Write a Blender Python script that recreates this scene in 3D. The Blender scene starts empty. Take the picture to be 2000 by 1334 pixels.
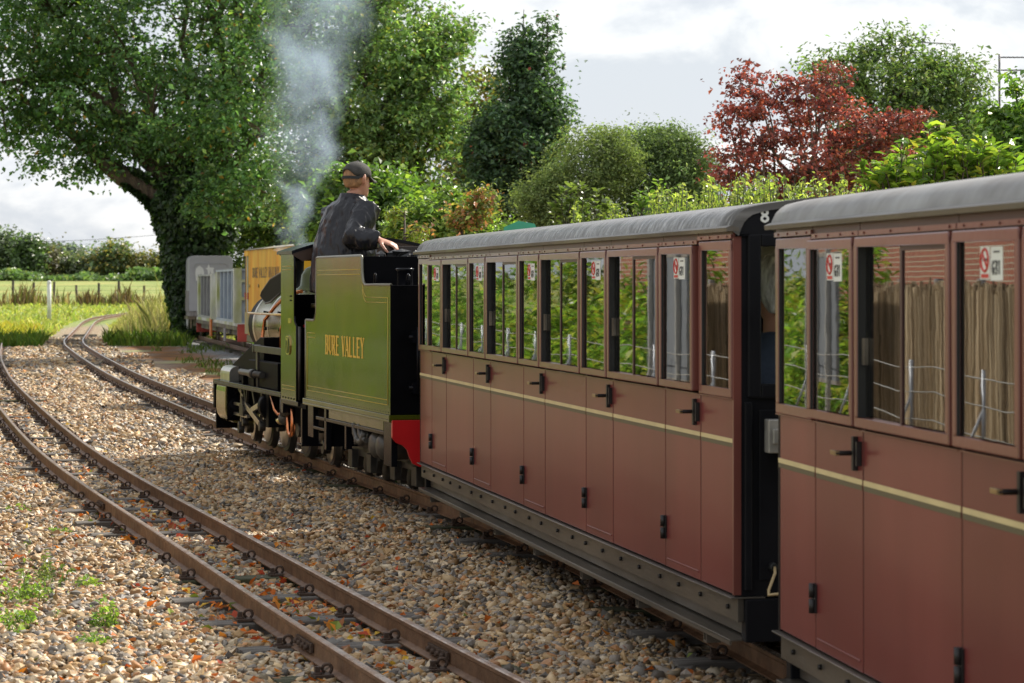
import bpy, math, random
import numpy as np
from mathutils import Vector, Matrix, noise as mnoise

SC = bpy.context.scene
COL = SC.collection
R = math.radians

# ---------------------------------------------------------------- camera
F = 4722.2          # focal length in pixels of the 2000 px wide photograph (85 mm lens)
CAMZ = 1.27         # eye height above the rail tops
cam_data = bpy.data.cameras.new('camera')
cam_data.lens = 85.0
cam_data.sensor_width = 36.0
cam_data.shift_y = -(667 - 556) / 2000.0
cam_data.clip_start = 0.1
cam_data.clip_end = 6000.0
cam_data.dof.use_dof = True
cam_data.dof.focus_distance = 13.5
cam_data.dof.aperture_fstop = 9.0
cam = bpy.data.objects.new('camera', cam_data)
cam.location = (0, 0, CAMZ)
cam.rotation_euler = (R(90), 0, 0)
COL.objects.link(cam)
SC.camera = cam

# ---------------------------------------------------------------- sky and sun
SUN_EL, SUN_AZ = R(40), R(44)      # azimuth measured from straight ahead towards the right
world = bpy.data.worlds.new('World')
SC.world = world
world.use_nodes = True
wn = world.node_tree
wn.nodes.clear()
def wnode(t, **k):
    n = wn.nodes.new(t)
    for a, b in k.items():
        setattr(n, a, b)
    return n
sky = wnode('ShaderNodeTexSky', sky_type='NISHITA')
sky.sun_disc = False
sky.sun_elevation = SUN_EL
sky.sun_rotation = SUN_AZ
sky.air_density = 1.0
sky.dust_density = 1.6
wtc = wnode('ShaderNodeTexCoord')
wmap = wnode('ShaderNodeMapping')
wmap.inputs['Scale'].default_value = (1.0, 1.0, 1.9)
wmap.inputs['Location'].default_value = (0.37, 0.2, 0.31)
wn.links.new(wtc.outputs['Generated'], wmap.inputs['Vector'])
n1 = wnode('ShaderNodeTexNoise')
n1.inputs['Scale'].default_value = 17.0
n1.inputs['Detail'].default_value = 7.0
n1.inputs['Roughness'].default_value = 0.56
n1.inputs['Distortion'].default_value = 0.25
n2 = wnode('ShaderNodeTexNoise')
n2.inputs['Scale'].default_value = 3.2
n2.inputs['Detail'].default_value = 4.0
wn.links.new(wmap.outputs[0], n1.inputs['Vector'])
wn.links.new(wmap.outputs[0], n2.inputs['Vector'])
ramp = wnode('ShaderNodeValToRGB')           # the lit and shaded parts of the cloud sheet
ramp.color_ramp.interpolation = 'EASE'
ramp.color_ramp.elements[0].position = 0.42
ramp.color_ramp.elements[0].color = (6.4, 6.8, 7.4, 1)
ramp.color_ramp.elements[1].position = 0.60
ramp.color_ramp.elements[1].color = (9.0, 9.1, 9.2, 1)
wn.links.new(n1.outputs[0], ramp.inputs[0])
cov = wnode('ShaderNodeValToRGB')            # how much of the blue shows through
cov.color_ramp.elements[0].position = 0.30
cov.color_ramp.elements[0].color = (0.72, 0.72, 0.72, 1)
cov.color_ramp.elements[1].position = 0.55
cov.color_ramp.elements[1].color = (0.97, 0.97, 0.97, 1)
wn.links.new(n2.outputs[0], cov.inputs[0])
wmix = wnode('ShaderNodeMix', data_type='RGBA')
wn.links.new(cov.outputs[0], wmix.inputs[0])
wn.links.new(sky.outputs[0], wmix.inputs[6])
wn.links.new(ramp.outputs[0], wmix.inputs[7])
bg = wnode('ShaderNodeBackground')
bg.inputs['Strength'].default_value = 0.084
wn.links.new(wmix.outputs[2], bg.inputs['Color'])
wout = wnode('ShaderNodeOutputWorld')
wn.links.new(bg.outputs[0], wout.inputs['Surface'])

sun_data = bpy.data.lights.new('sun', 'SUN')
sun_data.energy = 5.0
sun_data.angle = R(2.5)
sun_data.color = (1.0, 0.93, 0.82)
sun = bpy.data.objects.new('sun', sun_data)
to_sun = Vector((math.sin(SUN_AZ) * math.cos(SUN_EL), math.cos(SUN_AZ) * math.cos(SUN_EL), math.sin(SUN_EL)))
sun.rotation_euler = (-to_sun).to_track_quat('-Z', 'Y').to_euler()
sun.location = to_sun * 60
COL.objects.link(sun)

SC.view_settings.view_transform = 'Standard'
SC.view_settings.look = 'None'
SC.view_settings.exposure = 0.52
SC.view_settings.gamma = 1.0
SC.view_settings.use_curve_mapping = False
SC.render.engine = 'CYCLES'
SC.cycles.use_denoising = True
SC.cycles.max_bounces = 8
SC.cycles.diffuse_bounces = 3
SC.cycles.glossy_bounces = 3
SC.cycles.transmission_bounces = 5
SC.cycles.transparent_max_bounces = 12
SC.cycles.volume_bounces = 1
SC.cycles.volume_step_rate = 2.0
SC.cycles.volume_max_steps = 96
SC.cycles.sample_clamp_indirect = 6.0

# ---------------------------------------------------------------- pixel helpers (photograph pixels -> place)
def P(px, py, Y):
    """the place at distance Y that the photograph shows at pixel (px, py)"""
    return Vector(((px - 1000) * Y / F, Y, CAMZ - (py - 556) * Y / F))
# ---------------------------------------------------------------- materials
MATS = {}
def mat(name, col, rough=0.5, metal=0.0, var=0.0, vscale=8.0, bump=0.0, bscale=30.0, coat=0.0, spec=0.5,
        col2=None, c2scale=4.0, c2lo=0.45, c2hi=0.62, stretch=None, rvar=0.0, detail=5.0, bdist=0.01, ior=1.5):
    """principled material; var = brightness variation, col2 = second colour in noise patches, stretch = mapping scale"""
    if name in MATS:
        return MATS[name]
    m = bpy.data.materials.new(name)
    m.use_nodes = True
    nt = m.node_tree
    b = nt.nodes['Principled BSDF']
    b.inputs['Base Color'].default_value = (*col, 1)
    b.inputs['Roughness'].default_value = rough
    b.inputs['Metallic'].default_value = metal
    b.inputs['Specular IOR Level'].default_value = spec
    b.inputs['IOR'].default_value = ior
    if coat:
        b.inputs['Coat Weight'].default_value = coat
        b.inputs['Coat Roughness'].default_value = 0.08
    tc = nt.nodes.new('ShaderNodeTexCoord')
    mp = nt.nodes.new('ShaderNodeMapping')
    if stretch:
        mp.inputs['Scale'].default_value = stretch
    nt.links.new(tc.outputs['Object'], mp.inputs['Vector'])
    def noise(scale, det=detail):
        n = nt.nodes.new('ShaderNodeTexNoise')
        n.inputs['Scale'].default_value = scale
        n.inputs['Detail'].default_value = det
        nt.links.new(mp.outputs[0], n.inputs['Vector'])
        return n
    colout = None
    if col2 is not None:
        n = noise(c2scale)
        rp = nt.nodes.new('ShaderNodeValToRGB')
        rp.color_ramp.elements[0].position = c2lo
        rp.color_ramp.elements[0].color = (*col, 1)
        rp.color_ramp.elements[1].position = c2hi
        rp.color_ramp.elements[1].color = (*col2, 1)
        nt.links.new(n.outputs[0], rp.inputs[0])
        colout = rp.outputs[0]
    if var:
        n = noise(vscale)
        mr = nt.nodes.new('ShaderNodeMapRange')
        mr.inputs[1].default_value = 0.3
        mr.inputs[2].default_value = 0.7
        mr.inputs[3].default_value = 1 - var
        mr.inputs[4].default_value = 1 + var
        nt.links.new(n.outputs[0], mr.inputs[0])
        mx = nt.nodes.new('ShaderNodeMix')
        mx.data_type = 'RGBA'
        mx.blend_type = 'MULTIPLY'
        mx.inputs[0].default_value = 1
        if colout is not None:
            nt.links.new(colout, mx.inputs[6])
        else:
            mx.inputs[6].default_value = (*col, 1)
        nt.links.new(mr.outputs[0], mx.inputs[7])
        colout = mx.outputs[2]
    if colout is not None:
        nt.links.new(colout, b.inputs['Base Color'])
    if rvar:
        n = noise(vscale * 1.7)
        mr = nt.nodes.new('ShaderNodeMapRange')
        mr.inputs[1].default_value = 0.3
        mr.inputs[2].default_value = 0.7
        mr.inputs[3].default_value = max(0.03, rough - rvar)
        mr.inputs[4].default_value = min(1, rough + rvar)
        nt.links.new(n.outputs[0], mr.inputs[0])
        nt.links.new(mr.outputs[0], b.inputs['Roughness'])
    if bump:
        n = noise(bscale)
        bp = nt.nodes.new('ShaderNodeBump')
        bp.inputs['Strength'].default_value = bump
        bp.inputs['Distance'].default_value = bdist
        nt.links.new(n.outputs[0], bp.inputs['Height'])
        nt.links.new(bp.outputs[0], b.inputs['Normal'])
    MATS[name] = m
    return m

def leaf_mat(name, rough=0.45, transl=0.4, spec=0.4, tboost=(1.25, 1.35, 0.55)):
    """foliage: colour from the leaf's own tint, light passes through the blade"""
    if name in MATS:
        return MATS[name]
    m = bpy.data.materials.new(name)
    m.use_nodes = True
    nt = m.node_tree
    b = nt.nodes['Principled BSDF']
    out = nt.nodes['Material Output']
    at = nt.nodes.new('ShaderNodeAttribute')
    at.attribute_name = 'tint'
    nt.links.new(at.outputs['Color'], b.inputs['Base Color'])
    b.inputs['Roughness'].default_value = rough
    b.inputs['Specular IOR Level'].default_value = spec
    tr = nt.nodes.new('ShaderNodeBsdfTranslucent')
    mu = nt.nodes.new('ShaderNodeMix')
    mu.data_type = 'RGBA'
    mu.blend_type = 'MULTIPLY'
    mu.inputs[0].default_value = 1
    nt.links.new(at.outputs['Color'], mu.inputs[6])
    mu.inputs[7].default_value = (*tboost, 1)
    nt.links.new(mu.outputs[2], tr.inputs['Color'])
    ms = nt.nodes.new('ShaderNodeMixShader')
    ms.inputs[0].default_value = transl
    nt.links.new(b.outputs[0], ms.inputs[1])
    nt.links.new(tr.outputs[0], ms.inputs[2])
    nt.links.new(ms.outputs[0], out.inputs['Surface'])
    MATS[name] = m
    return m

def tint_mat(name, rough=0.6, spec=0.4, bump=0.0, bscale=60):
    if name in MATS:
        return MATS[name]
    m = mat(name, (0.3, 0.3, 0.3), rough, spec=spec, bump=bump, bscale=bscale, bdist=0.004)
    nt = m.node_tree
    at = nt.nodes.new('ShaderNodeAttribute')
    at.attribute_name = 'tint'
    nt.links.new(at.outputs['Color'], nt.nodes['Principled BSDF'].inputs['Base Color'])
    return m

# ---------------------------------------------------------------- objects
def props(o, label=None, cat=None, group=None, kind=None):
    if label: o['label'] = label
    if cat: o['category'] = cat
    if group: o['group'] = group
    if kind: o['kind'] = kind
    return o

def empty(name, loc=(0, 0, 0), rz=0.0, label=None, cat=None, group=None, kind=None, parent=None):
    o = bpy.data.objects.new(name, None)
    o.location = loc
    o.rotation_euler = (0, 0, rz)
    o.empty_display_size = 0.2
    COL.objects.link(o)
    if parent is not None:
        o.parent = parent
    return props(o, label, cat, group, kind)

def link(name, me, parent=None, loc=None, rot=None):
    o = bpy.data.objects.new(name, me)
    COL.objects.link(o)
    if parent is not None:
        o.parent = parent
    if loc is not None:
        o.location = loc
    if rot is not None:
        o.rotation_euler = rot
    return o

class MB:
    """mesh builder: collects pieces of ONE part"""
    def __init__(s):
        s.v, s.f, s.mi, s.sm, s.mats = [], [], [], [], []
        s.cur = 0
        s.smooth = False
    def use(s, m):
        if m not in s.mats:
            s.mats.append(m)
        s.cur = s.mats.index(m)
        return s
    def add(s, vs, fs, smooth=None):
        n = len(s.v)
        s.v += [tuple(v) for v in vs]
        s.f += [tuple(i + n for i in f) for f in fs]
        s.mi += [s.cur] * len(fs)
        s.sm += [s.smooth if smooth is None else smooth] * len(fs)
        return s
    def box(s, x0, x1, y0, y1, z0, z1, M=None):
        vs = [(x0, y0, z0), (x1, y0, z0), (x1, y1, z0), (x0, y1, z0), (x0, y0, z1), (x1, y0, z1), (x1, y1, z1), (x0, y1, z1)]
        if M is not None:
            vs = [M @ Vector(v) for v in vs]
        return s.add(vs, [(0, 3, 2, 1), (4, 5, 6, 7), (0, 1, 5, 4), (1, 2, 6, 5), (2, 3, 7, 6), (3, 0, 4, 7)], False)
    def cyl(s, a, b, r0, r1=None, n=12, cap=True, smooth=True):
        a, b = Vector(a), Vector(b)
        if r1 is None: r1 = r0
        return s.tube([a, b], [r0, r1], n, cap, smooth)
    def tube(s, pts, rad, n=8, cap=True, smooth=True):
        pts = [Vector(p) for p in pts]
        if not hasattr(rad, '__len__'):
            rad = [rad] * len(pts)
        base = len(s.v)
        vs, fs = [], []
        t0 = (pts[1] - pts[0]).normalized()
        u = t0.orthogonal().normalized()
        for i, p in enumerate(pts):
            if i == 0: t = t0
            elif i == len(pts) - 1: t = (pts[i] - pts[i - 1]).normalized()
            else: t = ((pts[i + 1] - p).normalized() + (p - pts[i - 1]).normalized()).normalized()
            u = (u - t * u.dot(t))
            if u.length < 1e-6: u = t.orthogonal()
            u.normalize()
            w = t.cross(u)
            for k in range(n):
                a = 2 * math.pi * k / n
                vs.append(p + (u * math.cos(a) + w * math.sin(a)) * rad[i])
        for i in range(len(pts) - 1):
            for k in range(n):
                k2 = (k + 1) % n
                fs.append((i * n + k, i * n + k2, (i + 1) * n + k2, (i + 1) * n + k))
        s.add(vs, fs, smooth)
        if cap:
            m = len(pts) - 1
            n0 = base
            s.f.append(tuple(n0 + k for k in reversed(range(n)))); s.mi.append(s.cur); s.sm.append(False)
            s.f.append(tuple(n0 + m * n + k for k in range(n))); s.mi.append(s.cur); s.sm.append(False)
        return s
    def prism(s, poly, axis, a0, a1, smooth=False):
        """extrude a closed 2D polygon along axis x, y or z; poly in the two other axes (cyclic order kept as y,z / x,z / x,y)"""
        def pt(p, a):
            if axis == 'x': return (a, p[0], p[1])
            if axis == 'y': return (p[0], a, p[1])
            return (p[0], p[1], a)
        n = len(poly)
        vs = [pt(p, a0) for p in poly] + [pt(p, a1) for p in poly]
        fs = [(i, (i + 1) % n, n + (i + 1) % n, n + i) for i in range(n)]
        s.add(vs, fs, smooth)
        s.add(vs, [tuple(reversed(range(n))), tuple(range(n, 2 * n))], False)
        return s
    def lathe(s, prof, center, axis='z', n=20, smooth=True):
        """prof: (radius, height) pairs"""
        vs, fs = [], []
        cx, cy, cz = center
        for r, h in prof:
            for k in range(n):
                a = 2 * math.pi * k / n
                c, d = r * math.cos(a), r * math.sin(a)
                if axis == 'z': vs.append((cx + c, cy + d, cz + h))
                elif axis == 'y': vs.append((cx + c, cy + h, cz + d))
                else: vs.append((cx + h, cy + c, cz + d))
        for i in range(len(prof) - 1):
            for k in range(n):
                k2 = (k + 1) % n
                fs.append((i * n + k, i * n + k2, (i + 1) * n + k2, (i + 1) * n + k))
        return s.add(vs, fs, smooth)
    def sphere(s, c, rx, ry=None, rz=None, n=14, m=9):
        ry = rx if ry is None else ry
        rz = rx if rz is None else rz
        c = Vector(c)
        vs, fs = [], []
        for i in range(m + 1):
            ph = math.pi * i / m
            for k in range(n):
                a = 2 * math.pi * k / n
                vs.append(c + Vector((rx * math.sin(ph) * math.cos(a), ry * math.sin(ph) * math.sin(a), rz * math.cos(ph))))
        for i in range(m):
            for k in range(n):
                k2 = (k + 1) % n
                fs.append((i * n + k, (i + 1) * n + k, (i + 1) * n + k2, i * n + k2))
        return s.add(vs, fs, True)
    def mesh(s, name, m=None):
        me = bpy.data.meshes.new(name)
        me.from_pydata(s.v, [], s.f)
        ms = s.mats if s.mats else ([m] if m else [])
        for x in ms:
            me.materials.append(x)
        me.polygons.foreach_set('material_index', s.mi if s.mats else [0] * len(s.f))
        me.polygons.foreach_set('use_smooth', s.sm)
        me.validate()
        me.update()
        import bmesh
        bm = bmesh.new()
        bm.from_mesh(me)
        bmesh.ops.remove_doubles(bm, verts=bm.verts, dist=1e-6)
        bmesh.ops.recalc_face_normals(bm, faces=bm.faces)
        bm.to_mesh(me)
        bm.free()
        return me
    def build(s, name, m=None, parent=None, bevel=0.0, loc=None, rot=None):
        o = link(name, s.mesh(name, m), parent, loc, rot)
        if bevel:
            md = o.modifiers.new('bevel', 'BEVEL')
            md.width = bevel
            md.segments = 2
            md.limit_method = 'ANGLE'
            md.harden_normals = False
        return o

def np_mesh(name, verts, loops_per_face, mat_, tint=None, smooth=False, faces=None):
    """fast mesh from numpy: verts (N,3), faces given (K,loops) or consecutive"""
    me = bpy.data.meshes.new(name)
    verts = np.asarray(verts, dtype=np.float32).reshape(-1, 3)
    nv = len(verts)
    if faces is None:
        nf = nv // loops_per_face
        idx = np.arange(nf * loops_per_face, dtype=np.int32)
    else:
        faces = np.asarray(faces, dtype=np.int32)
        nf = len(faces)
        idx = faces.reshape(-1)
    me.vertices.add(nv)
    me.vertices.foreach_set('co', verts.reshape(-1))
    me.loops.add(len(idx))
    me.loops.foreach_set('vertex_index', idx)
    me.polygons.add(nf)
    me.polygons.foreach_set('loop_start', np.arange(0, nf * loops_per_face, loops_per_face, dtype=np.int32))
    sm = np.full(nf, smooth, dtype=bool) if np.isscalar(smooth) or isinstance(smooth, bool) else np.asarray(smooth, dtype=bool)
    me.polygons.foreach_set('use_smooth', sm)
    me.update(calc_edges=True)
    if tint is not None:
        a = me.attributes.new('tint', 'FLOAT_COLOR', 'POINT')
        t = np.ones((nv, 4), dtype=np.float32)
        t[:, :3] = tint
        a.data.foreach_set('color', t.reshape(-1))
    me.materials.append(mat_)
    return me

def unit(v):
    return v / np.maximum(np.linalg.norm(v, axis=1, keepdims=True), 1e-9)

def leaf_quads(rng, pos, size, aspect=0.55, up=0.5, droop=0.0, tints=((0.05, 0.09, 0.02),), weights=None, jitter=0.25, out=None, outw=0.0, tdir=None):
    """four-cornered folded leaf blades; returns verts (4N,3) and tints (4N,3)"""
    n = len(pos)
    nor = rng.normal(size=(n, 3))
    nor[:, 2] = np.abs(nor[:, 2]) + up
    if out is not None:
        nor = nor + out * outw
    nor = unit(nor)
    d = rng.normal(size=(n, 3)) if tdir is None else tdir + rng.normal(size=(n, 3)) * 0.45
    d[:, 2] -= droop
    d = unit(d - nor * np.sum(d * nor, axis=1, keepdims=True))
    w = np.cross(nor, d)
    s = (size * np.exp(rng.normal(size=n) * 0.28))[:, None]
    fold = nor * s * 0.12
    a = pos - d * s * 0.5
    c = pos + d * s * 0.5 - nor * s * 0.08
    b = pos + w * s * aspect * 0.5 + fold
    e = pos - w * s * aspect * 0.5 + fold
    v = np.stack([a, b, c, e], axis=1).reshape(-1, 3)
    tints = np.asarray(tints, dtype=np.float32)
    pick = rng.choice(len(tints), size=n, p=weights)
    t = tints[pick] * np.exp(rng.normal(size=(n, 1)) * jitter) * 1.18
    t = np.clip(t, 0.003, 0.9)
    return v, np.repeat(t, 4, axis=0)

# letter shapes: strokes in a 0..1 x 0..1 box, (x0, y0, x1, y1, width), with small serifs
def serif_text(mb, text, origin, ux, uz, un, height, cw=0.5, gap=0.12, depth=0.002, serif=True, wd=0.13):
    """flat raised lettering laid along ux, up uz, towards the viewer un"""
    G = {
        'B': [(.18, 0, .18, 1, 1.3), (.18, .97, .7, .97, .6), (.7, .97, .82, .75, 1), (.82, .75, .7, .52, 1), (.18, .52, .72, .52, .6), (.72, .52, .88, .26, 1.1), (.88, .26, .7, .03, 1.1), (.18, .03, .7, .03, .6)],
        'U': [(.18, 1, .18, .22, 1.3), (.18, .24, .5, .03, .9), (.5, .03, .82, .24, .8), (.82, .22, .82, 1, .7)],
        'R': [(.18, 0, .18, 1, 1.3), (.18, .97, .7, .97, .6), (.7, .97, .84, .74, 1), (.84, .74, .7, .5, 1), (.18, .5, .7, .5, .6), (.5, .5, .9, 0, 1.1)],
        'E': [(.2, 0, .2, 1, 1.3), (.2, .97, .86, .97, .7), (.2, .52, .7, .52, .6), (.2, .03, .88, .03, .7)],
        'V': [(.08, 1, .5, 0, 1.3), (.92, 1, .5, 0, .7)],
        'A': [(.06, 0, .5, 1, .7), (.94, 0, .5, 1, 1.3), (.25, .34, .75, .34, .6)],
        'L': [(.22, 0, .22, 1, 1.3), (.22, .03, .88, .03, .7)],
        'Y': [(.08, 1, .5, .48, 1.2), (.92, 1, .5, .48, .7), (.5, 0, .5, .5, 1.2)],
        'I': [(.5, 0, .5, 1, 1.3)],
        'W': [(.02, 1, .27, 0, 1.1), (.5, .95, .27, 0, .6), (.5, .95, .75, 0, 1.1), (.98, 1, .75, 0, .6)],
        '7': [(.1, .96, .9, .96, 1.2), (.9, .96, .42, 0, 1.3)],
        '8': [(.5, .98, .2, .85, 1.2), (.2, .85, .2, .65, 1.2), (.2, .65, .5, .53, 1.2), (.5, .53, .8, .65, 1.2), (.8, .65, .8, .85, 1.2), (.8, .85, .5, .98, 1.2),
              (.5, .53, .14, .36, 1.2), (.14, .36, .14, .16, 1.2), (.14, .16, .5, .02, 1.2), (.5, .02, .86, .16, 1.2), (.86, .16, .86, .36, 1.2), (.86, .36, .5, .53, 1.2)],
        'G': [(.85, .8, .5, .98, 1.1), (.5, .98, .15, .7, 1.1), (.15, .7, .15, .3, 1.1), (.15, .3, .5, .02, 1.1), (.5, .02, .85, .2, 1.1), (.85, .2, .85, .45, 1.1), (.85, .45, .55, .45, 1.0)],
        '3': [(.15, .95, .7, .95, 1.1), (.7, .95, .82, .75, 1.1), (.82, .75, .5, .53, 1.1), (.5, .53, .85, .3, 1.1), (.85, .3, .65, .04, 1.1), (.65, .04, .12, .06, 1.1)],
        '1': [(.5, 0, .5, 1, 1.2), (.5, 1, .25, .82, 1.0)],
        'S': [(.85, .85, .5, .98, 1), (.5, .98, .17, .78, 1), (.17, .78, .83, .27, 1.2), (.83, .27, .5, .02, 1), (.5, .02, .12, .17, 1)],
        'P': [(.18, 0, .18, 1, 1.3), (.18, .97, .7, .97, .6), (.7, .97, .84, .72, 1), (.84, .72, .7, .47, 1), (.18, .47, .7, .47, .6)],
    }
    ser = {'B': [(.18, 1), (.18, 0)], 'U': [(.18, 1), (.82, 1)], 'R': [(.18, 1), (.18, 0), (.9, 0)], 'E': [(.2, 1), (.2, 0)], 'V': [(.08, 1), (.92, 1)],
           'A': [(.06, 0), (.94, 0)], 'L': [(.22, 1), (.22, 0)], 'Y': [(.08, 1), (.92, 1), (.5, 0)], 'I': [(.5, 1), (.5, 0)], 'P': [(.18, 1), (.18, 0)]}
    O, ux, uz, un = Vector(origin), Vector(ux).normalized(), Vector(uz).normalized(), Vector(un).normalized()
    x = 0.0
    w = cw * height
    layer = 0
    for ch in text:
        if ch == ' ':
            x += w * 0.7
            continue
        for (x0, y0, x1, y1, k) in G.get(ch, []):
            a = O + ux * (x + x0 * w) + uz * (y0 * height)
            b = O + ux * (x + x1 * w) + uz * (y1 * height)
            d = (b - a).normalized()
            p = un.cross(d).normalized() * (wd * w * k * 0.72)
            e = d * (0.02 * height)
            layer += 1
            h = un * (depth + 0.00012 * (layer % 12))
            vs = [a - p - e, a + p - e, b + p + e, b - p + e]
            vs = vs + [q + h for q in vs]
            mb.add(vs, [(4, 5, 6, 7), (0, 1, 5, 4), (1, 2, 6, 5), (2, 3, 7, 6), (3, 0, 4, 7)], False)
        if serif:
            for (sx, sy) in ser.get(ch, []):
                layer += 1
                h = un * (depth + 0.00012 * (layer % 12))
                c = O + ux * (x + sx * w) + uz * ((0.025 if sy == 0 else 0.975) * height)
                p = ux * w * 0.22
                q = uz * height * 0.025
                vs = [c - p - q, c + p - q, c + p + q, c - p + q]
                vs = vs + [z + h for z in vs]
                mb.add(vs, [(4, 5, 6, 7), (0, 1, 5, 4), (1, 2, 6, 5), (2, 3, 7, 6), (3, 0, 4, 7)], False)
        x += w * (1 + gap)
    return x

def copy_tree(o, parent=None):
    c = o.copy()
    COL.objects.link(c)
    c.parent = parent
    for ch in list(o.children):
        copy_tree(ch, c)
    return c
# ================================================================ the ground
GZ = ([-50, 58, 80, 95, 120, 230, 320, 700, 3000], [-.135, -.135, -.11, .0, .45, 1.72, 2.0, 2.4, 4.0])
def gz(y):
    return np.interp(y, GZ[0], GZ[1])
def smooth_path(pts, step=0.25, win=2.5):
    pts = np.array(pts, float)
    y = np.arange(pts[0, 0], pts[-1, 0] + 1e-6, step)
    x = np.interp(y, pts[:, 0], pts[:, 1])
    k = int(win / step)
    ker = np.hanning(2 * k + 3)[1:-1]
    ker /= ker.sum()
    for _ in range(2):
        # pad by linear extrapolation so the ends keep their direction
        a = x[0] + (x[1] - x[0]) * np.arange(-len(ker), 0)
        b = x[-1] + (x[-1] - x[-2]) * np.arange(1, len(ker) + 1)
        x = np.convolve(np.concatenate([a, x, b]), ker, 'same')[len(ker):-len(ker)]
    return y, x
LEFT = smooth_path([(4.6, .84), (6.3, .29), (7.71, -.17), (8.6, -.46), (9.8, -.82), (11.4, -1.29), (12.84, -1.73), (15.1, -2.43), (18.5, -3.415), (22.3, -4.40),
                    (25, -5.08), (28.4, -5.93), (33.1, -7.08), (40, -8.65), (46, -9.95), (54, -11.6)])
MAIN = smooth_path([(-3, 2.78), (1.2, 2.26), (4.28, 1.83), (7.2, 1.33), (7.9, 1.20), (11.0, .64), (13.9, -.05), (15.7, -.57), (18.5, -1.45), (19.92, -1.86), (23.06, -2.67),
                    (26.2, -3.48), (30.9, -4.67), (35, -5.67), (42.8, -7.43), (51.3, -9.28), (55.5, -10.08), (67.4, -12.0), (81, -14.2), (88, -15.1), (94, -15.3), (100, -14.9), (110, -13.2)])
SIDE = smooth_path([(30, -1.1), (38, -2.75), (44, -4.12), (47, -4.79), (57, -6.9), (66, -8.8), (72, -10.1)])
def path_x(path, y):
    return np.interp(y, path[0], path[1])

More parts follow.
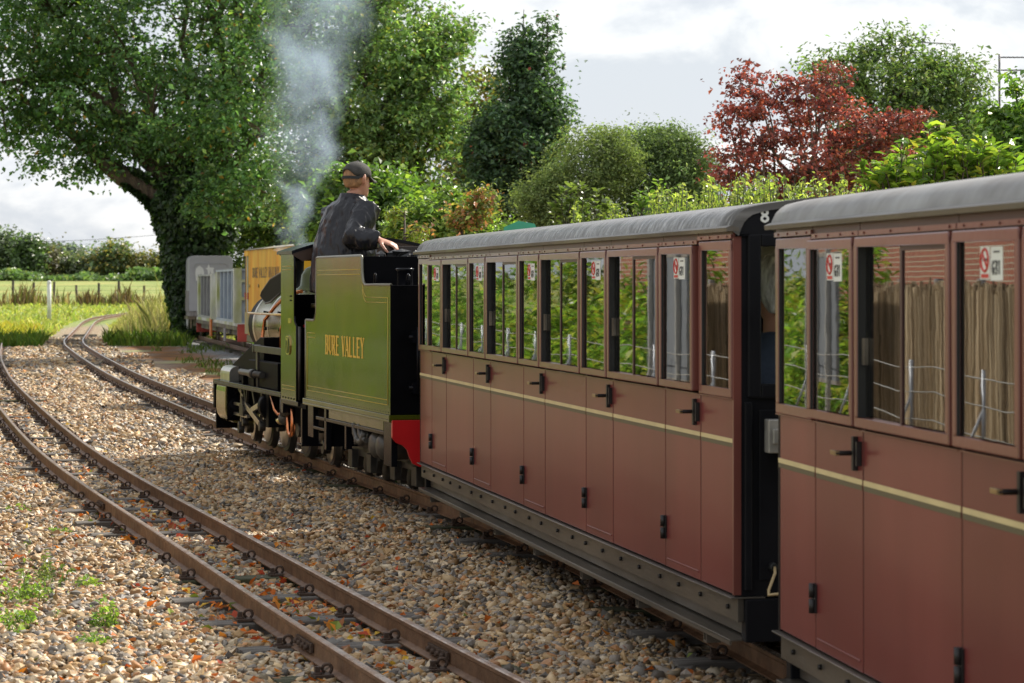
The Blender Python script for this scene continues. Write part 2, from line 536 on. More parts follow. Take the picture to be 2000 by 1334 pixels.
def make_ground():
    ys = np.concatenate([np.arange(-14, 70, 0.5), np.arange(70, 130, 1.5), np.geomspace(132, 3000, 40)])
    xs = np.concatenate([-np.geomspace(1500, 32, 26), np.arange(-30, 24, 0.5), np.geomspace(25, 1500, 26)])
    X, Y = np.meshgrid(xs, ys)
    Z = gz(Y)
    nx, ny = len(xs), len(ys)
    verts = np.stack([X, Y, Z], -1).reshape(-1, 3)
    i = np.arange(ny - 1)[:, None] * nx + np.arange(nx - 1)[None, :]
    faces = np.stack([i, i + 1, i + nx + 1, i + nx], -1).reshape(-1, 4)
    # what covers the ground where: R gravel, G grass, B bare leaf-strewn earth (grey chippings where all are low)
    def sstep(a, b, v):
        t = np.clip((v - a) / (b - a), 0, 1)
        return t * t * (3 - 2 * t)
    main = path_x(MAIN, Y)
    left = path_x(LEFT, Y)
    wob = np.array([[mnoise.noise(Vector((x * .35, y * .35, 3.1))) for x in xs] for y in ys])
    wob2 = np.array([[mnoise.noise(Vector((x * .9, y * .5, 9.7))) for x in xs] for y in ys])
    gravel = sstep(53.5, 51.5, Y + wob * 2) * sstep(1.5, .9, X - main + wob * .8 - sstep(30, 18, Y) * 3.0) * sstep(-3.2, -2.2, X - left + wob)
    gravel = np.maximum(gravel, sstep(1.2, .75, np.abs(X - main + wob * .3)) * sstep(86, 78, Y))
    side = path_x(SIDE, Y)
    chip = sstep(1.25, .85, np.abs(X - side + wob * .5)) * sstep(34, 38, Y) * sstep(74, 68, Y)
    grass = sstep(52.5, 55.5, Y + wob * 3 - np.where(X > main, 3.0, 0)) * (1 - gravel)
    grass = np.maximum(grass, sstep(-2.2, -3.4, X - left + wob * 1.5))
    grass = np.maximum(grass, sstep(4.0, 6.0, X - main) * sstep(36, 30, Y))
    grass = np.maximum(grass, sstep(.18, .42, wob2) * (1 - gravel) * .8)
    grass *= (1 - chip)
    earth = np.clip(1 - gravel - grass - chip, 0, 1)
    rgb = np.stack([gravel, grass, earth], -1).reshape(-1, 3)
    m = bpy.data.materials.new('ground_cover')
    m.use_nodes = True
    nt = m.node_tree
    b = nt.nodes['Principled BSDF']
    b.inputs['Roughness'].default_value = 0.9
    b.inputs['Specular IOR Level'].default_value = 0.2
    N, L = nt.nodes.new, nt.links.new
    at = N('ShaderNodeAttribute'); at.attribute_name = 'tint'
    sep = N('ShaderNodeSeparateColor'); L(at.outputs['Color'], sep.inputs[0])
    tc = N('ShaderNodeTexCoord')
    def ramp(src, stops):
        r = N('ShaderNodeValToRGB')
        els = r.color_ramp.elements
        els[0].position, els[0].color = stops[0][0], (*stops[0][1], 1)
        els[1].position, els[1].color = stops[-1][0], (*stops[-1][1], 1)
        for p, c in stops[1:-1]:
            e = els.new(p); e.color = (*c, 1)
        L(src, r.inputs[0])
        return r.outputs[0]
    def noise(scale, detail=5, vec=None):
        n = N('ShaderNodeTexNoise'); n.inputs['Scale'].default_value = scale; n.inputs['Detail'].default_value = detail
        L(vec if vec else tc.outputs['Object'], n.inputs['Vector'])
        return n.outputs[0]
    vor = N('ShaderNodeTexVoronoi'); vor.inputs['Scale'].default_value = 26
    L(tc.outputs['Object'], vor.inputs['Vector'])
    sc = N('ShaderNodeSeparateColor'); L(vor.outputs['Color'], sc.inputs[0])
    stone = ramp(sc.outputs[0], [(0, (.10, .08, .06)), (.25, (.30, .21, .12)), (.5, (.40, .30, .19)), (.75, (.26, .22, .18)), (1, (.5, .42, .3))])
    chips = ramp(sc.outputs[1], [(0, (.10, .105, .11)), (.5, (.22, .225, .23)), (1, (.33, .33, .33))])
    earthc = ramp(noise(2.2, 8), [(.3, (.075, .045, .024)), (.45, (.15, .08, .035)), (.58, (.26, .10, .03)), (.72, (.12, .11, .03))])
    mp = N('ShaderNodeMapping'); mp.inputs['Scale'].default_value = (1, .35, 1); L(tc.outputs['Object'], mp.inputs['Vector'])
    big = noise(.11, 4, mp.outputs[0])
    grassc = ramp(big, [(.32, (.40, .36, .13)), (.46, (.29, .33, .10)), (.56, (.23, .29, .085)), (.7, (.35, .34, .12))])
    fine = noise(7, 6)
    mulg = N('ShaderNodeMix'); mulg.data_type = 'RGBA'; mulg.blend_type = 'MULTIPLY'; mulg.inputs[0].default_value = .8
    L(grassc, mulg.inputs[6]); L(ramp(fine, [(.3, (.6, .6, .6)), (.7, (1.25, 1.25, 1.2))]), mulg.inputs[7])
    def mix(f, a, c):
        x = N('ShaderNodeMix'); x.data_type = 'RGBA'; L(f, x.inputs[0]); L(a, x.inputs[6]); L(c, x.inputs[7]); return x.outputs[2]
    c = mix(sep.outputs[0], chips, stone)
    c = mix(sep.outputs[2], c, earthc)
    c = mix(sep.outputs[1], c, mulg.outputs[2])
    L(c, b.inputs['Base Color'])
    bp = N('ShaderNodeBump'); bp.inputs['Strength'].default_value = .6; bp.inputs['Distance'].default_value = .03
    L(vor.outputs['Distance'], bp.inputs['Height']); L(bp.outputs[0], b.inputs['Normal'])
    me = np_mesh('ground', verts, 4, m, rgb, True, faces)
    o = link('ground', me)
    props(o, 'level ground of gravel, earth and meadow running to the far hedge', kind='structure')
    return o
make_ground()

# ================================================================ the tracks
M_RAIL = mat('rusty_rail', (.135, .068, .034), .55, .2, var=.25, vscale=14, bump=.25, bscale=90, col2=(.18, .098, .052), c2scale=5, rvar=.1)
M_RAILTOP = mat('worn_rail_head', (.30, .19, .125), .36, .75, var=.25, vscale=30, col2=(.42, .34, .29), c2scale=9, rvar=.12)
M_RAILTOP_MAIN = mat('polished_rail_head', (.45, .37, .31), .28, .85, var=.15, vscale=20, rvar=.08)
M_CLIP = mat('rusty_iron', (.070, .042, .028), .65, .3, var=.35, vscale=40, bump=.4, bscale=160)
M_SLEEPER = mat('grey_sleeper_timber', (.115, .102, .09), .9, 0, spec=.15, var=.3, vscale=5, bump=.6, bscale=18, stretch=(.7, 12, 6), col2=(.20, .185, .168), c2scale=3)
M_SLEEPER_OLD = mat('mossy_sleeper_timber', (.060, .062, .034), .9, 0, spec=.2, var=.3, vscale=5, bump=.6, bscale=18, stretch=(.7, 12, 6), col2=(.11, .105, .07), c2scale=3)

def rail_mesh(path, off, y0, y1, top):
    ys = np.arange(y0, y1, 0.4)
    xs = path_x(path, ys)
    dx = np.gradient(xs, ys)
    nrm = np.stack([np.ones_like(dx), -dx], 1)
    nrm /= np.linalg.norm(nrm, axis=1, keepdims=True)
    zt = gz(ys) + .135
    prof = [(-.0135, -.004), (-.010, 0), (.010, 0), (.0135, -.004), (.0135, -.017), (.0045, -.024), (.0045, -.073), (.030, -.081), (.030, -.086), (-.030, -.086), (-.030, -.081), (-.0045, -.073), (-.0045, -.024), (-.0135, -.017)]
    mb = MB()
    mb.use(M_RAIL); mb.use(top)
    vs = []
    for i in range(len(ys)):
        for (u, z) in prof:
            vs.append((xs[i] + nrm[i, 0] * (off + u), ys[i] + nrm[i, 1] * (off + u), zt[i] + z))
    n = len(prof)
    fs, mi = [], []
    for i in range(len(ys) - 1):
        for k in range(n):
            k2 = (k + 1) % n
            fs.append((i * n + k, i * n + k2, (i + 1) * n + k2, (i + 1) * n + k))
            mi.append(1 if k in (0, 1, 2) else 0)
    fs.append(tuple(range(n))); mi.append(0)
    mb.add(vs, fs, False)
    mb.mi[-len(fs):] = mi
    return mb.mesh('rail')

def clip_mesh():
    mb = MB()
    # base plate beside the rail foot, square-headed screw and a coiled spring clip; the rail lies towards +x
    mb.box(-.062, .004, -.034, .034, -.0865, -.077)
    mb.cyl((-.046, 0, -.077), (-.046, 0, -.070), .017, .015, 8)
    mb.box(-.055, -.037, -.009, .009, -.070, -.050)
    ring = []
    for k in range(13):
        a = R(-60 + 300 * k / 12)
        ring.append((-.012 + .016 * math.cos(a), -.006 + .012 * k / 12, -.059 + .016 * math.sin(a)))
    mb.tube(ring, .0062, 6)
    return mb.mesh('rail_clip', M_CLIP)
CLIP = clip_mesh()
rs = random.Random(5)
SLEEPERS = []
for k in range(5):
    mb = MB()
    L_, W_, H_ = .44, .072, .07
    n = 6
    for j in range(n):       # slightly warped plank in six runs
        x0, x1 = -L_ + 2 * L_ * j / n, -L_ + 2 * L_ * (j + 1) / n
    ring = []
    vs, fs = [], []
    for j in range(n + 1):
        x = -L_ + 2 * L_ * j / n
        e = .008 if j in (0, n) else 0
        w0, w1 = W_ + rs.uniform(-.004, .004), W_ + rs.uniform(-.004, .004)
        t = rs.uniform(-.003, .001)
        vs += [(x, -w0, -H_), (x, -w0, -.004 + t), (x, -w0 + .004 + e, t), (x, w1 - .004 - e, t), (x, w1, -.004 + t), (x, w1, -H_)]
    for j in range(n):
        for q in range(6):
            q2 = (q + 1) % 6
            fs.append((j * 6 + q, j * 6 + q2, (j + 1) * 6 + q2, (j + 1) * 6 + q))
    fs += [tuple(range(6)), tuple(n * 6 + q for q in range(6))]
    mb.add(vs, fs)
    SLEEPERS.append(mb.mesh('sleeper', M_SLEEPER_OLD if k == 3 else M_SLEEPER))

SLEEPER_SPOTS = []     # (x, y, heading, exposure) used to keep gravel off them
def make_track(path, y0, y1, label, top, seed, clip_to=45, sleepers_to=None, gauge=.381):
    rr = random.Random(seed)
    t = empty('railway_track', (0, 0, 0), 0, label, 'railway track')
    half = gauge / 2 + .017
    rails = []
    for s in (-1, 1):
        rails.append(link('rail', rail_mesh(path, s * half, y0, y1, top), t))
    y = y0 + .2
    while y < (sleepers_to or y1):
        sl = float(path_x(path, y + .1) - path_x(path, y - .1)) / .2
        ang = -math.atan(sl) * -1 if False else math.atan2(-sl, 1)
        x = float(path_x(path, y))
        a2 = ang + rr.uniform(-.025, .025)
        s = link('sleeper', rr.choice(SLEEPERS), t, (x + rr.uniform(-.02, .02), y, float(gz(y)) + .135 - .0875), (0, 0, a2))
        SLEEPER_SPOTS.append((x, y, a2, rr.choice([0, .1, .35, .7, .95, 1])))
        if y < clip_to:
            for sg in (-1, 1):
                for side in (0, 1):
                    if side == 1 and y > 24:
                        continue
                    off = sg * half + (-.036 if side == 0 else .036)
                    c = link('rail_clip', CLIP, s, (off, rr.uniform(-.012, .012), .0875), (0, 0, math.pi if side else 0))
        y += .69 * rr.uniform(.95, 1.05)
    return t, rails
TRACK_LEFT, RAILS_L = make_track(LEFT, 4.8, 53, 'empty narrow gauge track with rusty rails curving through the gravel', M_RAILTOP, 3)
TRACK_MAIN, RAILS_M = make_track(MAIN, -2.5, 108, 'narrow gauge track under the train, running on through the meadow', M_RAILTOP_MAIN, 4, clip_to=42, sleepers_to=66)
TRACK_SIDE, RAILS_S = make_track(SIDE, 34, 70, 'siding track on grey chippings under the parked wagons', M_RAILTOP, 6, clip_to=0)

def fishplate(path, off, y, rail):
    sl = float(path_x(path, y + .1) - path_x(path, y - .1)) / .2
    ang = math.atan2(-sl, 1)
    x = float(path_x(path, y))
    mb = MB()
    for sgn in (-1, 1):
        mb.box(*sorted((sgn * .007, sgn * .017)), -.13, .13, -.066, -.032)
        for k in range(4):
            yy = -.09 + .06 * k
            mb.cyl((sgn * .017, yy, -.049), (sgn * .034, yy, -.049), .012, .010, 6)
    c, s = math.cos(ang), math.sin(ang)
    mb.build('fishplate', M_CLIP, rail, loc=(x + c * off, y + s * off, 0), rot=(0, 0, ang))
fishplate(LEFT, -.2075, 8.95, RAILS_L[0])
fishplate(LEFT, .2075, 8.62, RAILS_L[1])
fishplate(LEFT, -.2075, 14.55, RAILS_L[0])

# ================================================================ gravel: every stone is geometry
def make_gravel():
    rng = np.random.default_rng(11)
    phi = (1 + 5 ** .5) / 2
    ico = np.array([(-1, phi, 0), (1, phi, 0), (-1, -phi, 0), (1, -phi, 0), (0, -1, phi), (0, 1, phi), (0, -1, -phi), (0, 1, -phi), (phi, 0, -1), (phi, 0, 1), (-phi, 0, -1), (-phi, 0, 1)])
    ico /= np.linalg.norm(ico[0])
    icof = np.array([(0, 11, 5), (0, 5, 1), (0, 1, 7), (0, 7, 10), (0, 10, 11), (1, 5, 9), (5, 11, 4), (11, 10, 2), (10, 7, 6), (7, 1, 8), (3, 9, 4), (3, 4, 2), (3, 2, 6), (3, 6, 8), (3, 8, 9), (4, 9, 5), (2, 4, 11), (6, 2, 10), (8, 6, 7), (9, 8, 1)])
    octa = np.array([(1, 0, 0), (-1, 0, 0), (0, 1, 0), (0, -1, 0), (0, 0, 1), (0, 0, -1)], float)
    octf = np.array([(0, 2, 4), (2, 1, 4), (1, 3, 4), (3, 0, 4), (2, 0, 5), (1, 2, 5), (3, 1, 5), (0, 3, 5)])
    pal = np.array([(.39, .245, .105), (.48, .34, .18), (.28, .165, .07), (.22, .18, .14), (.13, .11, .088), (.19, .17, .145), (.43, .33, .21), (.36, .165, .055), (.55, .44, .29), (.075, .062, .05), (.24, .19, .12), (.37, .21, .095)])
    wts = np.array([.15, .13, .11, .11, .07, .06, .11, .06, .06, .04, .05, .05]); wts /= wts.sum()
    sl = np.array([(a, b, c, d) for a, b, c, d in SLEEPER_SPOTS])
    def band(y0, y1, dens, size, base, faces, name, xr):
        n = int(dens * (y1 - y0) * 22)
        # positions over a wide strip, then cut to what can be seen
        y = rng.uniform(y0, y1, n)
        x = rng.uniform(-13, 3, n) if y1 > 20 else rng.uniform(-6.5, 3.0, n)
        n_eff = n if y1 > 20 else n
        lo = -.2118 * y - .7
        main = path_x(MAIN, y)
        hi = np.minimum(main + xr, np.where(y < 20, 9, main + np.interp(y, [20, 30, 53], [2.2, 1.2, .85]) + .35 * np.sin(y * .9) * np.sin(y * .37)))
        keep = (x > lo) & (x < hi) & ((y < 53.5) | (np.abs(x - main) < .8))
        x, y = x[keep], y[keep]
        left = path_x(LEFT, y)
        dl = (x - left) * .957
        dm = (x - path_x(MAIN, y)) * .965
        onrail = (np.abs(np.abs(dl) - .2075) < .040) | (np.abs(np.abs(dm) - .2075) < .040)
        keep = ~onrail
        # sleepers: keep stones off the exposed ones
        ns = sl[(sl[:, 1] > y0 - 1) & (sl[:, 1] < y1 + 1)]
        u = rng.uniform(size=len(x))
        for (sx, sy, sa, ex) in ns:
            near = (np.abs(y - sy) < .55) & (np.abs(x - sx) < .6)
            if not near.any():
                continue
            c, s = math.cos(sa), math.sin(sa)
            lx = (x - sx) * c + (y - sy) * s
            ly = -(x - sx) * s + (y - sy) * c
            keep &= ~(near & (np.abs(lx) < .44) & (np.abs(ly) < .070) & (u < ex))
        x, y, dm, dl = x[keep], y[keep], dm[keep], dl[keep]
        n = len(x)
        s = size * np.exp(rng.normal(size=n) * .42)
        s = np.clip(s, size * .4, size * 2.2)
        k = len(base)
        V = np.repeat(base[None], n, 0) * (1 + rng.normal(size=(n, k, 1)) * .2)
        ax = np.stack([rng.uniform(.75, 1.35, n), rng.uniform(.55, .95, n), rng.uniform(.38, .75, n)], 1)
        V = V * ax[:, None, :] * (s * .5)[:, None, None]
        # tumble: mostly lying flat
        a = rng.uniform(0, 2 * np.pi, n); tx = rng.normal(size=n) * .38; ty = rng.normal(size=n) * .38
        ca, sa = np.cos(a), np.sin(a)
        X0, Y0, Z0 = V[..., 0], V[..., 1], V[..., 2]
        Y1 = Y0 * np.cos(tx)[:, None] - Z0 * np.sin(tx)[:, None]
        Z1 = Y0 * np.sin(tx)[:, None] + Z0 * np.cos(tx)[:, None]
        X2 = X0 * np.cos(ty)[:, None] + Z1 * np.sin(ty)[:, None]
        Z2 = -X0 * np.sin(ty)[:, None] + Z1 * np.cos(ty)[:, None]
        X3 = X2 * ca[:, None] - Y1 * sa[:, None]
        Y3 = X2 * sa[:, None] + Y1 * ca[:, None]
        hum = .014 * np.sin(x * 2.1 + y * .7) * np.sin(y * 1.3 - x) + .008 * np.sin(x * 6.3) * np.sin(y * 5.1)
        hum = hum + .012 - .006 * (np.abs(dl) < .3) - .006 * (np.abs(dm) < .35)
        z = -.135 + .016 + hum + rng.uniform(-.004, .014, n)
        V = np.stack([X3 + x[:, None], Y3 + y[:, None], Z2 + z[:, None]], -1)
        t = pal[rng.choice(len(pal), n, p=wts)] * np.exp(rng.normal(size=(n, 1)) * .18)
        # oil and ash beside the running line
        oil = np.clip(1 - (np.abs(dm) - .25) / .35, 0, 1) * np.interp(y, [16, 24, 30], [.7, .6, .12])
        t = t * (1 - oil[:, None]) + np.array([.035, .032, .03]) * oil[:, None]
        f = (faces[None] + (np.arange(n) * k)[:, None, None]).reshape(-1, 3)
        smooth = np.repeat(rng.uniform(size=n) < .5, len(faces))
        return V.reshape(-1, 3), f, np.repeat(t, k, 0), smooth
    mt = tint_mat('flint_stones', .5, .45, bump=.5, bscale=70)
    def emit(parts, nm, lab):
        off = 0
        VV, FF, TT, SS = [], [], [], []
        for v, f, t, s in parts:
            VV.append(v); FF.append(f + off); TT.append(t); SS.append(s); off += len(v)
        me = np_mesh(nm, np.concatenate(VV), 3, mt, np.clip(np.concatenate(TT), .01, .85), np.concatenate(SS), np.concatenate(FF))
        o = link(nm, me)
        props(o, lab, 'gravel', kind='stuff')
        print(nm, len(me.polygons))
    emit([band(6.3, 11.2, 1080, .030, ico, icof, 'a', .1), band(11.2, 19.9, 700, .035, octa, octf, 'b', .3),
          band(19.9, 34, 330, .05, octa, octf, 'c', 2.4), band(34, 63, 120, .072, octa, octf, 'd', 2.2)],
         'gravel', 'loose tan and grey flint gravel covering the track bed')
make_gravel()

def leaf_litter():
    rng = np.random.default_rng(21)
    n = 1500
    y = 6.5 + rng.gamma(1.8, 3.0, n)
    y = y[y < 30]; n = len(y)
    x = np.where(rng.uniform(size=n) < .62, path_x(LEFT, y) + rng.normal(size=n) * .28, rng.uniform(-.22, .08, n) * y)
    keep = (x < path_x(MAIN, y) - .3)
    x, y = x[keep], y[keep]
    pos = np.stack([x, y, np.full(len(x), -.098) + rng.uniform(0, .012, len(x))], 1)
    v, t = leaf_quads(rng, pos, .042, aspect=.68, up=1.0, tints=[(.50, .13, .02), (.58, .22, .03), (.36, .06, .025), (.55, .36, .05), (.16, .20, .03), (.28, .11, .04)], weights=[.3, .25, .17, .08, .06, .14], jitter=.2)
    me = np_mesh('fallen_leaves', v, 4, leaf_mat('dry_leaf', .6, .25, .3, (1.1, 1, .8)), t, False)
    props(link('fallen_leaves', me), 'orange and brown autumn leaves scattered between the rails', 'leaves', kind='stuff')
leaf_litter()
# ================================================================ the passenger coaches
M_MAROON = mat('maroon_coach_paint', (.180, .038, .035), .28, 0, var=.13, vscale=2.2, detail=4, coat=.1, spec=.35, col2=(.135, .026, .024), c2scale=1.7, c2lo=.3, c2hi=.75, rvar=0, stretch=(1, 1.6, .28))
M_MAROON_TRIM = mat('maroon_window_trim', (.175, .056, .044), .28, 0, var=.12, vscale=3, coat=.3, bump=.05, bscale=40)
M_MAROON_DARK = mat('dark_maroon_edge', (.045, .011, .011), .35, 0, var=.1, vscale=6)
M_CREAM = mat('cream_lining', (.62, .50, .26), .4, 0, var=.08, vscale=9)
M_LINE_SHADOW = mat('stripe_shadow_line', (.10, .085, .045), .45)
M_BLACK = mat('black_coach_end', (.010, .010, .012), .42, 0, var=.25, vscale=4, spec=.3, ior=1.25, bump=.05, bscale=20)
M_RUBBER = mat('black_rubber', (.012, .012, .012), .6)
M_IRON = mat('black_iron', (.016, .014, .014), .45, .2, var=.3, vscale=12)
M_SOLE = mat('grimy_steel_frame', (.13, .112, .09), .40, .35, var=.25, vscale=3, bump=.15, bscale=40, col2=(.08, .068, .055), c2scale=2.5, rvar=.12, stretch=(1, .35, 2))
M_ROOF_A = mat('streaked_grey_roof', (.105, .098, .092), .34, .0, var=.3, vscale=3, col2=(.24, .23, .225), c2scale=3.0, stretch=(.5, 14, 5), rvar=.2, bump=.15, bscale=4, c2lo=.5, c2hi=.68)
M_ROOF_B = mat('pale_grey_roof', (.21, .20, .19), .42, .0, var=.12, vscale=3, col2=(.15, .138, .128), c2scale=1.4, stretch=(.5, 3, 3), rvar=.08)
M_BRASS = mat('tarnished_brass', (.35, .26, .13), .35, .9, var=.2, vscale=20)
M_WOODSEAT = mat('brown_seat_leatherette', (.05, .03, .022), .5, 0, var=.2, vscale=4)
M_INSIDE = mat('dark_coach_lining', (.10, .085, .07), .6, 0, var=.2, vscale=3)
M_WHITE = mat('white_print', (.75, .75, .72), .5)
M_RED = mat('red_print', (.55, .03, .02), .45)
M_INK = mat('dark_print', (.02, .02, .025), .5)
M_CABLE = mat('tan_cable', (.45, .33, .17), .5)
M_GREYBOX = mat('worn_aluminium', (.36, .34, .31), .5, .4, var=.3, vscale=12)

def glass_mat(name, tint, ior, ripple):
    m = bpy.data.materials.new(name)
    m.use_nodes = True
    nt = m.node_tree
    nt.nodes.remove(nt.nodes['Principled BSDF'])
    out = nt.nodes['Material Output']
    tr = nt.nodes.new('ShaderNodeBsdfTransparent')
    tr.inputs[0].default_value = (*tint, 1)
    gl = nt.nodes.new('ShaderNodeBsdfGlossy')
    gl.inputs['Color'].default_value = (.97, .97, .95, 1)
    gl.inputs['Roughness'].default_value = 0.015
    fr = nt.nodes.new('ShaderNodeFresnel')
    fr.inputs['IOR'].default_value = ior
    ms = nt.nodes.new('ShaderNodeMixShader')
    tc = nt.nodes.new('ShaderNodeTexCoord')
    mp = nt.nodes.new('ShaderNodeMapping')
    mp.inputs['Scale'].default_value = (1, 1.2, 2.6)
    nz = nt.nodes.new('ShaderNodeTexNoise')
    nz.inputs['Scale'].default_value = 5.5
    nz.inputs['Detail'].default_value = 1.5
    bp = nt.nodes.new('ShaderNodeBump')
    bp.inputs['Strength'].default_value = ripple
    bp.inputs['Distance'].default_value = .01
    L = nt.links.new
    L(tc.outputs['Object'], mp.inputs[0]); L(mp.outputs[0], nz.inputs['Vector']); L(nz.outputs[0], bp.inputs['Height'])
    L(bp.outputs[0], gl.inputs['Normal'])
    L(fr.outputs[0], ms.inputs[0]); L(tr.outputs[0], ms.inputs[1]); L(gl.outputs[0], ms.inputs[2]); L(ms.outputs[0], out.inputs['Surface'])
    MATS[name] = m
    return m
M_PANE = glass_mat('window_glass', (.94, .96, .94), 2.9, .005)
M_CLEAR = glass_mat('clear_glass', (.85, .88, .86), 1.5, .02)

CW, CL = .54, 6.13           # half width, length of a coach body
ZB, ZE, ZS = .25, 1.456, .757  # body bottom, eave, height of the cream line
BAYS = []
_y = -CL / 2
for i in range(11):
    w = .40 if i in (0, 10) else (.45 if i % 2 else .77)
    BAYS.append((_y, _y + w, 'end' if i in (0, 10) else ('door' if i % 2 else 'wide')))
    _y += w
ZW0, ZW1 = .905, 1.405       # window frame bottom and top

def roof_profile(off=0.0):
    pts = []
    for u in [-1, -.985, -.965, -.94, -.91, -.86, -.8, -.7, -.55, -.4, -.2, 0, .2, .4, .55, .7, .8, .86, .91, .94, .965, .985, 1]:
        x = u * (CW + .022 + off)
        d = (1 - abs(u)) * (CW + .022)
        z = 1.449 + float(np.interp(d, [0, .012, .025, .05, .1, .2, .3, .42, .562], [0, .034, .053, .070, .083, .098, .110, .120, .126])) + off
        pts.append((x, z))
    return pts

def make_coach(loc, rz, label, roof_mat, number, seed):
    rr = random.Random(seed)
    c = empty('passenger_coach', loc, rz, label, 'railway coach', 'maroon coaches of the train')
    X = -CW
    # --- left side, bay by bay
    for i, (y0, y1, kind) in enumerate(BAYS):
        g = .005
        mb = MB()
        mb.box(X, X + .022, y0 + g, y1 - g, ZB + .004, .893)
        if kind == 'door':
            # raised bead round the door leaf
            mb.box(X - .003, X, y0 + .022, y1 - .022, ZB + .030, ZB + .036)
            p = mb.build('door', M_MAROON, c, bevel=.003)
        else:
            p = mb.build('side_panel', M_MAROON, c, bevel=.003)
        # lining: cream over a painted-on dark shadow line, broken at every joint
        mb = MB()
        mb.use(M_CREAM); mb.box(X - .0018, X, y0 + g + .002, y1 - g - .002, ZS - .007, ZS + .007)
        mb.use(M_LINE_SHADOW); mb.box(X - .0014, X, y0 + g + .002, y1 - g - .002, ZS - .021, ZS - .0078)
        mb.build('cream_stripe', None, p)
        if kind == 'door':
            mb = MB()
            for zc in (.395,):
                yh = y1 + .001
                mb.cyl((X - .010, yh, zc - .042), (X - .010, yh, zc - .002), .010, n=8)
                mb.cyl((X - .010, yh, zc + .002), (X - .010, yh, zc + .042), .010, n=8)
                mb.box(X - .006, X - .001, yh - .018, yh + .018, zc - .04, zc + .04)
            mb.build('hinge', M_IRON, p)
            mb = MB()
            yh = y0 + .055
            mb.use(M_IRON)
            mb.box(X - .014, X - .0005, yh - .009, yh + .009, .785, .876)
            mb.box(X - .016, X - .0005, yh - .045, yh - .036, .80, .865)
            mb.cyl((X - .016, yh, .832), (X - .06, yh, .832), .007, n=8)
            mb.use(M_BRASS)
            mb.box(X - .060, X - .050, yh - .006, yh + .050, .826, .838)
            mb.build('door_handle', None, p, bevel=.001)
        # window frame standing proud of the side, sash behind it
        proud = .012 if kind == 'end' else .030
        fr = MB()
        fr.use(M_MAROON_TRIM)
        a0, a1 = y0 + .012, y1 - .012
        z0, z1 = (ZW0 - .008, ZW1 + .012) if kind == 'end' else (ZW0, ZW1)
        t = .026 if kind != 'end' else .03
        xo, xi = X - proud, X + .004
        fr.box(xo, xi, a0, a1, z1 - t, z1)
        fr.box(xo, xi, a0, a1, z0, z0 + t)
        fr.box(xo, xi, a0, a0 + t, z0 + t, z1 - t)
        fr.box(xo, xi, a1 - t, a1, z0 + t, z1 - t)
        w = fr.build('window_frame', None, c, bevel=.004)
        # black lining inside the jambs
        mb = MB()
        gl = X - .004 if kind == 'wide' else xo + .010
        mb.box(xo + .003, gl, a1 - t - .003, a1 - t + .0005, z0 + t, z1 - t)
        mb.build('jamb_lining', M_RUBBER, w)
        # dark weather seal on the jambs
        mb = MB()
        gx = X - .006
        mb.box(X + .004, X + .03, a0 + .006, a0 + .022, z0 + .006, z1 - .006)
        mb.box(X + .004, X + .03, a1 - .022, a1 - .006, z0 + .006, z1 - .006)
        mb.box(X + .004, X + .03, a0 + .022, a1 - .022, z1 - .022, z1 - .006)
        mb.box(X + .004, X + .03, a0 + .022, a1 - .022, z0 + .006, z0 + .022)
        mb.build('seal', M_RUBBER, w)
        if kind == 'wide':
            ym = (a0 + a1) / 2 + .02
            mb = MB()
            mb.use(M_MAROON_DARK)
            mb.box(X - .016, X + .006, ym - .008, ym + .008, z0 + t, z1 - t)
            mb.box(X - .016, X + .006, a0 + t, ym - .008, z1 - t - .014, z1 - t)
            mb.build('sash_bar', None, w)
            mb = MB(); mb.box(X - .012, X - .009, a0 + t, ym - .006, z0 + t, z1 - t); mb.build('pane', M_PANE, w)
            mb = MB(); mb.box(gx, gx + .003, ym - .004, a1 - t, z0 + t - .004, z1 - t + .004); mb.build('pane', M_PANE, w)
            mb = MB(); mb.use(M_SOLE); mb.box(gx - .012, gx - .001, a1 - t - .03, a1 - t - .006, 1.07, 1.14); mb.build('sash_catch', None, w)
        else:
            GXD = X - .018 if kind == 'door' else X - .002
            mb = MB(); mb.box(GXD, GXD + .003, a0 + t, a1 - t, z0 + t, z1 - t); mb.build('pane', M_PANE, w)
        if kind == 'door':
            # no-smoking sticker and white notice on the glass
            yc, zc = a1 - t - .165, z1 - t - .050
            mb = MB()
            mb.use(M_WHITE); mb.box(GXD - .0006, GXD, yc - .030, yc + .030, zc - .037, zc + .037)
            mb.use(M_RED)
            ring = [(GXD - .001, yc + .023 * math.cos(a), zc + .006 + .025 * math.sin(a)) for a in [2 * math.pi * k / 16 for k in range(17)]]
            mb.tube(ring, .0035, 5)
            mb.tube([(GXD - .001, yc + .015, zc + .022), (GXD - .001, yc - .015, zc - .010)], .003, 5)
            mb.use(M_INK); mb.box(GXD - .0016, GXD - .0006, yc - .014, yc + .012, zc + .004, zc + .010)
            mb.use(M_RED); mb.box(GXD - .0012, GXD - .0006, yc - .024, yc + .024, zc - .034, zc - .025)
            mb.build('no_smoking_sticker', None, w)
            mb = MB()
            yc2 = yc - .074
            mb.use(M_WHITE); mb.box(GXD - .0006, GXD, yc2 - .038, yc2 + .038, zc - .040, zc + .036)
            mb.use(M_INK)
            mb.box(GXD - .0012, GXD - .0006, yc2 - .02, yc2 + .02, zc + .022, zc + .026)
            serif_text(mb, 'G31', (GXD - .0008, yc2 + .028, zc - .026), (0, -1, 0), (0, 0, 1), (-1, 0, 0), .03, .55, .14, .0006, False, .2)
            mb.build('notice_card', None, w)
        # trim rails above and below the window, a little different bay by bay
        mb = MB()
        mb.use(M_MAROON_TRIM)
        mb.box(X - .014, X + .01, y0 + .004, y1 - .004, z1 + .004, z1 + .018)
        mb.use(M_MAROON_DARK)
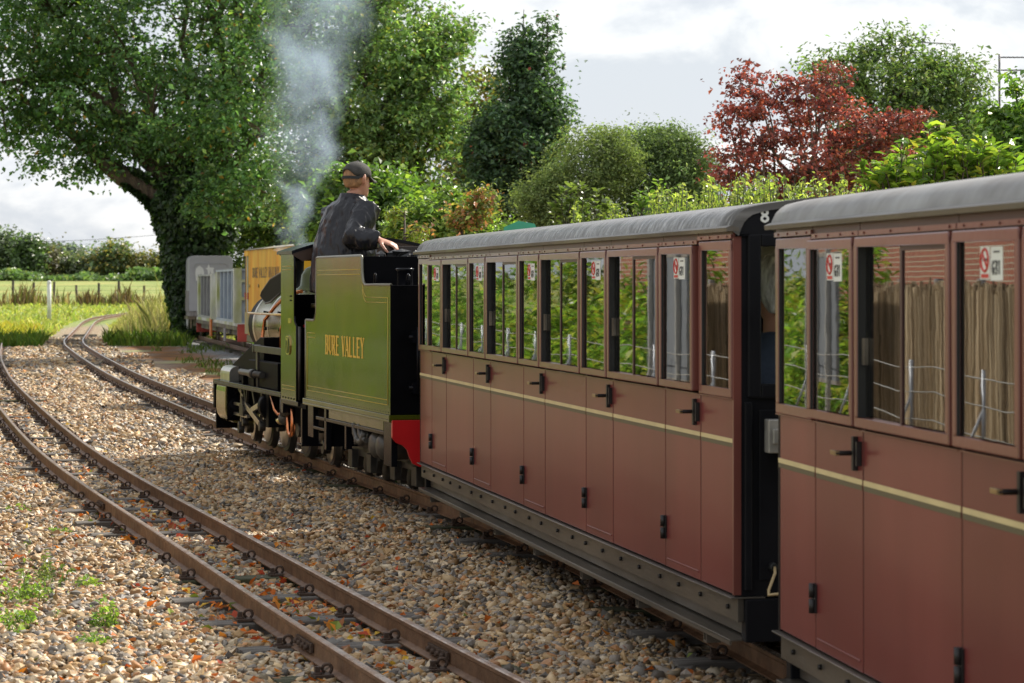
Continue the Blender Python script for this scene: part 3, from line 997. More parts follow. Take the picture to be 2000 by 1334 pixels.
        mb.box(X - .008, X + .01, y0 + .002, y1 - .002, z1 + .018, ZE - .004)
        mb.use(M_MAROON_TRIM)
        for k in range(4):
            yy = y0 + .05 + (y1 - y0 - .1) * k / 3
            mb.cyl((X - .014, yy, z1 + .011), (X - .017, yy, z1 + .011), .0035, n=6)
        mb.build('cant_rail', None, w)
        mb = MB(); mb.box(X - .010, X + .01, y0 + .004, y1 - .004, .8935, .8965); mb.build('waist_rail', M_MAROON_TRIM, w)
        if i:
            mb = MB()
            mb.box(X + .002, X + .03, y0 - .012, y0 + .012, ZB + .004, ZE - .004)
            mb.build('pillar', M_MAROON_DARK, c)
    mb = MB()
    mb.box(X - .006, X + .02, -CL / 2 - .001, -CL / 2 + .013, ZB + .004, ZE - .004)
    mb.build('corner_post', M_MAROON_TRIM, c)
    # --- far side: one wall with window openings
    mb = MB()
    mb.use(M_MAROON)
    mb.box(CW - .022, CW, -CL / 2, CL / 2, ZB, .90)
    mb.box(CW - .022, CW, -CL / 2, CL / 2, 1.38, ZE)
    for (y0, y1, kind) in BAYS:
        mb.box(CW - .022, CW, y0, y0 + .03, .90, 1.38)
        mb.box(CW - .022, CW, y1 - .03, y1, .90, 1.38)
    mb.build('far_side_wall', None, c)
    for (y0, y1, kind) in BAYS:
        mb = MB(); mb.box(CW - .014, CW - .010, y0 + .03, y1 - .03, .90, 1.38); mb.build('pane', M_CLEAR, c)
    # --- floor, ceiling, seats
    mb = MB(); mb.box(-CW + .031, CW - .023, -CL / 2 + .03, CL / 2 - .03, ZB - .02, ZB + .02); mb.build('floor_boards', M_INSIDE, c)
    for i, (y0, y1, kind) in enumerate(BAYS):
        if kind == 'wide':
            ym = (y0 + y1) / 2
            mb = MB()
            for s in (-1, 1):
                mb.box(-CW + .04, CW - .04, *sorted((ym + s * .03, ym + s * .30)), .48, .54)
                mb.box(-CW + .05, CW - .05, *sorted((ym + s * .04, ym + s * .26)), ZB + .02, .48)
            mb.box(-CW + .04, CW - .04, ym - .03, ym + .03, ZB + .02, .80)
            mb.build('seat', M_WOODSEAT, c, bevel=.012)
        elif kind == 'end':
            s = -1 if y0 < 0 else 1
            ye = s * (CL / 2 - .03)
            mb = MB()
            mb.box(-CW + .04, CW - .04, *sorted((ye, ye - s * .33)), .48, .54)
            mb.box(-CW + .05, CW - .05, *sorted((ye, ye - s * .28)), ZB + .02, .48)
            mb.box(-CW + .04, CW - .04, *sorted((ye, ye - s * .03)), .54, .86)
            mb.build('seat', M_WOODSEAT, c, bevel=.012)
    # --- roof with its gutter lip
    up, lo = roof_profile(0), roof_profile(-.02)
    mb = MB()
    mb.smooth = True
    ys = np.linspace(-CL / 2 - .02, CL / 2 + .02, 34)
    vs, fs = [], []
    n = len(up)
    for y in ys:
        vs += [(x, y, z) for x, z in up]
    for j in range(len(ys) - 1):
        for k in range(n - 1):
            fs.append((j * n + k, j * n + k + 1, (j + 1) * n + k + 1, (j + 1) * n + k))
    mb.add(vs, fs, True)
    vs2 = [(x * .985, y, z) for y in (ys[0], ys[-1]) for x, z in lo]
    mb.add(vs2, [(k, k + 1, n + k + 1, n + k) for k in range(n - 1)], True)
    # end rims
    for y in (ys[0], ys[-1]):
        a = [(x, y, z) for x, z in up]; b = [(x * .985, y, z) for x, z in lo]
        mb.add(a + b, [(k, k + 1, n + k + 1, n + k) for k in range(n - 1)], False)
    roof = mb.build('roof', roof_mat, c)
    mb = MB()
    cz = [(x * .94, z - .03) for x, z in lo]
    mb.add([(x, y, z) for y in (-CL / 2 + .03, CL / 2 - .03) for x, z in cz], [(k, k + 1, n + k + 1, n + k) for k in range(n - 1)], True)
    mb.build('bounce_ceiling', mat('pale_bounce_ceiling', (.62, .58, .5), .6), c)  # pale ceiling added to throw light onto the passenger
    for s in (-1, 1):
        mb = MB()
        xo = s * (CW + .024)
        mb.prism([(xo, 1.445), (xo + s * .012, 1.443), (xo + s * .014, 1.456), (xo - s * .004, 1.464), (xo - s * .03, 1.456), (xo - s * .03, 1.445)], 'y', ys[0] - .002, ys[-1] + .002)
        mb.build('gutter', M_SOLE, roof)
    # --- ends
    for s in (-1, 1):
        y0 = s * CL / 2
        ya, yb = sorted((y0 - s * .025, y0))
        mb = MB()
        xw0, xw1, zw0, zw1 = -.455, -.03, .945, 1.395
        mb.box(-CW, CW, ya, yb, ZB, zw0 - .03)
        mb.box(-CW, xw0 - .03, ya, yb, zw0 - .03, ZE - .01)
        mb.box(xw1 + .03, -xw1 - .03, ya, yb, zw0 - .03, ZE - .01)
        mb.box(-xw0 + .03, CW, ya, yb, zw0 - .03, ZE - .01)
        mb.box(xw0 - .03, xw1 + .03, ya, yb, zw1 + .03, ZE - .01)
        mb.box(-xw1 - .03, -xw0 + .03, ya, yb, zw1 + .03, ZE - .01)
        e = mb.build('end_wall', M_BLACK, c)
        arch = [(x, z - .001) for x, z in lo]
        mb = MB()
        mb.prism(arch + [(CW, ZE - .02), (-CW, ZE - .02)], 'y', *sorted((y0 - s * .02, y0 + s * .012)))
        mb.build('end_arch', M_BLACK, e)
        for m_ in (1, -1):
            mb = MB()
            xa, xb = sorted((m_ * xw0, m_ * xw1))
            yo, yi = sorted((y0 - s * .012, y0 + s * .014))
            mb.box(xa - .045, xa, yo, yi, zw0 - .045, zw1 + .04)
            mb.box(xb, xb + .045, yo, yi, zw0 - .045, zw1 + .04)
            mb.box(xa, xb, yo, yi, zw0 - .045, zw0)
            mb.box(xa, xb, yo, yi, zw1, zw1 + .04)
            mb.build('end_window_frame', M_BLACK, e, bevel=.005)
        for xx in (-.5, -.02, .5):
            mb = MB()
            yy = y0 + s * .0005
            mb.box(xx - .012, xx + .012, *sorted((yy, yy + s * .020)), ZB + .02, zw0 - .06)
            mb.build('end_batten', M_BLACK, e, bevel=.003)
        mb = MB(); mb.box(-.46, -.06, *sorted((y0, y0 + s * .006)), .30, .86)
        mb.build('end_panel', M_BLACK, e, bevel=.003)
        if s < 0:
            if number:
                mb = MB()
                serif_text(mb, number, (-.458, y0 - .0125, 1.475), (1, 0, 0), (0, 0, 1), (0, -1, 0), .042, .68, .1, .002, False, .16)
                mb.build('coach_number', M_WHITE, e)
            mb = MB(); mb.box(-.442, -.34, y0 - .05, y0 - .0005, .72, .83); mb.box(-.43, -.41, y0 - .065, y0 - .05, .75, .80)
            mb.use(M_GREYBOX); mb.mi = [0] * len(mb.f)
            mb.build('junction_box', None, e, bevel=.004)
            mb = MB()
            mb.use(M_RUBBER); mb.cyl((-.415, y0 - .001, .345), (-.415, y0 - .03, .345), .016, .012, 10)
            mb.use(M_CABLE)
            mb.tube([(-.415, y0 - .03, .345), (-.42, y0 - .05, .33), (-.445, y0 - .06, .275), (-.45, y0 - .075, .262), (-.42, y0 - .10, .268), (-.34, y0 - .15, .30), (-.28, y0 - .30, .33), (-.26, y0 - .55, .345), (-.27, y0 - .66, .35)], .005, 6)
            mb.build('jumper_cable', None, e)
    # --- underframe: lip, sole bar with bolts, step board and brackets
    for s in (-1, 1):
        mb = MB()
        x = s * CW
        def bx(a, b, *r): mb.box(*sorted((x + s * a, x + s * b)), *r)
        bx(-.10, .018, -CL / 2 - .01, CL / 2 + .01, ZB - .008, ZB - .0025)
        bx(-.03, -.008, -CL / 2 + .0, CL / 2 - .0, .165, ZB - .008)
        bx(-.075, -.055, -CL / 2 + .04, CL / 2 - .04, .112, .17)
        sb = mb.build('sole_bar', M_SOLE, c, bevel=.002)
        mb = MB()
        bx(-.074, .012, -CL / 2 + .02, CL / 2 - .02, .100, .106)
        bx(.006, .012, -CL / 2 + .02, CL / 2 - .02, .086, .100)
        mb.build('step_board', M_SOLE, c, bevel=.002)
        if s < 0:
            mb = MB(); mb.cyl((.008, 0, 0), (-.002, 0, 0), .009, .008, 6); bolt_me = mb.mesh('bolt', M_IRON)
            for k in range(22):
                link('bolt', bolt_me, sb, (x, -CL / 2 + .12 + k * (CL - .24) / 21 + rr.uniform(-.03, .03), .205))
            for k in range(7):
                yy = -CL / 2 + .35 + k * (CL - .7) / 6
                mb = MB()
                mb.box(x + .0, x + .05, yy - .02, yy - .012, .05, .0995)
                mb.box(x + .0, x + .05, yy + .012, yy + .02, .05, .0995)
                mb.box(x + .0, x + .05, yy - .012, yy + .012, .05, .058)
                mb.build('step_bracket', M_SOLE, c)
    for s in (-1, 1):
        mb = MB()
        y0 = s * (CL / 2)
        mb.box(-CW + .03, CW - .03, *sorted((y0 - s * .03, y0 + s * .02)), .10, ZB - .009)
        mb.build('headstock', M_BLACK, c, bevel=.004)
    # --- bogies
    for s in (-1, 1):
        yc = s * 1.95
        b = MB()
        for q in (-1, 1):
            b.box(*sorted((q * .25, q * .28)), yc - .42, yc + .42, .14, .20)
            for w in (-1, 1):
                b.box(*sorted((q * .25, q * .30)), yc + w * .30 - .05, yc + w * .30 + .05, .07, .17)
        b.box(-.3, .3, yc - .06, yc + .06, .15, .24)
        bg_ = b.build('bogie', M_IRON, c)
        for w in (-1, 1):
            wb = MB()
            for q in (-1, 1):
                wb.lathe([(0, -.02), (.095, -.02), (.1, -.012), (.1, .012), (.115, .014), (.115, .022), (0, .022)], (q * .2, yc + w * .30, .10), 'x', 20)
            wb.cyl((-.2, yc + w * .30, .10), (.2, yc + w * .30, .10), .02)
            wb.build('wheelset', M_IRON, bg_)
    return c
COACH_A = make_coach((.629, 11.02, 0), math.atan(.21), 'maroon coach numbered 8 with streaked dark roof, coupled behind the green tender', M_ROOF_A, '8', 1)
COACH_B = make_coach((1.804, 4.276, -.010), math.atan(.157), 'maroon coach with pale grey roof, trailing behind the coach numbered 8', M_ROOF_B, None, 2)
# ================================================================ tender and locomotive (one frame: y forward from the tender's rear)
M_GREEN = mat('olive_green_enamel', (.060, .069, .006), .13, 0, var=.10, vscale=2.5, ior=1.45, stretch=(1, 2, .6), rvar=.04, col2=(.082, .086, .009), c2scale=1.6)
M_YELLOW = mat('yellow_lining', (.50, .36, .05), .4)
M_GOLD = mat('gold_lettering', (.78, .47, .05), .4)
M_STEEL = mat('bright_steel', (.55, .53, .47), .28, .95, var=.15, vscale=15)
M_STEEL_DARK = mat('oily_steel', (.055, .052, .047), .4, .6, var=.3, vscale=14)
M_BLK = mat('black_enamel', (.006, .006, .008), .2, 0, var=.2, vscale=5, ior=1.22)
M_BLKM = mat('matt_black_paint', (.004, .004, .005), .5, ior=1.12, var=.3, vscale=7)
M_REDP = mat('red_buffer_beam_paint', (.52, .012, .014), .33, 0, var=.12, vscale=4, coat=.3)
M_COPPER = mat('copper_pipe', (.62, .24, .11), .25, 1.0, var=.15, vscale=18)
M_BRASS2 = mat('polished_brass', (.70, .50, .20), .22, 1.0, var=.1, vscale=18)
M_BOILER = mat('polished_boiler_cladding', (.30, .28, .12), .16, .8, var=.12, vscale=5, stretch=(1, .5, 5), bump=.03, bscale=30)
M_COAL = mat('coal', (.014, .014, .015), .38, 0, var=.5, vscale=30, bump=.6, bscale=30)
M_TANK = mat('grey_air_tank', (.075, .070, .062), .4, .2, var=.25, vscale=6)

FR = (-.215, 14.46, 0)
FRZ = math.atan(.318)
def frame_pt(x, y, z=0):
    c, s = math.cos(FRZ), math.sin(FRZ)
    return Vector((FR[0] + c * x - s * y, FR[1] + s * x + c * y, z))
HW = .53
def arc2(cx, cz, r, a0, a1, n=6):
    return [(cx + r * math.cos(R(a0 + (a1 - a0) * k / n)), cz + r * math.sin(R(a0 + (a1 - a0) * k / n))) for k in range(n + 1)]

class Rig:
    """a thing whose parts are written in the shared frame but hang on an empty at its own middle"""
    def __init__(s, name, yc, label, cat):
        s.yc = yc
        s.e = empty(name, frame_pt(0, yc), FRZ, label, cat)
    def part(s, mb, name, m=None, bevel=0.0, parent=None):
        if parent is not None:
            return mb.build(name, m, parent, bevel)
        return mb.build(name, m, s.e, bevel, loc=(0, -s.yc, 0))

T = Rig('tender', 1.13, 'olive green tender lettered BURE VALLEY with red buffer beam and coal bunker', 'tender')
OUT = [(0, .50), (2.26, .50), (2.26, 1.03)] + arc2(2.03, 1.11, .08, 270, 180, 5) + [(1.95, 1.43)] + arc2(1.93, 1.43, .02, 0, 90, 3) + \
      [(.735, 1.45)] + arc2(.735, 1.425, .025, 90, 180, 4) + [(.70, 1.36)] + arc2(.61, 1.358, .09, 0, -90, 6) + [(0, 1.268)]
for s in (-1, 1):
    mb = MB()
    mb.prism(OUT, 'x', *sorted((s * HW, s * (HW - .012))))
    sh = T.part(mb, 'side_sheet', M_GREEN)
    mb = MB()
    top = OUT[2:]
    mb.tube([(s * (HW - .006), y, z) for y, z in top], .0095, 6)
    mb.tube([(s * (HW - .006), 2.262, .50), (s * (HW - .006), 2.262, 1.03)], .011, 6)
    T.part(mb, 'beading', mat('dull_steel_beading', (.20, .19, .15), .35, .8), parent=sh)
    if s < 0:
        mb = MB()
        def line(pts, closed=False):
            mb.tube([(-HW - .0008, y, z) for y, z in pts], .0028, 4)
        for d in (.055, .085):
            line([(d, 1.268 - d - .02), (.56, 1.268 - d - .02)] + arc2(.56, 1.268 - d - .02 + .12, .12, -90, -20, 4))
            line([(.74, 1.45 - d - .03), (1.90, 1.45 - d - .03)])
            line([(2.0 - d * .3, 1.03 - d - .03), (2.20, 1.03 - d - .03)])
            line([(.06, .50 + d), (2.20, .50 + d)])
        line([(.055, .555), (.055, 1.19)])
        line([(2.205, .555), (2.205, .945)])
        T.part(mb, 'gold_lining', M_YELLOW, parent=sh)
        mb = MB()
        adv = serif_text(mb, 'BURE', (-HW - .0006, 1.665, .815), (0, -1, 0), (0, 0, 1), (-1, 0, 0), .124, .665, .20, .0015, True, .15)
        T.part(mb, 'lettering', M_GOLD, parent=sh)
        mb = MB()
        serif_text(mb, 'VALLEY', (-HW - .0006, 1.665 - adv - .06, .815), (0, -1, 0), (0, 0, 1), (-1, 0, 0), .124, .665, .20, .0015, True, .15)
        T.part(mb, 'lettering', M_GOLD, parent=sh)
        mb = MB()
        for k in range(34):
            yy = .04 + k * 2.18 / 33
            mb.sphere((-HW, yy, .512), .004, n=6, m=4)
        T.part(mb, 'rivet', M_GREEN, parent=sh)
mb = MB(); mb.box(-HW + .0005, HW - .0005, -.004, .010, .50, 1.267)
rp = T.part(mb, 'rear_panel', M_BLKM, .003)
mb = MB()
for x in (-.376,):
    mb.tube([(x, -.06, .64), (x, -.06, 1.02)], .010, 8)
    for z in (.66, .96):
        mb.box(x - .03, x + .02, -.065, -.004, z - .035, z + .035)
        mb.cyl((x - .05, -.035, z), (x + .04, -.035, z), .012, n=8)
T.part(mb, 'rear_handrail', M_BLK, parent=rp)
mb = MB(); mb.box(-HW + .012, HW - .012, .010, .72, 1.235, 1.262)
T.part(mb, 'deck', M_BLK)
mb = MB()
mb.box(-.505, .505, .715, .73, 1.262, 1.447)
mb.box(-.517, -.505, .715, 1.94, 1.0, 1.445); mb.box(.505, .517, .715, 1.94, 1.0, 1.445)
mb.box(-.505, .505, 1.70, 1.715, .9, 1.36)
mb.box(-.505, .505, .73, 1.70, .95, .97)
T.part(mb, 'coal_bunker', M_BLKM, .003)
mb = MB()
mb.lathe([(.0, .108), (.050, .108), (.056, .104), (.056, .092), (.050, .088), (.050, 0)], (-.36, .30, 1.262), 'z', 20)
T.part(mb, 'water_filler', M_BLK)
for (x, y, w, h) in ((-.495, .49, .022, .075), (-.385, .13, .028, .070)):
    mb = MB()
    pts = [(x, y + w, 1.262), (x, y + w, 1.262 + h * .7)] + [(x, y + w * math.cos(R(a)), 1.262 + h * .7 + h * .3 * math.sin(R(a))) for a in (30, 60, 90, 120, 150)] + [(x, y - w, 1.262 + h * .7), (x, y - w, 1.262)]
    mb.tube(pts, .006, 8)
    T.part(mb, 'lifting_loop', M_BLK)
mb = MB(); mb.box(-HW - .012, HW + .012, -.015, 2.30, .470, .4985)
mb.box(-HW - .012, -HW + .02, -.015, 2.30, .455, .4705)
T.part(mb, 'footplate', M_GREEN, .003)
mb = MB()
_l = [(-.526, .468), (-.526, .365), (-.50, .335), (-.46, .318), (-.432, .29), (-.42, .25), (-.40, .21), (-.36, .19)]
beam = _l + [(-x_, z_) for x_, z_ in reversed(_l)]
mb.prism(beam, 'y', -.03, -.004)
bb = T.part(mb, 'buffer_beam', M_REDP, .003)
mb = MB()
mb.box(-.31, -.19, -.09, -.031, .37, .415)
mb.box(.19, .31, -.09, -.031, .37, .415)
mb.box(-.06, .06, -.14, -.031, .24, .36)
T.part(mb, 'coupling', M_IRON, .006, parent=bb)
mb = MB()
mb.use(M_GREEN); mb.box(-HW + .02, -HW + .032, .24, 1.66, .392, .454)
mb.use(M_BLK); mb.box(-HW + .012, -HW + .034, .20, 2.0, .368, .391)
mb.box(-HW + .012, -HW + .05, .02, .20, .19, .454)
mb.box(-HW + .012, -HW + .05, 1.70, 1.76, .18, .454)
mb.box(-HW + .012, -HW + .05, 2.08, 2.24, .24, .454)
mb.box(-HW + .012, -HW + .05, 1.76, 2.08, .30, .32)
mb.box(-HW + .05, HW - .05, 1.72, 1.76, .20, .454)
T.part(mb, 'frame_plate', None, .003)
for yb in (.42, 1.52):
    mb = MB()
    for q in (-1, 1):
        mb.box(*sorted((q * .26, q * .30)), yb - .38, yb + .38, .14, .21)
        mb.prism([(yb - .26, .21), (yb + .26, .21), (yb + .14, .27), (yb - .14, .27)], 'x', *sorted((q * .262, q * .298)))
        for w in (-1, 1):
            mb.box(*sorted((q * .262, q * .34)), yb + w * .25 - .055, yb + w * .25 + .055, .06, .18)
            mb.prism([(yb + w * .25 - .09, .14), (yb + w * .25 + .09, .14), (yb + w * .25 + .04, .04), (yb + w * .25 - .04, .04)], 'x', *sorted((q * .264, q * .30)))
    mb.box(-.3, .3, yb - .05, yb + .05, .17, .30)
    bo = T.part(mb, 'bogie', M_STEEL_DARK, .003)
    for w in (-1, 1):
        wb = MB()
        for q in (-1, 1):
            wb.lathe([(0, -.02), (.105, -.02), (.11, -.012), (.11, .012), (.128, .014), (.128, .022), (0, .022)], (q * .205, yb + w * .25, .11), 'x', 22)
        wb.cyl((-.2, yb + w * .25, .11), (.2, yb + w * .25, .11), .02)
        T.part(wb, 'wheelset', M_STEEL_DARK, parent=bo)
for yy in (.44, .62):
    mb = MB()
    mb.lathe([(0, -.16), (.05, -.155), (.08, -.13), (.085, -.10), (.085, .3), (0, .31)], (-.34, yy, .285), 'x', 20)
    T.part(mb, 'air_tank', M_TANK)
mb = MB()
mb.tube([(-.5, .98, .40), (-.5, .98, .34), (-.5, .92, .30), (-.5, .84, .285), (-.5, .78, .30), (-.5, .74, .36)], .022, 10)
T.part(mb, 'brake_pipe', M_TANK)
mb = MB()
mb.tube([(-.5, .86, .40), (-.5, .86, .34), (-.5, .80, .31), (-.5, .70, .305)], .018, 10)
mb.cyl((-.5, .90, .27), (-.5, .90, .315), .028, n=10)
T.part(mb, 'brake_pipe', M_TANK)
mb = MB(); mb.box(-.51, -.47, 1.18, 1.22, .22, .40)
T.part(mb, 'hanger', M_BLK)

# coal in the bunker
def coal_heap():
    rng = np.random.default_rng(8)
    mb = MB()
    for k in range(150):
        y = rng.uniform(.76, 1.66); x = rng.uniform(-.47, .47)
        z = 1.40 + .05 * math.sin((x + .47) * 3.3) - .12 * max(0, (y - 1.0)) / .66 + rng.uniform(-.03, .03)
        r = rng.uniform(.025, .055)
        ax = rng.uniform(.7, 1.3, 3)
        vs = [Vector((math.cos(a) * math.cos(b) * ax[0], math.sin(a) * math.cos(b) * ax[1], math.sin(b) * ax[2])) * r * rng.uniform(.75, 1.15) + Vector((x, y, z))
              for b in (-.6, .5) for a in np.linspace(0, 2 * math.pi, 6)[:5] + rng.uniform(0, 1)]
        top = Vector((x, y, z + r * ax[2] * .9)); bot = Vector((x, y, z - r * ax[2]))
        fs = []
        for i in range(5):
            j = (i + 1) % 5
            fs += [(i, j, 5 + j), (i, 5 + j, 5 + i), (5 + i, 5 + j, 10), (j, i, 11)]
        mb.add(vs + [top, bot], fs, False)
    # the solid heap the lumps lie on
    mb.box(-.50, .50, .735, 1.69, .975, 1.36)
    o = mb.build('coal', M_COAL, None, loc=frame_pt(0, 0), rot=(0, 0, FRZ))
    props(o, 'heap of black coal lumps filling the tender bunker', 'coal', kind='stuff')
coal_heap()

# ---------------------------------------------------------------- locomotive
K = Rig('steam_locomotive', 4.0, 'olive green steam locomotive number 7 with polished boiler and outside cylinders', 'locomotive')
for s in (-1, 1):
    mb = MB()
    prof = [(2.56, .46), (3.05, .46), (3.05, 1.50), (2.66, 1.50)] + arc2(2.69, 1.43, .07, 90, 180, 4) + [(2.62, 1.05)] + arc2(2.56, 1.05, .06, 0, -60, 3) + [(2.55, .98), (2.55, .46)]
    mb.prism(prof, 'x', *sorted((s * HW, s * (HW - .012))))
    cs = K.part(mb, 'cab_side', M_GREEN)
    mb = MB()
    mb.tube([(s * (HW - .006), y, z) for y, z in prof[3:] ], .009, 6)
    K.part(mb, 'beading', M_BLK, parent=cs)
    if s < 0:
        mb = MB()
        for d in (0, .025):
            mb.tube([(-HW - .0008, y, .535 + d) for y in (2.60, 3.0)], .0026, 4)
            mb.tube([(-HW - .0008, y, 1.40 - d) for y in (2.72, 3.0)], .0026, 4)
        K.part(mb, 'gold_lining', M_YELLOW, parent=cs)
        mb = MB()
        oval = [(2.80 + .075 * math.copysign(abs(math.cos(R(a))) ** .7, math.cos(R(a))), .845 + .068 * math.copysign(abs(math.sin(R(a))) ** .7, math.sin(R(a)))) for a in range(0, 360, 18)]
        mb.use(M_BRASS2); mb.prism(oval, 'x', -HW - .008, -HW)
        mb.use(M_BLK); mb.prism([(2.80 + (y - 2.80) * .82, .845 + (z - .845) * .82) for y, z in oval], 'x', -HW - .0095, -HW - .0005)
        mb.use(M_BRASS2); serif_text(mb, '7', (-HW - .0094, 2.83, .80), (0, -1, 0), (0, 0, 1), (-1, 0, 0), .09, .62, .1, .0015, False, .16)
        K.part(mb, 'number_plate', None, parent=cs)
        mb = MB(); mb.box(-HW - .004, -HW + .001, 2.72, 2.80, 1.0, 1.035); K.part(mb, 'builder_plate', M_BRASS2, parent=cs)
        mb = MB()
        for k in range(5):
            mb.sphere((-HW, 2.62 + k * .09, .475), .007, n=6, m=4)
        for z in (1.14, 1.17):
            for y in (2.70, 2.74):
                mb.sphere((-HW, y, z + .02), .006, n=6, m=4)
        K.part(mb, 'rivet', M_BLK, parent=cs)
# spectacle plate with two front windows
mb = MB()
for s in (-1, 1):
    a, b = sorted((s * .47, s * .16))
    mb.box(a, b, 3.038, 3.05, .46, 1.20); mb.box(a, b, 3.038, 3.05, 1.44, 1.52)
    mb.box(*sorted((s * .47, s * (HW - .012))), 3.038, 3.05, .46, 1.50)
mb.box(-.16, .16, 3.038, 3.05, .46, 1.55)
sp = K.part(mb, 'spectacle_plate', M_BLKM)
for s in (-1, 1):
    mb = MB(); mb.box(*sorted((s * .47, s * .16)), 3.042, 3.046, 1.20, 1.44); K.part(mb, 'window_pane', M_CLEAR, parent=sp)
# arched cab roof
mb = MB()
n = 14
arc = [(-HW - .02 + (2 * HW + .04) * k / n, 1.505 + .10 * (1 - (2 * k / n - 1) ** 2)) for k in range(n + 1)]
mb.prism(arc + [(x, z - .022) for x, z in reversed(arc)], 'y', 2.60, 3.10)
rf = K.part(mb, 'cab_roof', M_BLK)
mb = MB()
mb.prism([(x, z - .0225) for x, z in arc] + [(x, z - .10) for x, z in reversed(arc[1:-1])], 'y', 2.605, 2.625)
K.part(mb, 'roof_edge', mat('brown_roof_edge', (.045, .022, .012), .5, 0, var=.3, vscale=5), parent=rf)
# backhead and its fittings
mb = MB()
mb.use(M_BLKM); mb.lathe([(0, 0), (.27, 0), (.285, .03), (.285, .2)], (0, 2.83, .93), 'y', 26)
K.part(mb, 'backhead', None)
mb = MB()
mb.use(M_BRASS); mb.cyl((-.30, 2.84, 1.06), (-.30, 2.84, 1.22), .030, n=12); mb.cyl((-.30, 2.84, 1.22), (-.30, 2.84, 1.25), .042, n=12)
mb.cyl((-.36, 2.83, 1.12), (-.24, 2.83, 1.12), .016, n=8)
mb.use(M_STEEL); mb.cyl((-.30, 2.82, 1.02), (-.30, 2.82, 1.06), .05, n=12)
mb.use(M_BLK); mb.sphere((-.15, 2.82, 1.16), .055); mb.cyl((-.15, 2.78, 1.16), (-.15, 2.82, 1.16), .06, n=16)
mb.use(M_COPPER); mb.tube([(-.30, 2.84, 1.02), (-.32, 2.83, .9), (-.38, 2.82, .7), (-.40, 2.82, .5)], .012, 8)
mb.tube([(-.12, 2.82, 1.05), (-.2, 2.8, .9), (-.22, 2.8, .6)], .010, 8)
mb.use(M_REDP); mb.cyl((-.44, 2.66, .98), (-.44, 2.70, .98), .012, n=8)
K.part(mb, 'cab_fittings', None)
mb = MB(); mb.box(-HW + .013, HW - .013, 2.31, 3.036, .42, .45); K.part(mb, 'cab_floor', M_BLKM)
mb = MB()
for s in (-1, 1):
    mb.cyl((s * (HW - .02), 2.53, .47), (s * (HW - .02), 2.53, .98), .012, n=8)
K.part(mb, 'handrail', M_STEEL_DARK)
# boiler
mb = MB()
mb.lathe([(.30, 3.05), (.30, 5.20), (.295, 5.215), (.27, 5.22), (.27, 5.26)], (0, 0, .945), 'y', 40)
bo = K.part(mb, 'boiler', M_BOILER)
for yy in (3.5, 4.1, 4.62, 5.15):
    mb = MB(); mb.lathe([(.301, yy - .016), (.3045, yy - .014), (.3045, yy + .014), (.301, yy + .016)], (0, 0, .945), 'y', 40)
    K.part(mb, 'boiler_band', M_STEEL, parent=bo)
mb = MB()
for yy in (3.5, 4.1, 4.62):
    mb.cyl((-.298, yy, .93), (-.325, yy, .93), .014, n=8); mb.cyl((-.285, yy, 1.05), (-.33, yy, 1.06), .010, n=8)
K.part(mb, 'boiler_stud', M_BLK, parent=bo)
mb = MB(); mb.lathe([(0, 5.62), (.20, 5.60), (.255, 5.57), (.262, 5.55), (.262, 5.26)], (0, 0, .945), 'y', 32)
K.part(mb, 'smokebox', M_BLKM)
mb = MB(); mb.lathe([(.15, 0), (.105, .05), (.085, .12), (.09, .27), (.115, .285), (.115, .30), (.088, .30), (.07, .1)], (0, 5.05, 1.225), 'z', 24)
K.part(mb, 'chimney', M_BLKM)
mb = MB(); mb.lathe([(.17, 0), (.13, .04), (.12, .12), (.09, .17), (.04, .19), (0, .195)], (0, 4.2, 1.225), 'z', 24)
K.part(mb, 'dome', M_GREEN)
mb = MB(); mb.lathe([(.05, 0), (.05, .12), (.07, .17), (.03, .2), (0, .2)], (0, 3.45, 1.24), 'z', 14)
K.part(mb, 'safety_valve', M_BRASS2)
mb = MB(); mb.tube([(-.20, 3.85, 1.22), (-.24, 4.14, 1.20), (-.285, 4.40, 1.10), (-.318, 4.62, 1.0), (-.32, 4.68, .90), (-.35, 4.60, .80), (-.38, 4.48, .66), (-.40, 4.40, .52)], .014, 8)
K.part(mb, 'copper_pipe', M_COPPER)
mb = MB(); mb.tube([(-.31, 3.85, 1.06), (-.325, 4.0, .94), (-.31, 4.06, .8), (-.3, 4.1, .7)], .012, 8)
K.part(mb, 'copper_pipe', M_COPPER)
mb = MB(); mb.tube([(-.345, 3.1, 1.045), (-.345, 5.12, 1.045)], .0095, 8); K.part(mb, 'boiler_handrail', M_BRASS2)
# black wind deflector beside the cab front
mb = MB()
pl = [(3.06, 1.25), (3.06, 1.35), (3.45, 1.36), (3.85, 1.31), (4.16, 1.215), (4.20, 1.185), (4.02, 1.13), (3.85, 1.14), (3.5, 1.21)]
mb.use(M_BLKM); mb.prism(pl, 'x', -.44, -.432)
mb.use(M_STEEL_DARK); mb.tube([(-.436, y, z) for y, z in pl], .008, 6)
K.part(mb, 'wind_deflector', None)
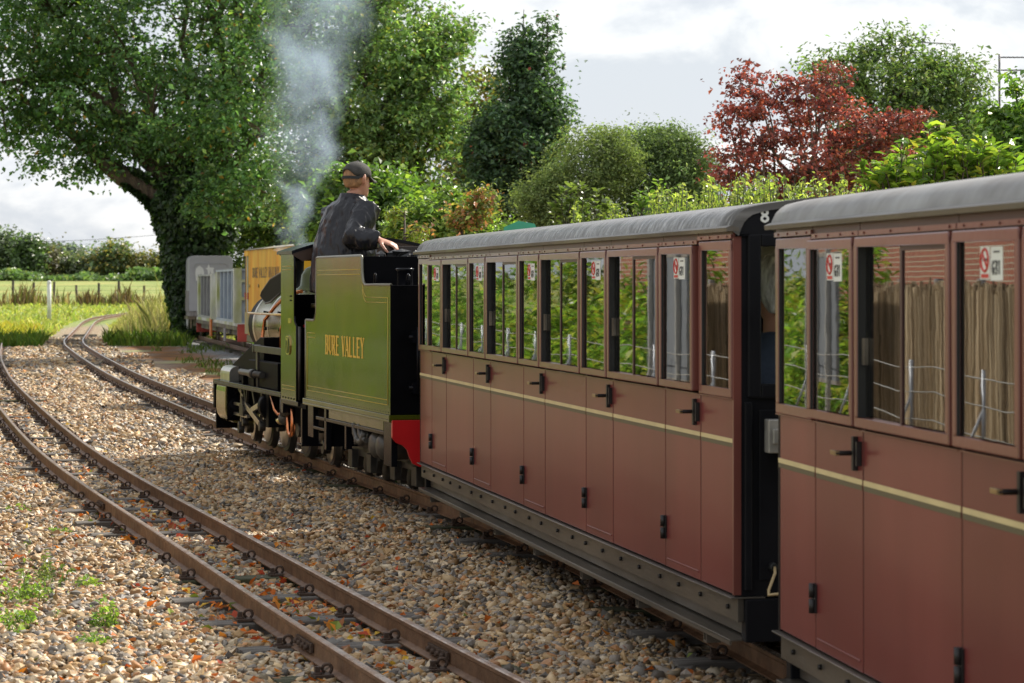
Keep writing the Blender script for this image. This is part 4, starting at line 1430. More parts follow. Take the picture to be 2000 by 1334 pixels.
# running plate, tool boxes, sloping front
for s in (-1, 1):
    mb = MB()
    mb.use(M_BLK); mb.box(*sorted((s * HW, s * .20)), 3.06, 5.66, .488, .504)
    mb.box(*sorted((s * HW, s * .36)), 2.5, 3.06, .43, .46)
    mb.box(*sorted((s * (HW - .003), s * .44)), 3.0, 3.06, .36, .503)
    mb.use(M_STEEL_DARK); mb.box(*sorted((s * (HW + .001), s * (HW - .014))), 3.06, 5.66, .468, .488)
    K.part(mb, 'running_plate', None, .002)
mb = MB(); mb.box(-.50, -.43, 3.30, 4.36, .505, .70); K.part(mb, 'tool_box', M_BLKM, .006)
for s in (-1, 1):
    mb = MB(); mb.prism([(4.14, .506), (5.40, .506), (5.42, .62), (4.62, .80), (4.28, .87), (4.14, .87)], 'x', *sorted((s * .425, s * .21)))
    w = K.part(mb, 'sloping_side_box', M_BLKM, .006)
    if s < 0:
        mb = MB()
        n_ = Vector((0, .22, .975)).normalized(); u = Vector((0, .975, -.22)).normalized()
        c0 = Vector((-.33, 5.0, .717)) + n_ * .002
        pts = [c0 + Vector((1, 0, 0)) * .055 * math.cos(R(a)) + u * .20 * math.sin(R(a)) for a in range(0, 360, 18)]
        mb.use(M_BRASS2); mb.add(pts + [p + n_ * .008 for p in pts], [tuple(range(20, 40))] + [(i, (i + 1) % 20, 20 + (i + 1) % 20, 20 + i) for i in range(20)])
        pts2 = [c0 + n_ * .0085 + (p - c0) * .75 for p in pts]
        mb.use(M_BLK); mb.add(pts2 + [p + n_ * .001 for p in pts2], [tuple(range(20, 40))])
        K.part(mb, 'name_plate', None, parent=w)
mb = MB(); mb.prism([(-.50, .505), (-.50, .56)] + arc2(-.44, .56, .06, 180, 90, 5) + [(-.34, .62), (-.34, .505)], 'y', 5.12, 5.50); K.part(mb, 'steam_chest_cover', M_STEEL)
mb = MB()
mb.use(M_STEEL_DARK); mb.box(-.515, -.495, 3.10, 4.12, .765, .815); mb.cyl((-.52, 4.1, .79), (-.46, 4.1, .79), .03, n=10)
mb.box(-.51, -.49, 3.98, 4.04, .50, .77)
K.part(mb, 'reversing_rod', None, .003)
mb = MB()
mb.cyl((-.52, 3.75, .60), (-.52, 4.55, .60), .024, n=14); mb.cyl((-.52, 4.02, .60), (-.52, 4.16, .60), .034, n=14)
K.part(mb, 'weigh_shaft', M_STEEL_DARK)
for (ya, yb) in ((4.04, 4.14), (4.44, 4.50)):
    mb = MB(); mb.box(-.525, -.485, ya, yb, .505, .60); K.part(mb, 'shaft_bracket', M_BLKM, .004)
# cylinders with polished wrapper
for s in (-1, 1):
    mb = MB()
    prof = [(s * .50, .486), (s * .525, .46), (s * .53, .42), (s * .53, .30)] + [(s * (.43 + .10 * math.cos(R(a))), .28 + .11 * math.sin(R(a))) for a in (0, -25, -50, -75, -90)] + [(s * .30, .17), (s * .30, .486)]
    mb.use(M_BOILER); mb.prism(prof, 'y', 5.14, 5.52)
    cy = K.part(mb, 'cylinder', None, .003)
    mb = MB()
    mb.use(M_BLKM)
    mb.box(*sorted((s * .515, s * .31)), 5.132, 5.139, .19, .48)
    for (zc, r) in ((.285, .095), (.43, .045)):
        mb.lathe([(0, -.045), (r * .35, -.045), (r * .4, -.02), (r * .92, -.018), (r, -.012), (r, 0)], (s * .42, 5.132, zc), 'y', 22)
        for k in range(8):
            a = 2 * math.pi * k / 8
            mb.cyl((s * .42 + r * .8 * math.cos(a), 5.112, zc + r * .8 * math.sin(a)), (s * .42 + r * .8 * math.cos(a), 5.098, zc + r * .8 * math.sin(a)), .008, n=6)
    K.part(mb, 'cylinder_cover', None, parent=cy)
# motion
for s in (-1, 1):
    x = s * .455
    mb = MB()
    def bar(a, b, h, t=.012, m=M_STEEL):
        mb.use(m)
        a, b = Vector((x, *a)), Vector((x, *b))
        d = (b - a).normalized(); up_ = Vector((1, 0, 0)).cross(d).normalized() * h / 2; o_ = Vector((t, 0, 0))
        vs = [a - up_ - o_, a + up_ - o_, b + up_ - o_, b - up_ - o_, a - up_ + o_, a + up_ + o_, b + up_ + o_, b - up_ + o_]
        mb.add(vs, [(0, 1, 2, 3), (4, 7, 6, 5), (0, 4, 5, 1), (1, 5, 6, 2), (2, 6, 7, 3), (3, 7, 4, 0)], False)
    bar((4.74, .35), (4.06, .205), .045)
    bar((4.46, .305), (3.99, .39), .04, .010)
    bar((3.98, .44), (3.98, .26), .022, .010)
    bar((5.10, .33), (4.58, .33), .022, .014)
    bar((5.10, .25), (4.58, .25), .022, .014)
    bar((4.86, .47), (4.86, .14), .016, .008)
    bar((4.72, .47), (4.66, .30), .03, .010, M_STEEL_DARK)
    bar((4.60, .47), (4.70, .20), .02, .010, M_STEEL_DARK)
    bar((4.95, .45), (4.78, .40), .018, .008)
    bar((4.40, .47), (4.30, .36), .03, .012, M_STEEL_DARK)
    mb.use(M_STEEL_DARK)
    for (y, z, r) in ((4.06, .205, .038), (4.74, .35, .04), (3.98, .44, .025), (3.98, .38, .022), (4.66, .30, .024), (4.70, .20, .03), (4.86, .14, .035), (4.86, .17, .03)):
        mb.cyl((x - .025, y, z), (x + .02, y, z), r, n=12)
    mb.box(*sorted((x - .03, x + .03)), 4.66, 4.80, .25, .34)
    K.part(mb, 'valve_gear', None, .001)
    mb = MB(); mb.use(M_BLKM); mb.box(*sorted((s * .30, s * .33)), 2.6, 5.1, .26, .44); mb.box(*sorted((s * .38, s * .50)), 3.62, 3.72, .22, .487)
    mb.lathe([(0, -.06), (.10, -.06), (.11, -.05), (.11, .05), (0, .06)], (s * .43, 3.78, .37), 'y', 20)
    K.part(mb, 'main_frame', None)
for (yw, r) in ((2.75, .13), (3.55, .2), (4.25, .2), (4.88, .2), (5.45, .12)):
    mb = MB()
    for q in (-1, 1):
        mb.use(M_STEEL_DARK)
        mb.lathe([(0, -q * .028), (r * .8, -q * .028), (r, -.018), (r, .018), (r + .018, q * -.02), (r + .018, q * -.028)], (q * .215, yw, r), 'x', 28)
        mb.use(M_STEEL)
        mb.lathe([(0, 0), (r * .84, 0), (r * .86, q * -.004)], (q * .247, yw, r), 'x', 28)
        mb.use(M_STEEL_DARK); mb.cyl((q * .245, yw, r), (q * .30, yw, r), .05, n=14)
    mb.cyl((-.2, yw, r), (.2, yw, r), .025)
    K.part(mb, 'wheelset', None)
mb = MB()
mb.tube([(-.47, 2.93, .40), (-.47, 2.93, .25), (-.47, 2.95, .215), (-.47, 3.0, .20), (-.47, 3.05, .215), (-.47, 3.08, .25), (-.47, 3.08, .34)], .017, 10)
mb.tube([(-.49, 3.56, .46), (-.49, 3.44, .36), (-.48, 3.36, .33), (-.46, 3.2, .34)], .014, 8)
mb.tube([(-.42, 3.9, .62), (-.45, 3.95, .58), (-.46, 3.93, .51)], .015, 8)
K.part(mb, 'injector_pipe', M_COPPER)
mb = MB()
mb.use(M_TANK); mb.cyl((-.47, 3.16, .33), (-.47, 3.16, .46), .045, n=10); mb.sphere((-.47, 3.10, .38), .055, n=10, m=7); mb.sphere((-.47, 3.2, .31), .05, n=10, m=7)
mb.use(M_BRASS2); mb.lathe([(.02, 0), (.028, .05), (.018, .14), (.012, .18)], (-.48, 3.24, .285), 'y', 12)
K.part(mb, 'injector', None)
mb = MB(); mb.box(-HW + .002, HW - .002, 5.60, 5.665, .27, .487); mb.box(-HW + .03, HW - .03, 5.665, 5.70, .10, .30)
K.part(mb, 'front_beam', M_BLKM, .004)
for s in (-1, 1):
    mb = MB(); mb.use(M_BLK)
    mb.box(*sorted((s * .50, s * .38)), 2.50, 2.54, .16, .43); mb.box(*sorted((s * .51, s * .36)), 2.47, 2.62, .155, .17)
    K.part(mb, 'cab_step', None, .003)
mb = MB(); mb.box(-.03, .505, 1.942, 1.956, .46, 1.53); T.part(mb, 'bulkhead', mat('brown_black_plate', (.028, .018, .013), .45, 0, var=.3, vscale=5), .003)
# ================================================================ people
M_SKIN = mat('skin', (.50, .245, .165), .5, 0, var=.08, vscale=20, bump=.08, bscale=120)
M_SKIN.node_tree.nodes['Principled BSDF'].inputs['Subsurface Weight'].default_value = .12
M_SKIN.node_tree.nodes['Principled BSDF'].inputs['Subsurface Radius'].default_value = (.02, .006, .003)
M_HAIR_G = mat('ginger_hair', (.30, .155, .07), .6, 0, var=.3, vscale=40, bump=.6, bscale=90, stretch=(1, 1, .25))
M_HAIR_W = mat('grey_hair', (.80, .78, .73), .55, 0, var=.35, vscale=45, bump=.7, bscale=110, stretch=(1, 1, .22), col2=(.40, .38, .35), c2scale=40)
M_JACKET = mat('black_waxed_jacket', (.013, .013, .017), .32, 0, var=.25, vscale=7, bump=.9, bscale=8, spec=.35, detail=3, bdist=.06, stretch=(1, 1, .5))
M_TROUSER = mat('dark_work_trousers', (.018, .019, .024), .8, 0, var=.2, vscale=9, bump=.3, bscale=25)
M_CAP = mat('faded_black_cap', (.045, .042, .038), .85, 0, var=.35, vscale=22, bump=.3, bscale=200)
M_STRAP = mat('cap_strap', (.012, .012, .012), .6)
M_NAVY = mat('navy_jacket', (.035, .05, .08), .8, 0, var=.2, vscale=14, bump=.3, bscale=60)
M_BOOT = mat('black_boot', (.012, .011, .011), .5)

def rings_loft(mb, rings, n=20, cap=True):
    vs, fs = [], []
    for (c, u, w, a, b) in rings:
        c, u, w = Vector(c), Vector(u).normalized(), Vector(w).normalized()
        for k in range(n):
            t = 2 * math.pi * k / n
            vs.append(c + u * a * math.cos(t) + w * b * math.sin(t))
    for i in range(len(rings) - 1):
        for k in range(n):
            k2 = (k + 1) % n
            fs.append((i * n + k, i * n + k2, (i + 1) * n + k2, (i + 1) * n + k))
    if cap:
        fs.append(tuple(reversed(range(n)))); fs.append(tuple((len(rings) - 1) * n + k for k in range(n)))
    mb.add(vs, fs, True)

def fused(name, mb, m, parent, voxel, smooth=4, wrinkle=0.0, wfreq=(9, 9, 5), seed=0):
    """one continuous skin over the overlapping lofts"""
    me = bpy.data.meshes.new(name)
    me.from_pydata(mb.v, [], mb.f)
    tmp = bpy.data.objects.new(name + '_shape', me)
    COL.objects.link(tmp)
    md = tmp.modifiers.new('r', 'REMESH'); md.mode = 'VOXEL'; md.voxel_size = voxel; md.use_smooth_shade = True
    sm = tmp.modifiers.new('s', 'SMOOTH'); sm.iterations = smooth; sm.factor = .5
    bpy.context.view_layer.update()
    dg = bpy.context.evaluated_depsgraph_get()
    out = bpy.data.meshes.new_from_object(tmp.evaluated_get(dg))
    bpy.data.objects.remove(tmp)
    bpy.data.meshes.remove(me)
    out.name = name
    if wrinkle:
        n = len(out.vertices)
        co = np.empty(n * 3, np.float32); no = np.empty(n * 3, np.float32)
        out.vertices.foreach_get('co', co); out.vertices.foreach_get('normal', no)
        co = co.reshape(-1, 3); no = no.reshape(-1, 3)
        d = np.empty(n, np.float32)
        for i in range(n):
            x, y, z = co[i]
            p = Vector((x * wfreq[0] + z * 3.0 + seed, y * wfreq[1] - z * 4.0, z * wfreq[2] + x * 3))
            v = mnoise.noise(p)
            d[i] = (1 - abs(v) * 2.6) * .7 + mnoise.noise(p * 2.3) * .4
        co += no * (d * wrinkle)[:, None]
        out.vertices.foreach_set('co', co.reshape(-1))
        out.update()
    out.materials.clear()
    out.materials.append(m)
    out.polygons.foreach_set('use_smooth', [True] * len(out.polygons))
    o = link(name, out, parent)
    return o

def limb(mb, pts, rad, n=14):
    mb.tube(pts, rad, n)

def make_head(mb, c, f, up=Vector((0, 0, 1)), s=1.0):
    """skull, jaw, nose, ears on the head centre c looking along f"""
    c, f = Vector(c), Vector(f).normalized()
    r = f.cross(up).normalized()
    def at(a, b, h): return c + (r * a + f * b + up * h) * s
    prof = [(-.118, .028, .030, .045), (-.10, .045, .048, .040), (-.07, .058, .066, .026), (-.035, .068, .082, .010), (0, .074, .094, 0), (.04, .077, .098, -.004), (.08, .069, .088, -.006), (.108, .045, .058, -.006), (.122, .015, .02, -.006)]
    rings_loft(mb, [(at(0, off, h), r, f, a * s, b * s) for (h, a, b, off) in prof], 20)
    mb.tube([at(0, .09, .03), at(0, .108, -.012), at(0, .112, -.028), at(0, .092, -.036)], [.008 * s, .013 * s, .015 * s, .008 * s], 8)       # nose
    mb.tube([at(-.03, .083, .035), at(0, .098, .038), at(.03, .083, .035)], [.008 * s] * 3, 6)     # brow
    mb.tube([at(-.022, .082, -.066), at(0, .094, -.064), at(.022, .082, -.066)], [.007 * s] * 3, 6)  # lips
    for q in (-1, 1):
        ear = [at(q * .074, -.004, -.034), at(q * .084, -.016, -.016), at(q * .091, -.024, .010), at(q * .087, -.014, .030), at(q * .076, .0, .024)]
        mb.tube(ear, [.009 * s, .014 * s, .016 * s, .013 * s, .008 * s], 8)
    return at

def hand(mb, wrist, d, palm_n, s=1.0, curl=1.0, thumb=1):
    """palm and five fingers; d points along the fingers, palm_n out of the palm"""
    w, d, pn = Vector(wrist), Vector(d).normalized(), Vector(palm_n).normalized()
    side = d.cross(pn).normalized() * thumb
    rings_loft(mb, [(w, side, pn, .028 * s, .02 * s), (w + d * .04 * s, side, pn, .038 * s, .017 * s), (w + d * .085 * s, side, pn, .041 * s, .014 * s), (w + d * .10 * s, side, pn, .036 * s, .011 * s)], 14)
    for k, ln in enumerate((.070, .080, .075, .058)):
        b = w + d * .092 * s + side * (.028 - .0185 * k) * s
        pts = [b]
        ang = .25 * curl
        p = b
        for j, fr in enumerate((.45, .32, .23)):
            dd = d * math.cos(ang) + pn * math.sin(ang)
            p = p + dd * ln * fr * s
            pts.append(p)
            ang += .62 * curl
        mb.tube(pts, [.0095 * s, .009 * s, .0085 * s, .0068 * s], 8)
    b = w + d * .03 * s + side * .032 * s
    mb.tube([b, b + (d * .5 + side * .8 + pn * .25) * .035 * s, b + (d * .95 + side * .75 + pn * .5) * .055 * s, b + (d * 1.25 + side * .55 + pn * .75) * .07 * s], [.013 * s, .012 * s, .010 * s, .008 * s], 8)

# ---------------------------------------------------------------- the driver, standing in the cab, looking back over his right shoulder side
def make_driver():
    base = frame_pt(-.22, 2.42, .451)
    o = empty('person', base, 0, 'driver in black waxed jacket and faded cap standing in the locomotive cab', 'person')
    zb = .451
    f = Vector((.72, .69, 0)).normalized(); r = f.cross(Vector((0, 0, 1))).normalized()
    Z = lambda z: z - zb
    hc = Vector((.088, 0, Z(1.992)))
    fh = Vector((.66, .75, -.06)).normalized()
    sR = Vector((.04, 0, Z(1.795))) + r * .185
    sL = Vector((.04, 0, Z(1.795))) - r * .185
    eR = Vector((.088, -.30, Z(1.585)))
    wR = Vector((.258, -.37, Z(1.572)))
    eL = sL + Vector((.05, .12, -.27)); wL = eL + Vector((.18, .16, -.02))
    hip = Vector((0, .03, Z(1.22)))
    # body under the clothes: one continuous surface from head to feet
    mb = MB()
    make_head(mb, hc, fh)
    rings_loft(mb, [(Vector((.045, 0, Z(1.80))), r, f, .07, .065), (Vector((.06, 0, Z(1.86))), r, f, .057, .06), (Vector((.078, 0, Z(1.92))), r, f, .055, .06)], 14)
    rings_loft(mb, [((0, .03, Z(1.18)), r, f, .16, .11), ((0, 0, Z(1.45)), r, f, .17, .12), ((.02, 0, Z(1.68)), r, f, .18, .11), ((.04, 0, Z(1.80)), r, f, .13, .08), ((.05, 0, Z(1.84)), r, f, .06, .06)], 18)
    for sh, e, w in ((sR, eR, wR), (sL, eL, wL)):
        limb(mb, [sh, (sh + e) / 2, e, (e + w) / 2, w], [.055, .05, .042, .04, .028])
    hd = (wR - eR).normalized()
    hand(mb, wR, hd + Vector((.25, .05, -.30)), Vector((-.15, .25, -.95)), 1.0, .85, -1)
    hand(mb, wL, (wL - eL), Vector((0, 0, -1)), 1.0, .9, 1)
    for q in (-1, 1):
        h = hip + r * q * .09; k = h + f * .02 + Vector((0, 0, -.40)); a = Vector((h.x, h.y, Z(.53)))
        limb(mb, [h + Vector((0, 0, .05)), k, a], [.085, .058, .04])
        limb(mb, [a, a + f * .06 + Vector((0, 0, -.045)), a + f * .15 + Vector((0, 0, -.055))], [.042, .04, .03])
    fused('body', mb, M_SKIN, o, .0075, 2)
    # jacket
    mb = MB()
    rings_loft(mb, [((-.005, .01, Z(1.22)), r, f, .265, .215), ((0, 0, Z(1.45)), r, f, .255, .20), ((.01, 0, Z(1.60)), r, f, .24, .178), ((.025, -.004, Z(1.72)), r, f, .222, .15), ((.036, -.006, Z(1.795)), r, f, .195, .125), ((.045, 0, Z(1.85)), r, f, .13, .10), ((.055, 0, Z(1.885)), r, f, .08, .082)], 26)
    for sh, e, w in ((sR, eR, wR), (sL, eL, wL)):
        limb(mb, [sh + (sh - e).normalized() * -.0, sh * .55 + e * .45, e, e * .5 + w * .5, w + (w - e).normalized() * .0], [.092, .090, .084, .074, .055], 18)
    # collar standing up at the nape
    fused('jacket', mb, M_JACKET, o, .009, 2, .011, (13, 13, 6), 2.0)
    mb = MB()
    col = []
    n = 18
    for lev, (z, a, b, dx) in enumerate(((1.835, .100, .100, .046), (1.868, .090, .094, .052), (1.902, .085, .090, .058), (1.903, .077, .082, .058), (1.85, .074, .078, .052))):
        for k in range(n):
            t = R(35 + 290 * k / (n - 1))
            drop = .03 * (abs(k - (n - 1) / 2) / ((n - 1) / 2)) ** 2 * (1 if lev in (2, 3) else .3)
            col.append(Vector((dx, 0, Z(z) - drop)) + f * b * math.cos(t) + r * a * math.sin(t))
    fs = []
    for i in range(4):
        for k in range(n - 1):
            fs.append((i * n + k, i * n + k + 1, (i + 1) * n + k + 1, (i + 1) * n + k))
    mb.add(col, fs, True)
    mb.build('collar', M_JACKET, o)
    # trousers and boots
    mb = MB()
    rings_loft(mb, [(hip + Vector((0, 0, .06)), r, f, .19, .14), (hip, r, f, .20, .15), (hip + Vector((0, 0, -.1)), r, f, .185, .12)], 18)
    for q in (-1, 1):
        h = hip + r * q * .09; k = h + f * .02 + Vector((0, 0, -.40)); a = Vector((h.x, h.y, Z(.50)))
        limb(mb, [h, k, a], [.105, .08, .065])
    fused('trousers', mb, M_TROUSER, o, .012, 2, .006)
    for q in (-1, 1):
        h = hip + r * q * .09; a = Vector((h.x, h.y, Z(.52)))
        mb = MB()
        limb(mb, [a + Vector((0, 0, .05)), a + Vector((0, 0, -.02)), a + f * .07 + Vector((0, 0, -.028)), a + f * .17 + Vector((0, 0, -.033))], [.05, .052, .046, .034], 12)
        mb.build('boot', M_BOOT, o)
    # hair below the cap, cap with peak and back strap
    up = Vector((0, 0, 1))
    rh = fh.cross(up).normalized()
    upc = rh.cross(fh).normalized()
    def at(a, b, h): return hc + rh * a + fh * b + upc * h
    mb = MB()
    rings = []
    for (h, a, b, off) in ((-.056, .046, .034, -.050), (-.044, .060, .052, -.040), (-.02, .077, .076, -.026), (.02, .083, .097, -.010), (.07, .079, .095, -.008)):
        rings.append((at(0, off, h), rh, fh, a, b))
    rings_loft(mb, rings, 24)
    hair = fused('hair', mb, M_HAIR_G, o, .008, 2, .003, (60, 60, 30))
    mb = MB()
    prof = [(.020, .088, .108), (.045, .090, .110), (.075, .086, .104), (.100, .070, .084), (.118, .046, .055), (.128, .018, .022)]
    vs, fs = [], []
    n = 28
    for (h, a, b) in prof:
        for k in range(n):
            t = 2 * math.pi * k / n
            # an arched gap over the strap at the back
            back = max(0.0, -math.cos(t) - .72) / .28
            hh = h + (.044 * back if h < .03 else (.022 * back if h < .05 else 0))
            vs.append(at(a * math.sin(t), b * math.cos(t) - .004, hh))
    for i in range(len(prof) - 1):
        for k in range(n):
            k2 = (k + 1) % n
            fs.append((i * n + k, i * n + k2, (i + 1) * n + k2, (i + 1) * n + k))
    fs.append(tuple((len(prof) - 1) * n + k for k in range(n)))
    mb.add(vs, fs, True)
    mb.sphere(at(0, -.004, .130), .008, n=8, m=5)
    cap = mb.build('cap', M_CAP, o)
    md = cap.modifiers.new('t', 'SOLIDIFY'); md.thickness = .004
    mb = MB()
    vs, fs = [], []
    for j in range(5):
        for k in range(11):
            t = R(-62 + 124 * k / 10)
            e = j / 4 * .072 * math.cos(t) ** .6
            vs.append(at(.088 * math.sin(t) * (1 - .06 * j / 4), .104 * math.cos(t) + e, .026 - .022 * (j / 4) - .02 * (math.sin(t)) ** 2 * (j / 4)))
    for j in range(4):
        for k in range(10):
            fs.append((j * 11 + k, j * 11 + k + 1, (j + 1) * 11 + k + 1, (j + 1) * 11 + k))
    mb.add(vs, fs, True)
    pk = mb.build('peak', M_CAP, cap)
    md = pk.modifiers.new('t', 'SOLIDIFY'); md.thickness = .004
    mb = MB()
    pts = [at(.0915 * math.sin(R(t)), .111 * math.cos(R(t)) - .004, .022 - .012 * (1 if 120 < t < 240 else 0)) for t in range(95, 268, 9)]
    for a, b in zip(pts[:-1], pts[1:]):
        q = (a - hc); q.z = 0; q.normalize(); q = q * .003
        h = upc * .010
        mb.add([a - h - q, a + h - q, b + h - q, b - h - q, a - h + q, a + h + q, b + h + q, b - h + q], [(4, 5, 6, 7), (0, 3, 2, 1), (1, 2, 6, 5), (0, 4, 7, 3), (0, 1, 5, 4), (2, 3, 7, 6)], False)
    mb.build('strap', M_STRAP, cap)
make_driver()

# ---------------------------------------------------------------- the passenger in the rear compartment of coach 8
def make_passenger():
    base = Vector((.925, 8.36, .271))
    o = empty('person', base, 0, 'grey haired passenger in navy jacket sitting behind the open end window', 'person')
    zb = .271
    f = Vector((-.30, .95, 0)).normalized(); r = f.cross(Vector((0, 0, 1))).normalized()
    Z = lambda z: z - zb
    hc = Vector((0, .02, Z(1.255)))
    mb = MB()
    fh = Vector((-.22, .97, -.05)).normalized()
    make_head(mb, hc, fh)
    rings_loft(mb, [((0, 0, Z(1.02)), r, f, .075, .065), ((0, .005, Z(1.10)), r, f, .058, .058), ((0, .015, Z(1.18)), r, f, .055, .058)], 14)
    rings_loft(mb, [((0, .04, Z(.52)), r, f, .16, .12), ((0, .02, Z(.75)), r, f, .16, .11), ((0, 0, Z(.95)), r, f, .18, .105), ((0, 0, Z(1.04)), r, f, .13, .08), ((0, 0, Z(1.08)), r, f, .06, .06)], 18)
    for q in (-1, 1):
        sh = r * q * .18 + Vector((0, 0, Z(1.0))); e = sh + f * .10 + Vector((0, 0, -.24)); w = e + f * .22 - r * q * .08 + Vector((0, 0, -.02))
        limb(mb, [sh, e, w], [.052, .042, .028])
        hand(mb, w, f - r * q * .3 + Vector((0, 0, -.2)), Vector((0, 0, -1)), 1, .5, q)
        h = r * q * .09 + Vector((0, .03, Z(.56))); k = h + f * .42; a = k + f * .02 + Vector((0, 0, -.22))
        limb(mb, [h, k, a], [.08, .055, .04]); limb(mb, [a, a + f * .14 + Vector((0, 0, -.02))], [.035, .028])
    fused('body', mb, M_SKIN, o, .011, 2)
    mb = MB()
    rings_loft(mb, [((0, .04, Z(.55)), r, f, .20, .15), ((0, .02, Z(.75)), r, f, .20, .145), ((0, 0, Z(.93)), r, f, .215, .135), ((0, 0, Z(1.02)), r, f, .175, .105), ((0, 0, Z(1.07)), r, f, .10, .085), ((0, 0, Z(1.105)), r, f, .075, .078)], 22)
    for q in (-1, 1):
        sh = r * q * .185 + Vector((0, 0, Z(.985))); e = sh + f * .10 + Vector((0, 0, -.23)); w = e + f * .20 - r * q * .07 + Vector((0, 0, -.02))
        limb(mb, [sh, e, w], [.075, .062, .045], 16)
    fused('jacket', mb, M_NAVY, o, .012, 3, .005)
    mb = MB()
    rings_loft(mb, [((0, .05, Z(.66)), r, f, .17, .13), ((0, .05, Z(.56)), r, f, .18, .15)], 16)
    for q in (-1, 1):
        h = r * q * .09 + Vector((0, .03, Z(.60))); k = h + f * .42; a = k + f * .02 + Vector((0, 0, -.24))
        limb(mb, [h, k, a], [.09, .068, .055])
    fused('trousers', mb, M_TROUSER, o, .012, 2)
    up = Vector((0, 0, 1)); rh = fh.cross(up).normalized(); upc = rh.cross(fh).normalized()
    def at(a, b, h): return hc + rh * a + fh * b + upc * h
    mb = MB()
    rings = []
    for (h, a, b, off) in ((-.085, .05, .035, -.048), (-.06, .064, .052, -.040), (-.02, .080, .082, -.026), (.03, .086, .096, -.014), (.075, .080, .095, -.008), (.112, .056, .070, -.006), (.132, .022, .028, -.004)):
        rings.append((at(0, off, h), rh, fh, a, b))
    rings_loft(mb, rings, 24)
    fused('hair', mb, M_HAIR_W, o, .008, 2, .005, (55, 55, 22))
make_passenger()
# ================================================================ trees and plants
M_BARK = mat('oak_bark', (.085, .058, .040), .85, 0, var=.35, vscale=6, bump=.9, bscale=10, stretch=(3, 3, .7), bdist=.05, col2=(.13, .095, .06), c2scale=2)
M_TWIG = mat('brown_twig', (.07, .05, .035), .8, 0, var=.3, vscale=10)
M_TWIG_RED = mat('maple_branch', (.14, .105, .08), .7, 0, var=.3, vscale=12)
LEAF = leaf_mat('leaf', .36, .46, .7, (1.1, 1.25, .6))
LEAF_RED = leaf_mat('red_leaf', .45, .42, .45, (1.25, .8, .6))
LEAF_GLOSS = leaf_mat('glossy_leaf', .40, .46, .6)
LEAF_SOFT = leaf_mat('soft_leaf', .6, .35, .25)

def blob(px, py, rx, rz, Y, dep=None):
    """a clump of crown seen at a pixel of the photograph, with its radii in pixels, at distance Y"""
    c = P(px, py, Y)
    k = Y / F
    return (c, rx * k, (dep if dep is not None else (rx + rz) * .5 * k), rz * k)

def crown_points(rng, blobs, clusters, per, cr, shell=.45, flat=.7):
    vol = np.array([max(b[1] * b[2] * b[3], 1e-4) ** .55 for b in blobs])
    pick = rng.choice(len(blobs), clusters, p=vol / vol.sum())
    d = unit(rng.normal(size=(clusters, 3)))
    u = shell + (1 - shell) * rng.uniform(size=clusters) ** .6
    C = np.array([b[0] for b in blobs])[pick]
    Rr = np.array([b[1:] for b in blobs])[pick]
    cc = C + d * Rr * u[:, None]
    size = cr * np.exp(rng.normal(size=clusters) * .35)
    idx = np.repeat(np.arange(clusters), per)
    off = np.clip(rng.normal(size=(len(idx), 3)), -1.7, 1.7) * size[idx][:, None] * np.array([1, 1, flat])
    pos = cc[idx] + off
    out = unit(off + d[idx] * size[idx][:, None] * .8)
    return pos, out, cc, idx

def wander(rng, a, b, n, amp):
    a, b = Vector(a), Vector(b)
    L = (b - a).length
    pts = [a]
    for k in range(1, n):
        t = k / n
        pts.append(a.lerp(b, t) + Vector(rng.normal(size=3)) * amp * L * math.sin(math.pi * t))
    pts.append(b)
    return pts

